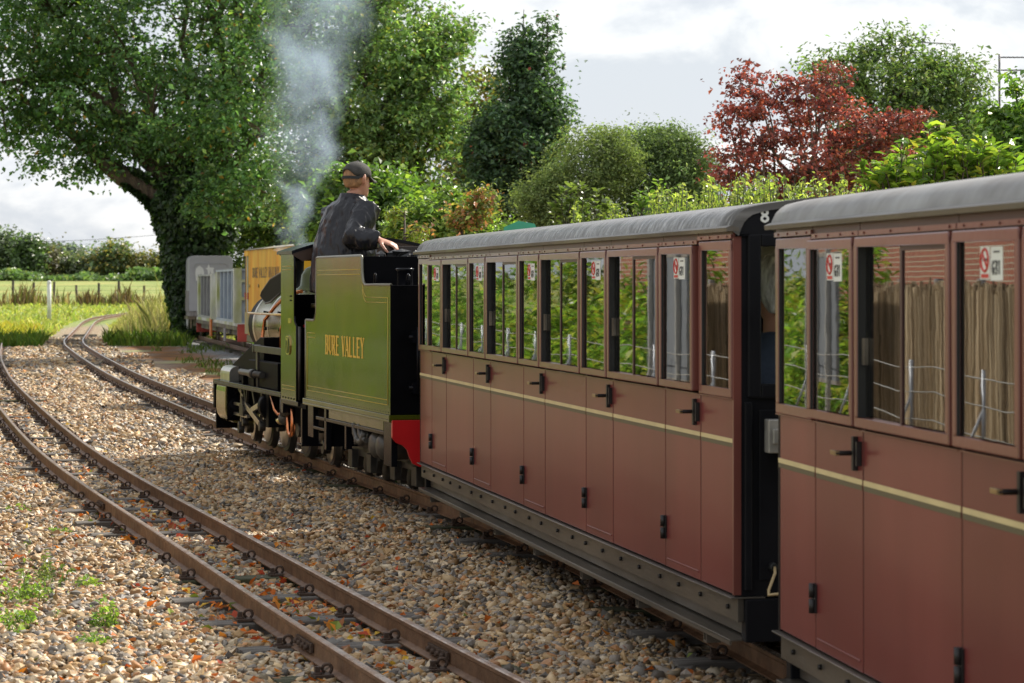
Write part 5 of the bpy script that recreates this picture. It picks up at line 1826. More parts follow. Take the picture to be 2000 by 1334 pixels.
def make_tree(name, label, cat, base, blobs, clusters, per, cr, leaf, tints, weights=None, seed=1, trunk=.3, trunk_top=None, limbs=14, twigs=60, leafm=None, barkm=None,
              aspect=.55, up=.5, droop=0.0, jitter=.25, shell=.45, outw=.6, group=None, flat=.7, extra_trunk=None, clump_var=.28, tdir=None, low=2):
    rng = np.random.default_rng(seed)
    leafm = leafm or LEAF
    barkm = barkm or M_TWIG
    base = Vector(base)
    t = empty(name, base, 0, label, cat, group)
    pos, out, cc, idx = crown_points(rng, blobs, clusters, per, cr, shell, flat)
    v, tn = leaf_quads(rng, pos, leaf, aspect, up, droop, tints, weights, jitter, out, outw, tdir)
    # leaves of one spray share a shade
    cl = np.exp(rng.normal(size=(len(cc), 1)) * clump_var)
    tn = np.clip(tn * np.repeat(cl[idx], 4, axis=0), .003, .8)
    v = v - np.array(base)
    link('crown', np_mesh('crown', v, 4, leafm, tn), t)
    mb = MB()
    if trunk_top is None:
        zc = np.mean([b[0].z for b in blobs])
        trunk_top = Vector((np.mean([b[0].x for b in blobs]), np.mean([b[0].y for b in blobs]), zc))
    tt = Vector(trunk_top) - base
    pts = wander(rng, (0, 0, -.1), tt, 6, .03)
    rad = [trunk * (1.25 if k == 0 else 1 - .55 * k / 6) for k in range(7)]
    mb.tube(pts, rad, 10)
    if extra_trunk:
        for pp, rr_ in extra_trunk:
            mb.tube([Vector(p) - base for p in pp], rr_, 9)
    order = sorted(range(len(blobs)), key=lambda i: -blobs[i][1] * blobs[i][3])
    ends = []
    for j in range(limbs):
        b = blobs[order[j % len(order)]]
        d = Vector(unit(rng.normal(size=(1, 3)))[0])
        e = b[0] + Vector((d.x * b[1], d.y * b[2], d.z * b[3])) * .55 - base
        s = pts[int(rng.integers(low, 7))]
        w = wander(rng, s, e, 5, .06)
        r0 = trunk * rng.uniform(.22, .4)
        mb.tube(w, [r0 * (1 - .75 * k / 5) for k in range(6)], 7)
        ends += w[2:]
    for j in range(twigs):
        c = Vector(cc[int(rng.integers(len(cc)))]) - base
        s = min(ends, key=lambda q: (q - c).length) if ends else pts[-1]
        w = wander(rng, s, c, 3, .08)
        r0 = trunk * .09 + .004
        mb.tube(w, [r0, r0 * .7, r0 * .5, r0 * .25], 5)
    mb.build('trunk', barkm, t)
    return t

G_OAK = [(.085, .165, .055), (.108, .20, .065), (.066, .135, .05), (.15, .22, .065), (.36, .20, .04), (.20, .28, .07)]
W_OAK = [.34, .27, .22, .10, .015, .055]
# --- the ivy-clad oak
YO = 61.0
oak_blobs = [blob(300, 40, 270, 150, YO, 3.4), blob(110, 70, 190, 150, YO + 1, 3), blob(460, 130, 120, 170, YO - 2, 3), blob(450, 290, 95, 90, YO - 2.5, 2), blob(45, 150, 140, 90, YO, 2.5),
             blob(230, 190, 160, 100, YO, 2.6), blob(360, 230, 120, 110, YO - 1, 2.5), blob(30, 215, 50, 55, YO, 1), blob(20, 265, 22, 30, YO, .5), blob(95, 275, 40, 38, YO, .8), blob(80, 320, 25, 14, YO, .4),
             blob(150, 275, 55, 40, YO, .9), blob(160, 335, 22, 12, YO, .4), blob(215, 260, 60, 45, YO, 1), blob(485, 380, 60, 50, YO - 3, 1.2), blob(420, 400, 60, 40, YO - 2, 1.0), blob(520, 300, 50, 90, YO - 3, 1.5),
             blob(540, 60, 60, 110, YO - 2, 2), blob(300, -170, 300, 170, YO, 4), blob(0, -90, 240, 160, YO, 4), blob(-170, 60, 170, 170, YO, 3), blob(520, -120, 120, 130, YO, 3), blob(335, 325, 55, 45, YO, 1), blob(285, 280, 40, 40, YO, .8), blob(225, 330, 36, 22, YO, .6), blob(180, 300, 40, 26, YO, .6)]
oak_base = P(388, 640, YO); oak_base.z = float(gz(YO))
lm = lambda pts: [P(*q) for q in pts]
make_tree('oak_tree', 'huge old oak with ivy covered trunk and broad dark crown over the wagons', 'tree', oak_base, oak_blobs, 1650, 50, .26, .125, G_OAK, W_OAK, 2, trunk=.44, low=5,
          trunk_top=P(405, 330, YO), limbs=18, twigs=160, barkm=M_BARK, aspect=.6, up=.35, jitter=.3, shell=.3,
          extra_trunk=[(lm([(385, 470, YO), (350, 420, YO), (300, 375, YO), (240, 345, YO), (190, 305, YO), (150, 270, YO), (90, 220, YO), (20, 180, YO)]), [.36, .34, .30, .27, .20, .14, .1, .05]),
                       (lm([(345, 400, YO), (320, 345, YO), (285, 315, YO), (262, 285, YO), (245, 245, YO), (225, 180, YO), (220, 90, YO)]), [.24, .22, .19, .17, .15, .11, .06]),
                       (lm([(410, 480, YO), (415, 400, YO), (430, 320, YO), (450, 220, YO), (470, 100, YO), (460, -60, YO)]), [.36, .33, .28, .22, .15, .07])])
def ivy():
    rng = np.random.default_rng(31)
    n = 15000
    t = rng.uniform(0, 1, n)
    py = 655 - t * 340
    cx = np.interp(py, [300, 400, 480, 560, 660], [430, 385, 385, 378, 385])
    w = np.interp(py, [300, 400, 480, 560, 620, 660], [62, 82, 62, 50, 42, 42])
    a = rng.uniform(0, 2 * np.pi, n)
    k = YO / F
    rad = rng.uniform(.86, 1.18, n)
    x = (cx + w * np.cos(a) * rad - 1000) * k
    y = YO + w * k * np.sin(a) * rad
    z = CAMZ - (py - 556) * k
    # ivy along the big limb too
    m = 3800
    s = rng.uniform(0, 1, m)
    lx = np.interp(s, [0, .35, .7, 1], [380, 330, 285, 250]); ly = np.interp(s, [0, .35, .7, 1], [465, 405, 365, 345])
    b = rng.uniform(0, 2 * np.pi, m)
    rr_ = np.interp(s, [0, 1], [50, 22]) * rng.uniform(.8, 1.25, m)
    x2 = (lx + rr_ * np.cos(b) * .6 - 1000) * k; z2 = CAMZ - (ly + rr_ * np.sin(b) * .7 - 556) * k; y2 = YO + rr_ * k * np.cos(b * 1.7)
    pos = np.concatenate([np.stack([x, y, z], 1), np.stack([x2, y2, z2], 1)])
    out = np.concatenate([np.stack([np.cos(a), np.sin(a), np.zeros(n)], 1), np.stack([np.cos(b), -np.ones(m) * .5, np.sin(b)], 1)])
    v, tn = leaf_quads(rng, pos, .14, .8, .1, .4, [(.032, .062, .020), (.045, .08, .025), (.025, .048, .018), (.07, .11, .03)], [.4, .3, .22, .08], .3, out, 1.6)
    o = link('ivy', np_mesh('ivy', v - np.array(oak_base), 4, LEAF_GLOSS, tn), None, oak_base)
    props(o, 'dark green ivy climbing the trunk of the huge oak', 'ivy')
ivy()

# --- thicket behind the wagons, sky showing through
Y1b = 66.0
bs = P(510, 640, Y1b); bs.z = -.13
make_tree('hawthorn_thicket', 'loose hawthorn thicket between the oak trunk and the yellow van', 'tree', bs, [blob(470, 440, 60, 50, Y1b, .8), blob(530, 430, 60, 60, Y1b, .8), blob(590, 430, 50, 70, Y1b, .8), blob(500, 510, 110, 45, Y1b, .9)], 300, 34, .28, .12,
          [(.10, .16, .035), (.14, .20, .045), (.07, .115, .03), (.22, .22, .05)], [.35, .3, .25, .1], 33, trunk=.12, limbs=10, twigs=40, shell=.3)

# --- sunlit tree behind the locomotive
G_LIME = [(.14, .23, .08), (.18, .27, .09), (.11, .19, .07), (.26, .32, .10), (.30, .27, .07)]
W_LIME = [.36, .27, .22, .11, .04]
Y2 = 47.0
b2 = [blob(640, 40, 120, 120, Y2, 2.2), blob(770, 70, 120, 120, Y2, 2.2), blob(855, 90, 55, 60, Y2, 1), blob(850, 190, 75, 80, Y2, 1.5), blob(700, 190, 140, 110, Y2, 2.4), blob(610, 250, 75, 120, Y2, 1.6),
      blob(790, 260, 95, 70, Y2, 1.6), blob(700, 320, 120, 90, Y2, 2), blob(600, 380, 60, 70, Y2, 1.2), blob(780, 350, 60, 50, Y2, 1), blob(880, 270, 35, 40, Y2, .6), blob(700, -90, 170, 110, Y2, 2.6),
      blob(905, 60, 25, 18, Y2, .4), blob(860, 375, 40, 35, Y2, .6)]
bs = P(700, 640, Y2); bs.z = -.13
make_tree('broadleaf_tree', 'tall sunlit green tree rising behind the locomotive, partly veiled by smoke', 'tree', bs, b2, 1250, 44, .19, .10, G_LIME, W_LIME, 3, trunk=.28, limbs=22, twigs=110, up=.45, jitter=.3, shell=.35)
Y3 = 56.0
b3 = [blob(945, 190, 42, 60, Y3, .9), blob(930, 260, 45, 60, Y3, .9), blob(950, 330, 50, 70, Y3, .9), blob(915, 350, 40, 70, Y3, .8)]
bs = P(940, 640, Y3); bs.z = -.13
make_tree('yellowing_tree', 'slender yellowing tree between the sunlit tree and the holly', 'tree', bs, b3, 240, 24, .24, .14, [(.20, .16, .035), (.13, .14, .03), (.10, .12, .03), (.26, .16, .04)], [.3, .3, .28, .12], 4, trunk=.12, limbs=8, twigs=30)
# --- dark holly
Y4 = 45.0
b4 = [blob(1000, 390, 108, 60, Y4, 1.1), blob(1010, 320, 104, 70, Y4, 1.1), blob(1018, 250, 86, 62, Y4, 1.0), blob(1080, 235, 30, 50, Y4, .4), blob(1028, 185, 62, 52, Y4, .7), blob(1024, 130, 44, 42, Y4, .5), blob(1000, 98, 12, 34, Y4, .15),
      blob(1058, 100, 18, 44, Y4, .2), blob(1022, 75, 7, 50, Y4, .08), blob(1068, 62, 5, 34, Y4, .06), blob(940, 300, 26, 70, Y4, .4)]
bs = P(1010, 640, Y4); bs.z = -.13
make_tree('holly_tree', 'dark pointed holly tree with spiky leaders against the white cloud', 'tree', bs, b4, 820, 32, .15, .095, [(.068, .125, .065), (.054, .102, .056), (.095, .155, .075), (.34, .06, .04)], [.45, .35, .197, .003], 5, trunk=.2, extra_trunk=[(lm([(1022, 160, Y4), (1021, 90, Y4), (1023, 18, Y4)]), [.03, .02, .006]), (lm([(1030, 170, Y4), (1052, 110, Y4), (1069, 25, Y4)]), [.03, .02, .006]), (lm([(1020, 170, Y4), (1003, 110, Y4), (996, 55, Y4)]), [.03, .02, .006])], trunk_top=P(1020, 140, Y4), limbs=14, twigs=50, leafm=LEAF_GLOSS, jitter=.3, shell=.4)
# --- two soft grey-green bushes
Y5 = 36.0
bs = P(1150, 640, Y5); bs.z = -.13
make_tree('willow_bush', 'rounded grey green bush growing beside the dark holly', 'bush', bs, [blob(1150, 330, 85, 80, Y5, .7), blob(1200, 310, 50, 55, Y5, .5), blob(1060, 395, 60, 40, Y5, .5), blob(1110, 380, 80, 60, Y5, .6), blob(1110, 450, 110, 50, Y5, .6)], 640, 56, .11, .05,
          [(.16, .205, .085), (.13, .18, .075), (.19, .23, .10)], None, 6, trunk=.1, limbs=10, twigs=40, leafm=LEAF_SOFT, aspect=.45, jitter=.22, shell=.5)
bs = P(1290, 640, Y5 + 1); bs.z = -.13
make_tree('willow_bush', 'wide rounded grey green bush next to the red maple', 'bush', bs, [blob(1290, 335, 95, 85, Y5 + 1, .8), blob(1245, 300, 60, 50, Y5 + 1, .5), blob(1340, 330, 60, 70, Y5 + 1, .6), blob(1290, 420, 130, 60, Y5 + 1, .7), blob(1305, 275, 40, 26, Y5 + 1, .3)], 700, 56, .115, .052,
          [(.125, .18, .08), (.105, .155, .07), (.155, .205, .095)], None, 7, trunk=.1, limbs=10, twigs=40, leafm=LEAF_SOFT, aspect=.45, jitter=.22, shell=.5)
# --- red maple
Y6 = 25.0
b6 = [blob(1480, 150, 45, 45, Y6, .3), blob(1460, 200, 48, 38, Y6, .35), blob(1425, 240, 28, 28, Y6, .2), blob(1500, 250, 85, 60, Y6, .6), blob(1590, 200, 70, 48, Y6, .5), blob(1625, 155, 34, 34, Y6, .3), blob(1625, 240, 85, 50, Y6, .6), blob(1700, 265, 70, 30, Y6, .5),
      blob(1760, 240, 55, 20, Y6, .4), blob(1790, 225, 40, 10, Y6, .2), blob(1730, 300, 60, 16, Y6, .4), blob(1560, 310, 110, 50, Y6, .7), blob(1440, 320, 50, 50, Y6, .5), blob(1650, 335, 80, 40, Y6, .5), blob(1480, 370, 90, 40, Y6, .6), blob(1600, 380, 110, 40, Y6, .6), blob(1400, 345, 20, 20, Y6, .2), blob(1540, 160, 30, 22, Y6, .2)]
bs = P(1560, 640, Y6); bs.z = -.13
make_tree('japanese_maple', 'red leaved japanese maple spreading above the coach roof', 'tree', bs, b6, 500, 32, .078, .042, [(.22, .066, .058), (.27, .09, .07), (.15, .058, .055), (.37, .14, .08), (.13, .07, .066)], [.30, .26, .2, .10, .14], 8, trunk=.085, trunk_top=P(1545, 340, Y6),
          limbs=30, twigs=200, leafm=LEAF_RED, barkm=M_TWIG_RED, aspect=.7, up=.6, droop=.6, jitter=.25, shell=.5, flat=.36, clump_var=.35)
# --- green tree behind the maple
Y7 = 34.0
b7 = [blob(1720, 190, 130, 80, Y7, 1.0), blob(1640, 150, 70, 60, Y7, .6), blob(1800, 170, 90, 60, Y7, .7), blob(1830, 240, 110, 90, Y7, .9), blob(1880, 190, 60, 45, Y7, .5), blob(1740, 290, 150, 90, Y7, 1), blob(1770, 90, 14, 26, Y7, .2), blob(1725, 90, 16, 26, Y7, .2), blob(1840, 130, 60, 22, Y7, .3), blob(1900, 140, 40, 16, Y7, .25), blob(1690, 110, 40, 26, Y7, .3), blob(1870, 320, 90, 70, Y7, .8)]
bs = P(1780, 640, Y7); bs.z = -.13
make_tree('garden_tree', 'loose green garden tree standing behind the red maple', 'tree', bs, b7, 780, 30, .14, .075, [(.12, .18, .06), (.155, .21, .07), (.09, .15, .055), (.2, .22, .08)], [.38, .3, .22, .1], 9, trunk=.15, limbs=18, twigs=80, aspect=.4, jitter=.26, shell=.35)

# --- laurel and other shrubs behind the rear coach
def shoots(name, label, cat, base, tips, leafl, aspect, tints, weights, seed, per=14, m=None, fan=.9, length=.45, group=None, stem=.006):
    """upright leafy shoots, every leaf set on a stem"""
    rng = np.random.default_rng(seed)
    base = Vector(base)
    t = empty(name, base, 0, label, cat, group)
    mb = MB()
    PP, DD = [], []
    for tip in tips:
        tip = Vector(tip)
        d = (tip - base - Vector((0, 0, .3)))
        d = Vector((d.x * .35, d.y * .35, abs(d.z) * .9 + .2)).normalized()
        s = tip - d * length * rng.uniform(.7, 1.2)
        w = wander(rng, s - base, tip - base, 4, .05)
        mb.tube([Vector((w[0].x * .5, w[0].y * .5, max(0, w[0].z - .6)))] + w, [stem * 1.3, stem * 1.1, stem, stem * .8, stem * .6, stem * .3], 5)
        for k in range(per):
            u = rng.uniform(0, 1) ** .8
            q = Vector(w[0]).lerp(Vector(w[-1]), u)
            a = rng.uniform(0, 2 * math.pi)
            side = Vector((math.cos(a), math.sin(a), 0)) * fan + d * rng.uniform(.15, .9)
            side.normalize()
            PP.append(q + side * leafl * .55); DD.append(side)
    PP, DD = np.array(PP), np.array(DD)
    n = len(PP)
    nor = unit(np.cross(DD, np.cross(np.array([[0, 0, 1.]]) + rng.normal(size=(n, 3)) * .3, DD)))
    w = np.cross(nor, DD)
    s = (leafl * np.exp(rng.normal(size=n) * .25))[:, None]
    # six-cornered blade: broader in the middle, arched along its length
    pts = []
    for (u, q, h) in ((-.5, 0, 0), (-.2, .42, .03), (.2, .46, .02), (.5, 0, -.12), (.2, -.46, .02), (-.2, -.42, .03)):
        pts.append(PP + DD * s * u + w * s * aspect * q + nor * s * (h + abs(q) * .12))
    v = np.stack(pts, 1).reshape(-1, 3)
    tints = np.array(tints)
    tn = tints[rng.choice(len(tints), n, p=weights)] * np.exp(rng.normal(size=(n, 1)) * .2)
    link('leaves', np_mesh('leaves', v, 6, m or LEAF_GLOSS, np.repeat(np.clip(tn, .003, .8), 6, 0)), t)
    mb.build('stem', M_TWIG, t)
    return t
rngs = np.random.default_rng(77)
def tips_in(regs, n):
    out = []
    for k in range(n):
        (px, py, rx, rz, Y, dy) = regs[int(rngs.integers(len(regs)))]
        a = unit(rngs.normal(size=(1, 3)))[0] * rngs.uniform(.4, 1) ** .5
        out.append(P(px + a[0] * rx, py + a[2] * rz, Y + a[1] * dy))
    return out
Y8 = 15.0
bs = P(1800, 600, Y8); bs.z = -.13
make_tips = tips_in([(1800, 305, 70, 45, Y8, .25), (1860, 290, 60, 40, Y8, .25), (1740, 330, 50, 30, Y8, .2), (1890, 320, 60, 40, Y8, .25), (1820, 345, 120, 30, Y8, .3), (1930, 300, 60, 50, Y8, .25)], 125) + [P(1685, 312, Y8), P(1700, 330, Y8), P(1815, 246, Y8), P(1845, 262, Y8), P(1880, 262, Y8), P(1760, 300, Y8), P(1910, 268, Y8)]
shoots('laurel_shrub', 'bright green laurel shrub with long glossy leaves above the pale roof', 'shrub', bs, make_tips, .090, .40, [(.22, .34, .05), (.16, .27, .045), (.33, .42, .07), (.11, .20, .04), (.45, .42, .08)], [.34, .28, .2, .12, .06], 12, per=17)
Y9 = 17.0
bs = P(1985, 600, Y9); bs.z = -.13
make_tree('privet_bush', 'dense dark green bush beside the laurel beyond the pale roof', 'bush', bs, [blob(1960, 270, 60, 55, Y9, .25), blob(2010, 260, 60, 70, Y9, .25), blob(1985, 340, 110, 60, Y9, .4), blob(2010, 200, 14, 35, Y9, .1), blob(1935, 230, 26, 26, Y9, .12), blob(1880, 350, 100, 40, Y9, .3), blob(2060, 260, 60, 90, Y9, .3), blob(1984, 165, 5, 22, Y9, .04)], 420, 20, .055, .048,
          [(.12, .21, .04), (.16, .27, .05), (.08, .15, .035), (.27, .33, .07)], [.36, .28, .26, .1], 13, trunk=.05, limbs=8, twigs=40, leafm=LEAF_GLOSS, jitter=.25)

# --- nettles and goldenrod along the fence behind the train
def spires(name, label, cat, stems, seed, leafl, tints, weights, group=None, n_leaf=30, hang=.5, spread=.065):
    rng = np.random.default_rng(seed)
    x0 = np.mean([s[0].x for s in stems]); y0 = np.mean([s[0].y for s in stems])
    base = Vector((x0, y0, -.13))
    t = empty(name, base, 0, label, cat, group)
    mb = MB()
    PP = []
    for (tip, ln) in stems:
        foot = Vector((tip.x + rng.normal() * .06, tip.y + rng.normal() * .05, tip.z - ln))
        w = wander(rng, foot - base, tip - base, 4, .03)
        mb.tube(w, [.006, .0055, .005, .004, .002], 4)
        u = rng.uniform(0, 1, n_leaf)
        for q in u:
            p = Vector(w[0]).lerp(Vector(w[-1]), q)
            a = rng.uniform(0, 2 * math.pi)
            r = spread * (1.1 - .85 * q) * rng.uniform(.4, 1.3)
            PP.append(p + Vector((math.cos(a) * r, math.sin(a) * r, rng.normal() * .01)))
    v, tn = leaf_quads(rng, np.array(PP), leafl, .5, .4, hang, tints, weights, .25)
    link('leaves', np_mesh('leaves', v, 4, LEAF, tn), t)
    mb.build('stem', mat('green_stem', (.10, .13, .04), .6), t)
    return t
def spire_set(px0, px1, top, n, Y, dy, seed, ln=.7):
    r_ = np.random.default_rng(seed)
    out = []
    for k in range(n):
        px = r_.uniform(px0, px1)
        out.append((P(px, top(px) + abs(r_.normal()) * 30, Y + r_.uniform(-dy, dy)), ln * r_.uniform(.7, 1.1)))
    return out
T_NET = [(.30, .35, .08), (.22, .29, .065), (.38, .40, .12), (.15, .22, .05)]
W_NET = [.36, .3, .2, .14]
spires('nettle_clump', 'pale green nettle spires behind the roof below the red maple', 'weeds', spire_set(1380, 1580, lambda x: 345 + 12 * math.sin(x * .09) - 26 * max(0, math.sin(x * .047 + 1)) ** 3, 110, 15.5, .5, 1), 2, .038, T_NET, W_NET)
spires('nettle_clump', 'low pale nettles over the roof in front of the grey green bushes', 'weeds', spire_set(1270, 1400, lambda x: 366 + 10 * math.sin(x * .07) - 20 * max(0, math.sin(x * .06)) ** 3, 90, 16.5, .5, 3), 4, .036, T_NET, W_NET)
spires('nettle_clump', 'short green weeds over the roof beside the bramble', 'weeds', spire_set(1120, 1290, lambda x: 400 + 8 * math.sin(x * .05) - 15 * max(0, math.sin(x * .08)) ** 3, 70, 17.5, .5, 5), 6, .036, T_NET, W_NET)
spires('nettle_clump', 'small green weeds peeping over the dark arch near the maple', 'weeds', spire_set(1560, 1700, lambda x: 345 + 8 * math.sin(x * .09) - 15 * max(0, math.sin(x * .07)) ** 3, 45, 15.5, .4, 7), 8, .036, T_NET, W_NET)
bs = P(1135, 600, 18.0); bs.z = -.13
shoots('bramble', 'arching bramble with pale leaves rising above the streaked roof', 'bramble', bs, tips_in([(1130, 375, 50, 30, 18, .2), (1110, 400, 40, 25, 18, .2), (1170, 400, 35, 30, 18, .2)], 46) + [P(1105, 355, 18), P(1130, 350, 18)], .058, .6, [(.14, .19, .05), (.19, .24, .07), (.10, .15, .04)], [.4, .35, .25], 14, per=12, m=LEAF, length=.35, stem=.004)
bs = P(1268, 600, 17.2); bs.z = -.13
shoots('bramble', 'thin bramble shoot with bright leaves between the two grey green bushes', 'bramble', bs, tips_in([(1262, 385, 20, 26, 17.2, .15)], 14) + [P(1250, 362, 17.2), P(1285, 350, 17.2), P(1300, 352, 17.2), P(1240, 385, 17.2)], .055, .6, [(.15, .26, .05), (.20, .30, .06), (.10, .18, .04)], [.4, .35, .25], 15, per=10, m=LEAF, length=.3, stem=.004)
# --- shrubs between locomotive and coach roof
Y10 = 29.0
bs = P(640, 640, Y10); bs.z = -.13
make_tree('hazel_bush', 'leafy green bush behind the driver at the foot of the sunlit tree', 'bush', bs, [blob(740, 400, 80, 60, Y10, .6), blob(680, 380, 60, 50, Y10, .5), blob(650, 440, 60, 50, Y10, .7), blob(760, 460, 80, 50, Y10, .6)], 520, 26, .13, .085,
          [(.085, .16, .035), (.12, .20, .04), (.06, .12, .03), (.18, .25, .055)], [.36, .3, .22, .12], 16, trunk=.06, limbs=12, twigs=60, leafm=LEAF_GLOSS, aspect=.65)
Y11 = 26.0
bs = P(860, 640, Y11); bs.z = -.13
make_tree('elder_bush', 'bright green bush above the front end of the streaked roof', 'bush', bs, [blob(850, 420, 60, 40, Y11, .4), blob(900, 440, 60, 36, Y11, .4), blob(830, 455, 70, 36, Y11, .4), blob(960, 470, 80, 34, Y11, .4), blob(885, 400, 12, 40, Y11, .15), blob(800, 440, 40, 40, Y11, .3)], 360, 26, .085, .06,
          [(.14, .22, .045), (.19, .28, .055), (.10, .17, .04), (.27, .31, .07)], [.36, .3, .22, .12], 17, trunk=.05, limbs=10, twigs=40, aspect=.55)
Y12 = 24.0
bs = P(938, 640, Y12); bs.z = -.13
make_tree('spindle_bush', 'small shrub with orange red autumn leaves above the streaked roof', 'bush', bs, [blob(942, 392, 18, 26, Y12, .15), blob(930, 420, 26, 24, Y12, .18), blob(900, 425, 16, 20, Y12, .15), blob(820, 455, 16, 16, Y12, .12)], 90, 22, .06, .052,
          [(.34, .14, .07), (.22, .20, .05), (.15, .20, .05), (.38, .20, .10)], [.2, .3, .38, .12], 18, trunk=.03, limbs=6, twigs=20, aspect=.55)
# young conifer with tiered branches
def young_conifer():
    rng = np.random.default_rng(19)
    Y = 22.5
    base = P(785, 640, Y); base.z = -.13
    t = empty('young_larch', base, 0, 'young larch with yellow green tiered branches beside the driver', 'tree')
    top = P(790, 412, Y)
    mb = MB()
    mb.tube([(0, 0, -.05), (top - base) * .5 + Vector((.02, 0, 0)), top - base], [.04, .025, .008], 7)
    PP = []
    for k in range(16):
        u = rng.uniform(.45, 1)
        p = (top - base) * u
        a = rng.uniform(0, 2 * math.pi)
        ln = (1.25 - u) * .62
        e = p + Vector((math.cos(a) * ln, math.sin(a) * ln * .8, .05 - .04 * rng.uniform()))
        mb.tube([p, p.lerp(e, .5) + Vector((0, 0, .03)), e], [.010, .007, .002], 5)
        for j in range(130):
            q = p.lerp(e, rng.uniform(.12, 1))
            PP.append(q + Vector(rng.normal(size=3)) * .022 + Vector((0, 0, -abs(rng.normal()) * .02)))
    v, tn = leaf_quads(rng, np.array(PP), .045, .28, .5, .4, [(.20, .24, .03), (.28, .27, .04), (.13, .19, .03)], [.4, .3, .3], .2)
    link('needles', np_mesh('needles', v, 4, LEAF, tn), t)
    mb.build('trunk', M_TWIG, t)
young_conifer()

# --- distant trees and hedge beyond the meadow; haze is mixed into most tree tints
def far_tree(label, blobs, clusters, per, leaf, tints, seed, cat='tree', name='field_tree'):
    Y = blobs[0][0].y
    b = Vector((blobs[0][0].x, Y, float(gz(Y))))
    return make_tree(name, label, cat, b, blobs, clusters, per, leaf * 1.6, leaf, tints, None, seed, trunk=.25, limbs=6, twigs=6, group='trees beyond the meadow', shell=.35, aspect=.7, jitter=.22)
YF = 235.0
far_tree('tallest and broadest dark green tree beyond the meadow', [blob(22, 500, 48, 36, YF, 2.5), blob(5, 488, 34, 34, YF, 2.5), blob(-40, 485, 50, 42, YF, 3)], 240, 26, .42, [(.11, .15, .085), (.13, .17, .09), (.095, .135, .08)], 41)
far_tree('narrow dark tree next to the tallest tree beyond the meadow', [blob(58, 508, 18, 34, YF - 4, 1.2), blob(54, 480, 11, 16, YF - 4, .8)], 150, 26, .36, [(.075, .12, .05), (.09, .14, .055)], 42)
far_tree('brownish low tree beyond the meadow below the overhead wire', [blob(88, 518, 18, 24, YF - 2, 1.2), blob(85, 495, 12, 14, YF - 2, .8)], 120, 24, .36, [(.13, .13, .075), (.16, .14, .08)], 43)
far_tree('grey green thicket in the middle of the far hedge', [blob(130, 522, 32, 24, YF, 1.6), blob(112, 520, 22, 20, YF, 1.4), blob(155, 526, 20, 18, YF, 1.2)], 160, 24, .34, [(.11, .135, .08), (.135, .16, .085)], 44)
far_tree('rounded tree with yellow top leaves beyond the meadow', [blob(205, 512, 30, 22, YF, 2), blob(235, 508, 26, 22, YF, 1.8), blob(226, 488, 20, 11, YF, 1.2), blob(195, 520, 28, 18, YF, 1.6)], 210, 26, .36, [(.11, .155, .08), (.13, .175, .085), (.28, .23, .08)], 45)
far_tree('golden green tree touching the oak trunk beyond the meadow', [blob(300, 520, 40, 22, YF, 1.6), blob(272, 518, 18, 22, YF, 1.2), blob(330, 515, 30, 24, YF, 1.4)], 180, 24, .34, [(.14, .13, .035), (.10, .13, .035), (.19, .15, .035)], 46)
far_tree('skyline tree in the gap with haze put into its leaf tints', [blob(140, 497, 22, 12, 420, 3), blob(112, 495, 18, 10, 420, 3)], 120, 20, .6, [(.12, .15, .14), (.10, .13, .12)], 47)  # grey blue tints carry the haze of distance
def far_hedge():
    rng = np.random.default_rng(51)
    n = 15000
    x = rng.uniform(-75, -18, n)
    y = 222 + rng.normal(size=n) * 1.6
    hgt = .65 + .3 * np.sin(x * .35) + .25 * np.sin(x * 1.1 + 1) + .2 * np.sin(x * 2.7)
    z = gz(222) + rng.uniform(0, 1, n) ** .8 * np.maximum(hgt, .3)
    base = np.array([-46, 222, float(gz(222))])
    v, tn = leaf_quads(rng, np.stack([x, y, z], 1), .42, .7, .3, 0, [(.10, .17, .06), (.13, .20, .07), (.09, .14, .06), (.18, .21, .09)], [.35, .3, .2, .15], .25)
    o = link('field_hedge', np_mesh('field_hedge', v - base, 4, LEAF, tn), None, base)
    props(o, 'low green hedge along the far side of the meadow', 'hedge')
far_hedge()

# --- grass
def blades(rng, x, y, z, h, w, lean=.35, tints=((.1, .15, .03),), weights=None, jit=.25):
    n = len(x)
    a = rng.uniform(0, np.pi, n)
    hh = h * np.exp(rng.normal(size=n) * .3)
    ww = w * rng.uniform(.6, 1.3, n)
    lx, ly = rng.normal(size=n) * lean * hh, rng.normal(size=n) * lean * hh
    b = np.stack([x, y, z], 1)
    s = np.stack([np.cos(a) * ww, np.sin(a) * ww, np.zeros(n)], 1)
    m = b + np.stack([lx * .35, ly * .35, hh * .6], 1)
    tip = b + np.stack([lx, ly, hh], 1)
    v = np.stack([b - s, b + s, m + s * .7, tip, m - s * .7], 1).reshape(-1, 3)
    tints = np.array(tints)
    t = tints[rng.choice(len(tints), n, p=weights)] * np.exp(rng.normal(size=(n, 1)) * jit)
    return v, np.repeat(np.clip(t, .003, .8), 5, 0)
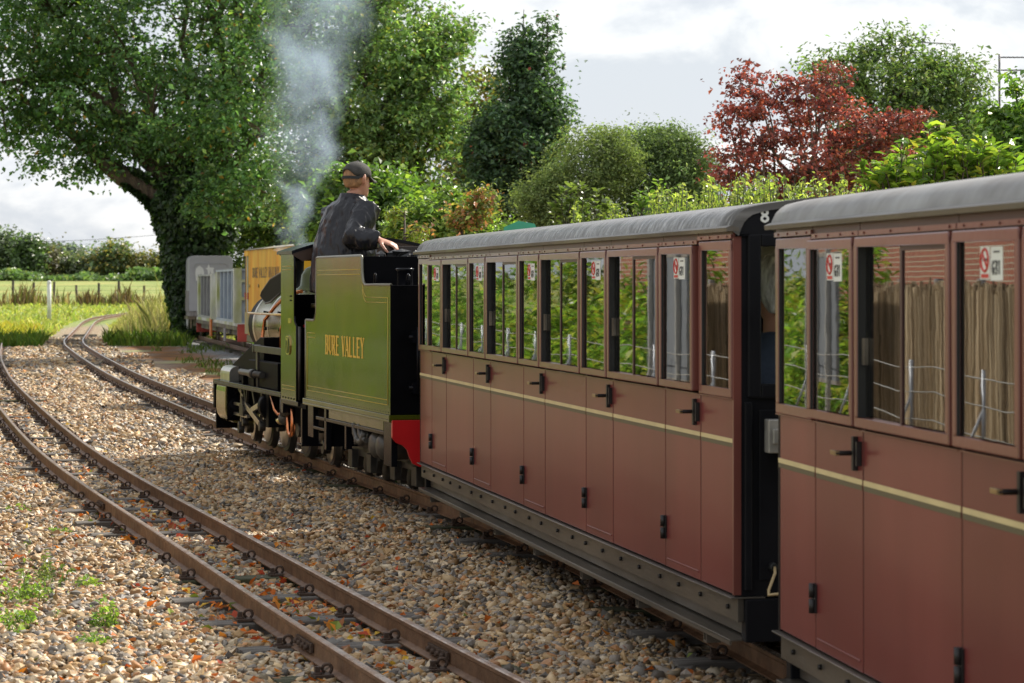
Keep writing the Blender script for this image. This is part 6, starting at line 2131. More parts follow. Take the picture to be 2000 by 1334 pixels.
def grass():
    rng = np.random.default_rng(61)
    V, Tn = [], []
    def put(v, t): V.append(v); Tn.append(t)
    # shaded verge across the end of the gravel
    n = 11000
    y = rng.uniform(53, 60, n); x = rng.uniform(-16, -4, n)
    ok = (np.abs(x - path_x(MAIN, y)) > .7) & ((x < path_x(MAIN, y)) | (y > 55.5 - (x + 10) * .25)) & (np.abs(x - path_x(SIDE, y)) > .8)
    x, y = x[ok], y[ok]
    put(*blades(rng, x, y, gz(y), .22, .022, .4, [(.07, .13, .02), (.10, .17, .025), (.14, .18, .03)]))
    # thin tufts on the bare earth
    n = 5000
    y = rng.uniform(30, 54, n); x = path_x(MAIN, y) + rng.uniform(1.6, 5.5, n)
    ok = np.array([mnoise.noise(Vector((a * .9, b * .5, 9.7))) > .12 for a, b in zip(x, y)])
    x, y = x[ok], y[ok]
    put(*blades(rng, x, y, gz(y), .09, .010, .6, [(.08, .13, .025), (.12, .16, .03)]))
    # golden dry patch and the bright meadow
    n = 6500
    y = rng.uniform(60, 74, n); x = path_x(MAIN, y) - rng.gamma(2, 1.4, n) - 1.2
    put(*blades(rng, x, y, gz(y), .20, .025, .5, [(.55, .44, .08), (.46, .42, .08), (.34, .38, .06)]))
    n = 12000
    y = rng.uniform(60, 116, n); x = -.235 * y + rng.uniform(0, 1, n) * (.235 * y - 6)
    ok = np.abs(x - path_x(MAIN, y)) > .75
    x, y = x[ok], y[ok]
    put(*blades(rng, x, y, gz(y), .12, .05, .5, [(.36, .40, .11), (.29, .36, .09), (.45, .43, .15)]))
    o = link('grass', np_mesh('grass', np.concatenate(V) , 5, LEAF_SOFT, np.concatenate(Tn)))
    props(o, 'short grass of the verge and the bright meadow', 'grass', kind='stuff')
    # tall dry grass on the inside of the bend
    n = 15000
    y = rng.uniform(61, 88, n)
    x = path_x(MAIN, y) + .9 + rng.uniform(0, 1, n) ** 1.2 * (6.3 - (y - 61) * .03)
    hh = .42 + .27 * np.sin(x * 1.7) * np.sin(y * .6) + .25 * (rng.uniform(size=n) < .25)
    hh *= np.clip((x - path_x(MAIN, y) - .7) / 1.2, .25, 1)
    v, t = blades(rng, x, y, gz(y), hh, .014, .25, [(.46, .39, .21), (.38, .34, .16), (.29, .30, .11), (.55, .47, .29), (.24, .28, .09)], [.28, .25, .2, .12, .15])
    o = link('tall_grass', np_mesh('tall_grass', v, 5, LEAF_SOFT, t))
    props(o, 'tall straw coloured grass on the inside of the far bend', 'grass', kind='stuff')
    # dead docks along the field fence
    n = 5200
    x = rng.uniform(-34, -6, n); y = 113 + rng.normal(size=n) * .8
    den = np.array([mnoise.noise(Vector((a * .8, 2.2, 0))) for a in x])
    ok = rng.uniform(-.5, .6, n) < den
    x, y, den = x[ok], y[ok], den[ok]
    v, t = blades(rng, x, y, gz(y), .45 + .7 * np.clip(den, 0, 1), .045, .25, [(.12, .075, .045), (.20, .15, .09), (.26, .20, .12), (.14, .16, .05)], [.35, .25, .2, .2])
    o = link('dead_weeds', np_mesh('dead_weeds', v, 5, LEAF_SOFT, t))
    props(o, 'brown dead weeds along the field fence', 'weeds', kind='stuff')
grass()

# --- green weeds growing in the gravel
def weed(px, py, hpx, spread, n, seed, label, col):
    Y = 1.395 * F / (py - 556)
    rng = np.random.default_rng(seed)
    base = P(px, py, Y); base.z = -.125
    t = empty('weed_plant', base, 0, label, 'weed', 'weeds in the gravel')
    mb = MB()
    PP = []
    H = hpx * Y / F
    S = spread * Y / F
    for k in range(n):
        f = Vector((rng.normal() * S * .5, rng.normal() * S * .9, 0))
        tip = f + Vector((rng.normal() * S * .35, rng.normal() * S * .35, H * rng.uniform(.35, 1)))
        w = wander(rng, f, tip, 3, .1)
        mb.tube(w, [.0022, .002, .0015, .0008], 4)
        for j in range(12):
            p = f.lerp(tip, rng.uniform(.1, 1.05))
            PP.append(p + Vector(rng.normal(size=3)) * .012)
    v, tn = leaf_quads(rng, np.array(PP), .026, .55, .5, 0, col, None, .22)
    link('leaves', np_mesh('leaves', v, 4, LEAF, tn), t)
    mb.build('stem', mat('green_stem', (.10, .13, .04), .6), t)
GW = [(.20, .30, .05), (.27, .36, .07), (.14, .23, .045)]
weed(55, 1185, 75, 60, 34, 1, 'largest feathery weed clump growing in the gravel', GW)
weed(30, 1235, 60, 45, 26, 2, 'bushy green weed just in front of the feathery clump', GW)
weed(95, 1150, 85, 35, 16, 3, 'thin upright weed with bare stems beside the feathery clump', [(.12, .17, .05), (.17, .20, .06)])
weed(165, 1155, 26, 22, 12, 4, 'small round leaved weed close to the thin upright weed', GW)
weed(205, 1235, 75, 25, 16, 5, 'lanky bright green weed standing alone in the gravel', GW)
weed(185, 1272, 40, 26, 14, 6, 'sprawling weed in front of the lanky bright one', GW)
weed(118, 1045, 12, 24, 12, 7, 'flat little green weed lying beside the empty rusty track', GW)
weed(20, 1005, 16, 26, 12, 8, 'flat yellow green weed patch farthest along the gravel', GW)
weed(775, 975, 42, 12, 12, 9, 'small dark green weed beside the tender coupling', [(.06, .13, .02), (.09, .17, .03)])
# ================================================================ parked wagons, posts, houses
M_VGREY = mat('pale_grey_van_paint', (.36, .36, .39), .5, 0, var=.15, vscale=2, col2=(.30, .30, .33), c2scale=2)
M_SPILL = mat('white_splash', (.62, .62, .62), .6, 0, var=.1, vscale=5)
M_PLANK = mat('weathered_grey_planks', (.22, .20, .20), .75, 0, var=.3, vscale=4, stretch=(6, 6, .8))
M_MOSS = mat('mossy_white_paint', (.52, .52, .48), .65, 0, var=.2, vscale=3, col2=(.32, .35, .12), c2scale=1.6, c2lo=.45, c2hi=.6, stretch=(1, 1, .5))
M_BLUEGREY = mat('blue_grey_steel', (.30, .35, .41), .5, .1, var=.15, vscale=3)
M_GREYRIB = mat('grey_steel', (.24, .245, .25), .5, .1, var=.2, vscale=3)
M_YVAN = mat('yellow_van_paint', (.74, .42, .035), .6, ior=1.3, var=.15, vscale=2.5, col2=(.68, .29, .006), c2scale=3, stretch=(1, 1, .3))
M_YDULL = mat('dull_yellow_paint', (.40, .27, .06), .55, 0, var=.25, vscale=3, col2=(.28, .24, .10), c2scale=2)
M_RUSTF = mat('rusty_wagon_frame', (.10, .07, .05), .7, 0, var=.35, vscale=5, col2=(.16, .15, .06), c2scale=2)
M_REDB = mat('faded_red_beam', (.36, .05, .035), .6, 0, var=.2, vscale=5)
M_ORANGE = mat('orange_strut', (.60, .17, .03), .5, 0, var=.15, vscale=6)

def side_frame(y):
    """position and heading on the siding"""
    x = float(path_x(SIDE, y)); sl = float(path_x(SIDE, y + .5) - path_x(SIDE, y - .5))
    return Vector((x, y, 0)), math.atan2(-sl, 1)
def wheels(par, ys, half=.2):
    for y in ys:
        mb = MB()
        for q in (-1, 1):
            mb.lathe([(0, -.02), (.13, -.02), (.135, -.012), (.135, .012), (.15, .014), (.15, .022), (0, .022)], (q * .205, y, .135), 'x', 18)
        mb.cyl((-.3, y, .135), (.3, y, .135), .022, n=8)
        mb.build('wheelset', M_RUSTF, par)

def grey_van():
    p, a = side_frame(60.6)
    v = empty('box_van', p, a, 'pale grey box van with splashed rounded end beside the oak trunk', 'railway wagon', 'wagons parked on the siding')
    W, L = .53, 1.35
    prof = [(-W, .62), (-W, 1.84)] + arc2(-W + .12, 1.86, .12, 180, 90, 5) + arc2(W - .12, 1.86, .12, 90, 0, 5) + [(W, .62)]
    mb = MB(); mb.prism(prof, 'y', -L, L); mb.build('body', M_VGREY, v, .01)
    mb = MB()
    pr2 = [(x * .78, .62 + (z - .62) * .80 + .08) for x, z in prof[1:-1]]
    for a_, b_ in zip(pr2[:-1], pr2[1:]):
        mb.tube([(a_[0], -L - .004, a_[1]), (b_[0], -L - .004, b_[1])], .012, 4)
    mb.build('end_bead', M_VGREY, v)
    rng = random.Random(4)
    mb = MB()
    for (x, z, w, h) in ((-.27, 1.62, .10, .10), (-.34, 1.52, .04, .16), (-.20, 1.55, .03, .12), (-.05, 1.62, .03, .14), (.03, 1.58, .04, .12), (-.02, 1.66, .10, .04)):
        pts = [(x + w * (1 + .25 * rng.uniform(-1, 1)) * math.cos(t), z + h * (1 + .25 * rng.uniform(-1, 1)) * math.sin(t)) for t in np.linspace(0, 2 * math.pi, 12)[:-1]]
        mb.prism(pts, 'y', -L - .003 - rng.uniform(0, .002), -L)
    mb.build('paint_splash', M_SPILL, v)
    for k in range(9):
        mb = MB(); x0 = -W + .01 + k * .116
        mb.box(x0, x0 + .108, -L + .02, L - .02, .50, .618); mb.build('plank', M_PLANK, v)
    for k in range(5):
        mb = MB(); y0 = -L + k * .54
        mb.box(-W - .012, -W - .001, y0 + .01, y0 + .53, .62, 1.12); mb.build('side_panel', M_PLANK, v)
    mb = MB(); mb.box(-W - .03, W + .03, -L - .04, L + .04, .42, .498); mb.box(-W + .02, -W + .06, -L - .03, -L, .2, .42); mb.box(W - .06, W - .02, -L - .03, -L, .2, .42)
    mb.box(-.35, .35, -L, L, .25, .42)
    mb.build('underframe', M_RUSTF, v)
    mb = MB()
    for s in (-1, 1):
        mb.tube([(-W - .02, -.9, .42), (-W - .02, -1.15, .20), (-W - .02, -1.32, .42)], .02, 6)
    mb.build('truss', M_MOSS, v)
    wheels(v, (-.85, .85))
grey_van()

def rib_wagon(yc, L, label, crates, red=True):
    p, a = side_frame(yc)
    v = empty('flat_wagon', p, a, label, 'railway wagon', 'wagons parked on the siding')
    W = .54
    mb = MB(); mb.box(-W, W, -L, L, .46, .52)
    mb.build('deck', M_MOSS, v)
    mb = MB(); mb.box(-W - .01, -W + .05, -L, L, .38, .459); mb.box(W - .05, W + .01, -L, L, .38, .459); mb.box(-W + .1, W - .1, -L + .1, L - .1, .26, .38)
    mb.build('underframe', M_RUSTF, v)
    mb = MB(); mb.box(-W, W, -L - .05, -L - .001, .16, .50); mb.build('buffer_beam', M_REDB, v, .005)
    mb = MB(); mb.box(-W, W, L + .001, L + .05, .16, .50); mb.build('buffer_beam', M_REDB, v, .005)
    mb = MB(); mb.box(-W - .045, -W - .012, L * .12, L * .12 + .3, .15, .55); mb.build('strut', M_ORANGE, v)
    mb = MB(); mb.box(-W - .03, -W - .011, -L * .55, -L * .55 + .45, .12, .38); mb.build('axle_guard', M_PLANK, v)
    wheels(v, (-L * .6, L * .6))
    return p, a
def rib_crate(yc, L, z1, m, label, post):
    p, a = side_frame(yc)
    v = empty('ribbed_crate', (p.x, p.y, .521), a, label, 'crate', 'crates on the flat wagon')
    W = .52
    mb = MB(); mb.box(-W + .06, W - .06, -L + .05, L - .05, .0, z1 - .04); mb.build('panel', m, v)
    mb = MB(); mb.box(-W, W, -L, L, z1 - .04, z1); mb.box(-W, W, -L, L, .0, .05); mb.build('rail', m, v)
    for k in range(6):
        y0 = -L + .3 + k * (2 * L - .5) / 5.0
        mb = MB(); mb.box(-W - .002, -W + .07, y0, y0 + .10, .051, z1 - .041); mb.build('rib', m, v)
    for s in (-1, 1):
        mb = MB(); mb.box(s * W - .075, s * W + .075 if s < 0 else s * W + .004, -L - .01, -L + .22, .0, z1 + .01); mb.build('corner_post', post, v)
    mb = MB(); mb.box(-W - .004, -W + .06, L - .30, L, .051, z1 - .041); mb.build('corner_post', post, v)
    mb = MB()
    mb.box(-W + .03, W, -L - .012, -L + .03, z1 * .42, z1 * .48); mb.box(-W + .03, W, -L - .012, -L + .03, z1 * .75, z1 * .80)
    mb.build('end_bar', M_MOSS, v)
rib_wagon(52.0, 5.0, 'long flat wagon with red end beam carrying ribbed steel crates', True)
rib_crate(49.6, 2.45, 1.06, M_BLUEGREY, 'blue grey ribbed crate with white corner post, nearer on the flat wagon', M_MOSS)
rib_crate(54.6, 2.35, .98, M_GREYRIB, 'dark grey ribbed crate farther back on the flat wagon', M_MOSS)

def yellow_van():
    yc, L = 41.6, 3.55
    p, a = side_frame(yc)
    a = math.atan(.245)
    p = Vector((-3.60, yc, 0))
    v = empty('yellow_van', p, a, 'tall yellow railway van with dark lettering behind the locomotive cab', 'railway wagon', 'wagons parked on the siding')
    W = .53
    mb = MB(); mb.box(-W, W, -L, L - .5, .78, 1.90); mb.build('body', M_YVAN, v, .006)
    mb = MB(); mb.box(-W, W, -L, L - .5, .34, .779); mb.build('lower_body', M_YDULL, v, .006)
    mb = MB(); n = 10
    arc = [(-W - .03 + (2 * W + .06) * k / n, 1.902 + .07 * (1 - (2 * k / n - 1) ** 2)) for k in range(n + 1)]
    mb.prism(arc + [(W + .03, 1.90), (-W - .03, 1.90)], 'y', -L - .03, L + .02); mb.build('roof', mat('lichen_roof', (.30, .27, .2), .8, 0, var=.3, vscale=5), v)
    # open end platform with posts, dark openings and mossy slats
    for k, (m_, w) in enumerate(((M_YDULL, .06), (M_MOSS, .10), (M_YVAN, .07), (M_RUSTF, .10))):
        mb = MB(); y0 = L - .48 + k * .125
        mb.box(-W - .002, -W + .03, y0, y0 + w, .76, 1.80); mb.build('slat', m_, v)
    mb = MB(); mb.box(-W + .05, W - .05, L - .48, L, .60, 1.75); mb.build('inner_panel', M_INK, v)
    mb = MB(); mb.box(-W - .006, W, L - .5, L, .36, .76); mb.build('end_board', M_YDULL, v)
    mb = MB(); mb.box(-W - .012, -W, L - .52, L - .36, 1.0, 1.12); mb.box(-W - .012, -W, L - .12, L + .0, 1.0, 1.12); mb.build('marker', M_REDB, v)
    mb = MB(); mb.box(-W - .012, W, L - .52, L + .02, 1.80, 1.899); mb.build('header', M_YVAN, v)
    adv = L - 1.05
    for word in ('BURE', 'VALLEY', 'RAILWAY'):
        mb = MB()
        adv -= .12 + serif_text(mb, word, (-W - .001, adv, 1.40), (0, -1, 0), (0, 0, 1), (-1, 0, 0), .17, .95, .14, .002, False, .16)
        mb.build('lettering', mat('rusty_lettering', (.15, .095, .035), .7), v)
    mb = MB()
    for k in range(4):
        mb.cyl((-W - .02, L - .7 - k * 1.2, 1.25), (-W, L - .7 - k * 1.2, 1.25), .03, n=8)
    mb.build('rivet', M_YDULL, v)
    mb = MB(); mb.box(-W - .02, -W, L - .95, L - .6, .60, .63); mb.box(-W - .02, -W, L - .82, L - .77, .45, .72); mb.build('bracket', M_RUSTF, v)
    mb = MB(); mb.box(-W + .03, W - .03, -L, L, .22, .339); mb.build('underframe', M_RUSTF, v)
    wheels(v, (-2.1, 2.1))
yellow_van()

# white marker post and field fence
mb = MB()
Yp = 88.0
b_ = P(96, 612, Yp); b_.z = float(gz(Yp))
mb.cyl((0, 0, -.1), (0, 0, 1.38), .075, n=10); mb.lathe([(.085, 1.36), (.085, 1.40), (.06, 1.46), (0, 1.48)], (0, 0, 0), 'z', 10)
o = mb.build('marker_post', mat('white_post_paint', (.60, .60, .57), .6, 0, var=.2, vscale=4), None, loc=b_)
props(o, 'white marker post standing alone in the meadow grass', 'post')
def field_fence():
    M_POST = mat('weathered_fence_post', (.09, .075, .06), .8, 0, var=.3, vscale=6)
    y = 114.5
    f = empty('field_fence', (-18, y, float(gz(y))), 0, 'post and wire fence across the meadow with brown weeds', 'fence')
    rng = random.Random(9)
    for px in (-60, -20, 25, 66, 105, 150, 193, 231, 281, 330):
        x = (px - 1000) * y / F + 18
        mb = MB(); h = rng.uniform(.85, 1.15)
        mb.box(-.05, .05, -.05, .05, -.1, h); mb.build('post', M_POST, f, loc=(x, 0, 0), rot=(rng.uniform(-.05, .05), rng.uniform(-.05, .05), 0))
    for z in (.35, .65, .85):
        mb = MB(); mb.tube([(-9, 0, z), (3, 0, z)], .006, 4); mb.build('wire', M_IRON, f)
field_fence()
mb = MB()
pts = [P(-60 + 400 * k / 12, 472 - 16 * k / 12 + 6 * math.sin(math.pi * k / 12), 150) for k in range(13)]
c0 = pts[6].copy()
mb.tube([p - c0 for p in pts], .016, 4)
o = mb.build('overhead_wire', M_IRON, None, loc=c0)
props(o, 'thin overhead wire crossing the sky above the far hedge', 'wire')

# houses whose chimney and aerials show above the shrubs
M_BRICK = bpy.data.materials.new('red_brick'); M_BRICK.use_nodes = True
_nt = M_BRICK.node_tree; _b = _nt.nodes['Principled BSDF']
_tc = _nt.nodes.new('ShaderNodeTexCoord'); _mp = _nt.nodes.new('ShaderNodeMapping'); _mp.inputs['Rotation'].default_value = (R(90), 0, 0)
_br = _nt.nodes.new('ShaderNodeTexBrick'); _br.inputs['Scale'].default_value = 4.4
_br.inputs['Color1'].default_value = (.36, .11, .065, 1); _br.inputs['Color2'].default_value = (.28, .085, .055, 1); _br.inputs['Mortar'].default_value = (.42, .36, .28, 1); _br.inputs['Mortar Size'].default_value = .03
_nt.links.new(_tc.outputs['Object'], _mp.inputs[0]); _nt.links.new(_mp.outputs[0], _br.inputs['Vector']); _nt.links.new(_br.outputs[0], _b.inputs['Base Color']); _b.inputs['Roughness'].default_value = .85
M_TILE = mat('brown_roof_tiles', (.14, .075, .055), .8, 0, var=.3, vscale=6, bump=.5, bscale=20, stretch=(1, 5, 5))

def house(loc, rz, w, d, h, ridge, label, chimney=True, glazed=(-1, 1)):
    e = empty('brick_house', loc, rz, label, 'house')
    mb = MB()
    mb.box(-w, w, -d, d, -.2, h)
    mb.prism([(-d, h), (d, h), (0, ridge)], 'x', -w, w)
    mb.build('wall', M_BRICK, e)
    mb = MB()
    mb.prism([(-d - .25, h - .12), (-d - .25, h + .02), (0, ridge + .14), (d + .25, h + .02), (d + .25, h - .12), (0, ridge + .01)], 'x', -w - .2, w + .2)
    rf = mb.build('roof', M_TILE, e)
    for s in glazed:
        for x in (-.5, .5):
            mb = MB(); mb.box(x * w - .5, x * w + .5, *sorted((s * d, s * (d + .03))), .9, 2.0); wi = mb.build('window', M_WHITE, e)
            mb = MB(); mb.box(x * w - .44, x * w + .44, *sorted((s * (d + .03), s * (d + .035))), .96, 1.94); mb.build('pane', M_PANE, wi)
    if chimney:
        mb = MB(); mb.use(M_BRICK); mb.box(-.25, .25, -.22, .22, ridge - .4, ridge + .5); mb.box(-.3, .3, -.27, .27, ridge + .5, ridge + .58)
        mb.use(mat('terracotta_pot', (.40, .13, .07), .7, 0, var=.2, vscale=8))
        mb.lathe([(.13, .58), (.12, .62), (.095, .80), (.10, .93), (.115, .95), (.09, .95)], (0, 0, ridge), 'z', 14)
        mb.build('chimney', None, e)
    return e, rf
hc_ = P(1971, 0, 40.0)
hs, hroof = house((hc_.x, 40.0, 0), R(12), 3.0, 2.6, 1.9, 2.95, 'low brick house hidden behind the shrubs, only its chimney pot showing')
M_AER = mat('aerial_metal', (.12, .12, .13), .5, .6)
def aerial(px, py_top, py_foot, Y, arms, label, foot):
    e = empty('tv_aerial', foot, 0, label, 'aerial')
    top = P(px, py_top, Y) - Vector(foot)
    mb = MB(); mb.tube([(0, 0, 0), (top.x, top.y, top.z)], .018, 6); mb.build('mast', M_AER, e)
    for (px0, py0, px1, py1) in arms:
        a = P(px0, py0, Y) - Vector(foot); b = P(px1, py1, Y) - Vector(foot)
        mb = MB(); mb.tube([a, b], .011, 5); mb.build('boom', M_AER, e)
        for k in range(9):
            q = a.lerp(b, .1 + .88 * k / 8)
            mb = MB(); mb.tube([q + Vector((0, -.13, .0)), q + Vector((0, .13, .0))], .005, 4); mb.build('element', M_AER, e)
c_ = math.cos(R(12)); s_ = math.sin(R(12))
aerial(1952, 106, 250, 40.0, [(1950, 112, 2030, 112), (1945, 137, 2030, 137)], 'tv aerial on a mast with long double booms above the dense bush', P(1952, 252, 40.0))
hs2, _ = house((P(1805, 0, 52.0).x, 52.0, 0), R(10), 1.7, 2.4, 2.4, 4.6, 'brick house behind the garden tree with a roof top aerial', False)
aerial(1802, 78, 170, 52.0, [(1803, 83, 1866, 86), (1803, 84, 1809, 67)], 'small tv aerial above the garden tree', P(1802, 172, 52.0))
# green awning seen over the streaked roof
mb = MB()
Yg = 24.0
g0 = P(1015, 446, Yg)
hw = 28 * Yg / F; hh = 12 * Yg / F
mb.prism([(-hw * 1.1, -.06), (-hw * 1.1, 0), (-hw * .1, hh), (hw, hh * .55), (hw * 1.2, -.02), (hw * 1.2, -.06)], 'y', -.5, .5)
for x in (-hw, hw):
    for y in (-.45, .45):
        mb.cyl((x, y, -.05), (x, y, -g0.z - .14), .015, n=6)
o = mb.build('green_awning', mat('green_canvas', (.05, .34, .22), .6, 0, var=.1, vscale=5), None, loc=g0)
props(o, 'green canvas awning just showing over the streaked coach roof', 'awning')

# ================================================================ what stands along the left boundary (mirrored in the coach windows)
def boundary_x(y): return -6.35 - .262 * (y - 21.0)
M_REED = tint_mat('dry_reed', .7, .2)
def reed_fence():
    rng = np.random.default_rng(71)
    y0, y1 = 10.0, 21.5
    ang = math.atan(.262)
    base = Vector((boundary_x(16), 16, -.13))
    f = empty('reed_screen', base, 0, 'brown reed screen fence along the lineside boundary, mirrored in the rear coach windows', 'fence')
    n = 3400
    y = rng.uniform(y0, y1, n); x = boundary_x(y) + rng.normal(size=n) * .012
    h = 1.33 + rng.normal(size=n) * .03
    w = rng.uniform(.004, .009, n)
    tp = rng.normal(size=n) * .02
    V = []
    bx_ = np.stack([x, y, np.full(n, -.1)], 1) - np.array(base)
    d = np.array([-.262, 1, 0]) / 1.034; q = np.array([1, .262, 0]) / 1.034
    for (a, b) in ((-1, -1), (1, -1), (1, 1), (-1, 1)):
        V.append(bx_ + d * (a * w)[:, None] + q * (b * w)[:, None])
    T_ = [v_ + np.stack([tp * .2, tp, h], 1) for v_ in V]
    v = np.stack(V + T_, 1).reshape(-1, 3)
    fc = np.array([(0, 1, 5, 4), (1, 2, 6, 5), (2, 3, 7, 6), (3, 0, 4, 7), (4, 5, 6, 7)])
    faces = (fc[None] + (np.arange(n) * 8)[:, None, None]).reshape(-1, 4)
    pal = np.array([(.36, .28, .18), (.52, .42, .29), (.19, .14, .09), (.64, .54, .38)])
    t = pal[rng.choice(4, n, p=[.35, .3, .22, .13])] * np.exp(rng.normal(size=(n, 1)) * .2)
    o = link('reed', np_mesh('reed', v, 4, M_REED, np.repeat(t, 8, 0), False, faces), f)
    o['kind'] = 'stuff'
    for k in range(9):
        yy = y0 + (y1 - y0) * k / 8
        mb = MB(); p = Vector((boundary_x(yy) - .06, yy, 0)) - base
        mb.cyl((p.x, p.y, 0), (p.x, p.y, 1.45), .035, n=8); mb.build('post', M_PLANK, f)
reed_fence()
def wire_fence():
    base = Vector((boundary_x(22) + .7, 22, -.13))
    f = empty('wire_fence', base, 0, 'low wire fence on twisted iron pickets along the lineside boundary', 'fence')
    M_W = mat('galvanised_wire', (.5, .5, .48), .4, .7)
    pts = lambda z: [Vector((boundary_x(y) + .7 + .03 * math.sin(y * 3), y, z + .02 * math.sin(y * 2.1))) - Vector((base.x, base.y, 0)) for y in np.arange(12, 44, 1.0)]
    for z in (.22, .42, .62, .80):
        mb = MB(); mb.tube(pts(z), .006, 4); mb.build('wire', M_W, f)
    for k, yy in enumerate(np.arange(12.4, 43, 2.1)):
        mb = MB(); p = Vector((boundary_x(yy) + .7, yy, 0)) - Vector((base.x, base.y, 0))
        mb.tube([(p.x, p.y, 0), (p.x, p.y, .85)], .015, 6); mb.tube([(p.x, p.y, .6), (p.x + .1, p.y + .3, 0)], .011, 6)
        mb.build('picket', mat('galvanised_picket', (.3, .32, .36), .4, .5), f)
wire_fence()
e_, _ = house((-11.6, 25.0, 0), math.atan(.262) + R(90), 6.5, 2.6, 3.4, 4.9, 'red brick house behind the reed screen, mirrored in the rear coach windows', False, (1,))
def boards():
    for k, (yy, lab) in enumerate(((20.9, 'grey notice board on dull white posts in front of the reed screen'),)):
        base = Vector((boundary_x(yy) + .55, yy, -.13))
        e = empty('notice_board', base, math.atan(.262), lab, 'notice board')
        mb = MB(); mb.box(-.03, 0, -.85, .85, .55, 1.65); mb.build('board', mat('grey_board', (.20, .22, .25), .5), e)
        mb = MB(); mb.box(-.035, .005, -.88, .88, 1.65, 1.69); mb.box(-.035, .005, -.88, .88, .51, .55); mb.build('frame', M_GREYBOX, e)
        for y in (-.6, .0, .6):
            mb = MB(); mb.box(.006, .045, y - .022, y + .022, 0, 1.75); mb.build('post', mat('dull_white_post', (.42, .42, .40), .6), e)
boards()
def side_hedge():
    rng = np.random.default_rng(81)
    for k, (y0, y1, lab, col) in enumerate(((21.8, 34.0, 'leafy hedge on the lineside boundary, mirrored in the windows of coach 8', [(.18, .31, .05), (.30, .43, .07), (.52, .52, .10), (.09, .17, .035)]),
                                            (34.0, 54.0, 'taller hedge farther along the lineside boundary, mirrored in coach 8', [(.15, .26, .05), (.24, .37, .07), (.40, .42, .10), (.08, .16, .04)]))):
        bl = []
        y = y0
        while y < y1:
            h = rng.uniform(.5, 1.35) + .35 * k
            bl.append((Vector((boundary_x(y) - .35 + rng.normal() * .2, y, h * .5 - .1)), rng.uniform(.3, .5), rng.uniform(.35, .6), h * .55))
            if rng.uniform() < .35:
                bl.append((Vector((boundary_x(y) - .5, y + .3, h + .5)), .18, .22, rng.uniform(.3, .7)))
            y += rng.uniform(.4, .75)
        pos, out, cc, idx = crown_points(rng, bl, 560, 24, .13, .35)
        pos[:, 2] = np.maximum(pos[:, 2], -.1)
        c = np.array([boundary_x((y0 + y1) / 2), (y0 + y1) / 2, -.13])
        v, t = leaf_quads(rng, pos, .12, .32, .3, .5, col, [.36, .26, .14, .24], .35, out, .4)
        t = np.clip(t * np.repeat(np.exp(rng.normal(size=(len(cc), 1)) * .45)[idx], 4, 0), .003, .7)
        o = link('boundary_hedge', np_mesh('boundary_hedge', v - c, 4, LEAF, t), None, c)
        props(o, lab, 'hedge')
side_hedge()
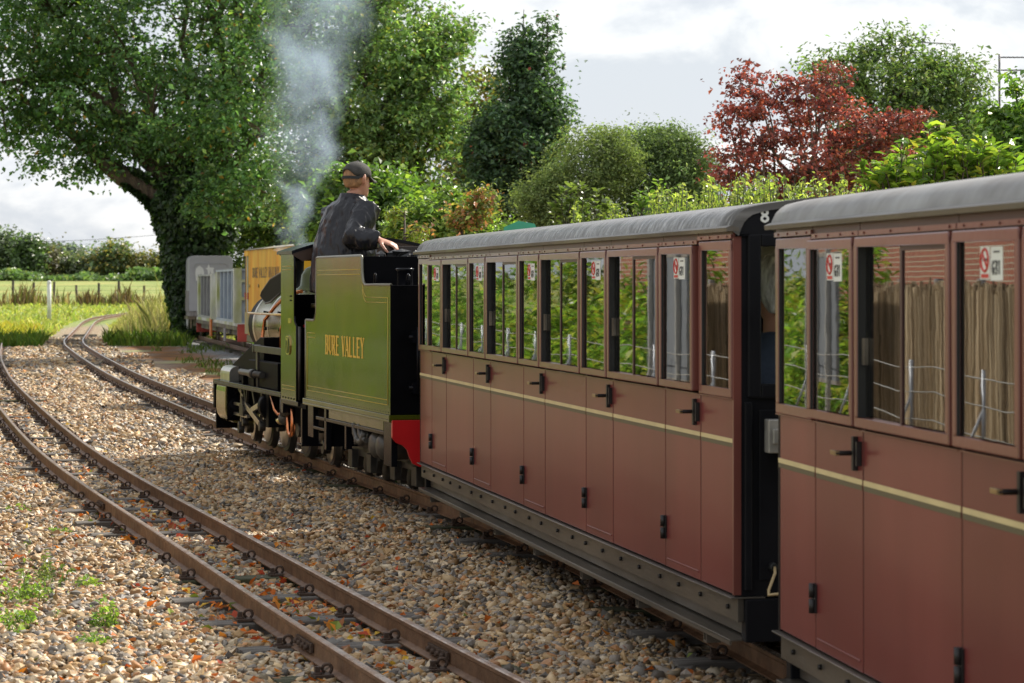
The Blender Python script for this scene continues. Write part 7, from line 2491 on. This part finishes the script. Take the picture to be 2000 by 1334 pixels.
# ================================================================ chimney smoke
def smoke():
    a = frame_pt(0, 5.05, 1.53)
    top = P(628, -190, 19.4)
    ax = (top - a)
    H = ax.length
    M = ax.to_track_quat('Z', 'Y').to_matrix().to_4x4()
    mb = MB()
    r0, r1 = .17, .85
    mb.lathe([(0, 0), (r0, 0), (r0 + (r1 - r0) * .35, H * .25), (r1 * .82, H * .55), (r1, H), (0, H)], (0, 0, 0), 'z', 20, False)
    m = bpy.data.materials.new('smoke')
    m.use_nodes = True
    nt = m.node_tree
    nt.nodes.remove(nt.nodes['Principled BSDF'])
    N, L = nt.nodes.new, nt.links.new
    tc = N('ShaderNodeTexCoord')
    # wobble the coordinates so the column billows
    nz = N('ShaderNodeTexNoise'); nz.inputs['Scale'].default_value = 2.6; nz.inputs['Detail'].default_value = 3
    L(tc.outputs['Object'], nz.inputs['Vector'])
    sub = N('ShaderNodeVectorMath'); sub.operation = 'SUBTRACT'; sub.inputs[1].default_value = (.5, .5, .5); L(nz.outputs['Color'], sub.inputs[0])
    scl = N('ShaderNodeVectorMath'); scl.operation = 'SCALE'; scl.inputs['Scale'].default_value = .75; L(sub.outputs[0], scl.inputs[0])
    add = N('ShaderNodeVectorMath'); L(tc.outputs['Object'], add.inputs[0]); L(scl.outputs[0], add.inputs[1])
    sep = N('ShaderNodeSeparateXYZ'); L(add.outputs[0], sep.inputs[0])
    cmb = N('ShaderNodeCombineXYZ'); L(sep.outputs[0], cmb.inputs[0]); L(sep.outputs[1], cmb.inputs[1])
    ln = N('ShaderNodeVectorMath'); ln.operation = 'LENGTH'; L(cmb.outputs[0], ln.inputs[0])
    rad = N('ShaderNodeMapRange'); rad.inputs[1].default_value = 0; rad.inputs[2].default_value = H; rad.inputs[3].default_value = r0 * .9; rad.inputs[4].default_value = r1 * .8
    L(sep.outputs[2], rad.inputs[0])
    div = N('ShaderNodeMath'); div.operation = 'DIVIDE'; L(ln.outputs['Value'], div.inputs[0]); L(rad.outputs[0], div.inputs[1])
    fall = N('ShaderNodeMapRange'); fall.interpolation_type = 'SMOOTHSTEP'; fall.inputs[1].default_value = .25; fall.inputs[2].default_value = 1.0; fall.inputs[3].default_value = 1; fall.inputs[4].default_value = 0
    L(div.outputs[0], fall.inputs[0])
    n2 = N('ShaderNodeTexNoise'); n2.inputs['Scale'].default_value = 2.3; n2.inputs['Detail'].default_value = 4; L(add.outputs[0], n2.inputs['Vector'])
    nr = N('ShaderNodeMapRange'); nr.inputs[1].default_value = .42; nr.inputs[2].default_value = .64; nr.inputs[3].default_value = .05; nr.inputs[4].default_value = 1.5; L(n2.outputs[0], nr.inputs[0])
    mu = N('ShaderNodeMath'); mu.operation = 'MULTIPLY'; L(fall.outputs[0], mu.inputs[0]); L(nr.outputs[0], mu.inputs[1])
    hz = N('ShaderNodeMapRange'); hz.inputs[1].default_value = 0; hz.inputs[2].default_value = H; hz.inputs[3].default_value = 2.9; hz.inputs[4].default_value = .36; L(sep.outputs[2], hz.inputs[0])
    mu2 = N('ShaderNodeMath'); mu2.operation = 'MULTIPLY'; L(mu.outputs[0], mu2.inputs[0]); L(hz.outputs[0], mu2.inputs[1])
    pv = N('ShaderNodeVolumePrincipled')
    pv.inputs['Color'].default_value = (.60, .745, .91, 1)
    pv.inputs['Anisotropy'].default_value = .25
    L(mu2.outputs[0], pv.inputs['Density'])
    L(pv.outputs[0], nt.nodes['Material Output'].inputs['Volume'])
    o = mb.build('smoke', m)
    o.matrix_world = Matrix.Translation(a) @ M
    props(o, 'blue grey smoke drifting up from the locomotive chimney', 'smoke', kind='stuff')
smoke()


# masses of small stems and studs are not countable pieces
for o in COL.objects:
    if o.parent is not None and o.name.split('.')[0] in ('stem', 'rivet', 'boiler_stud', 'leaves', 'needles', 'gold_lining'):
        o['kind'] = 'stuff'
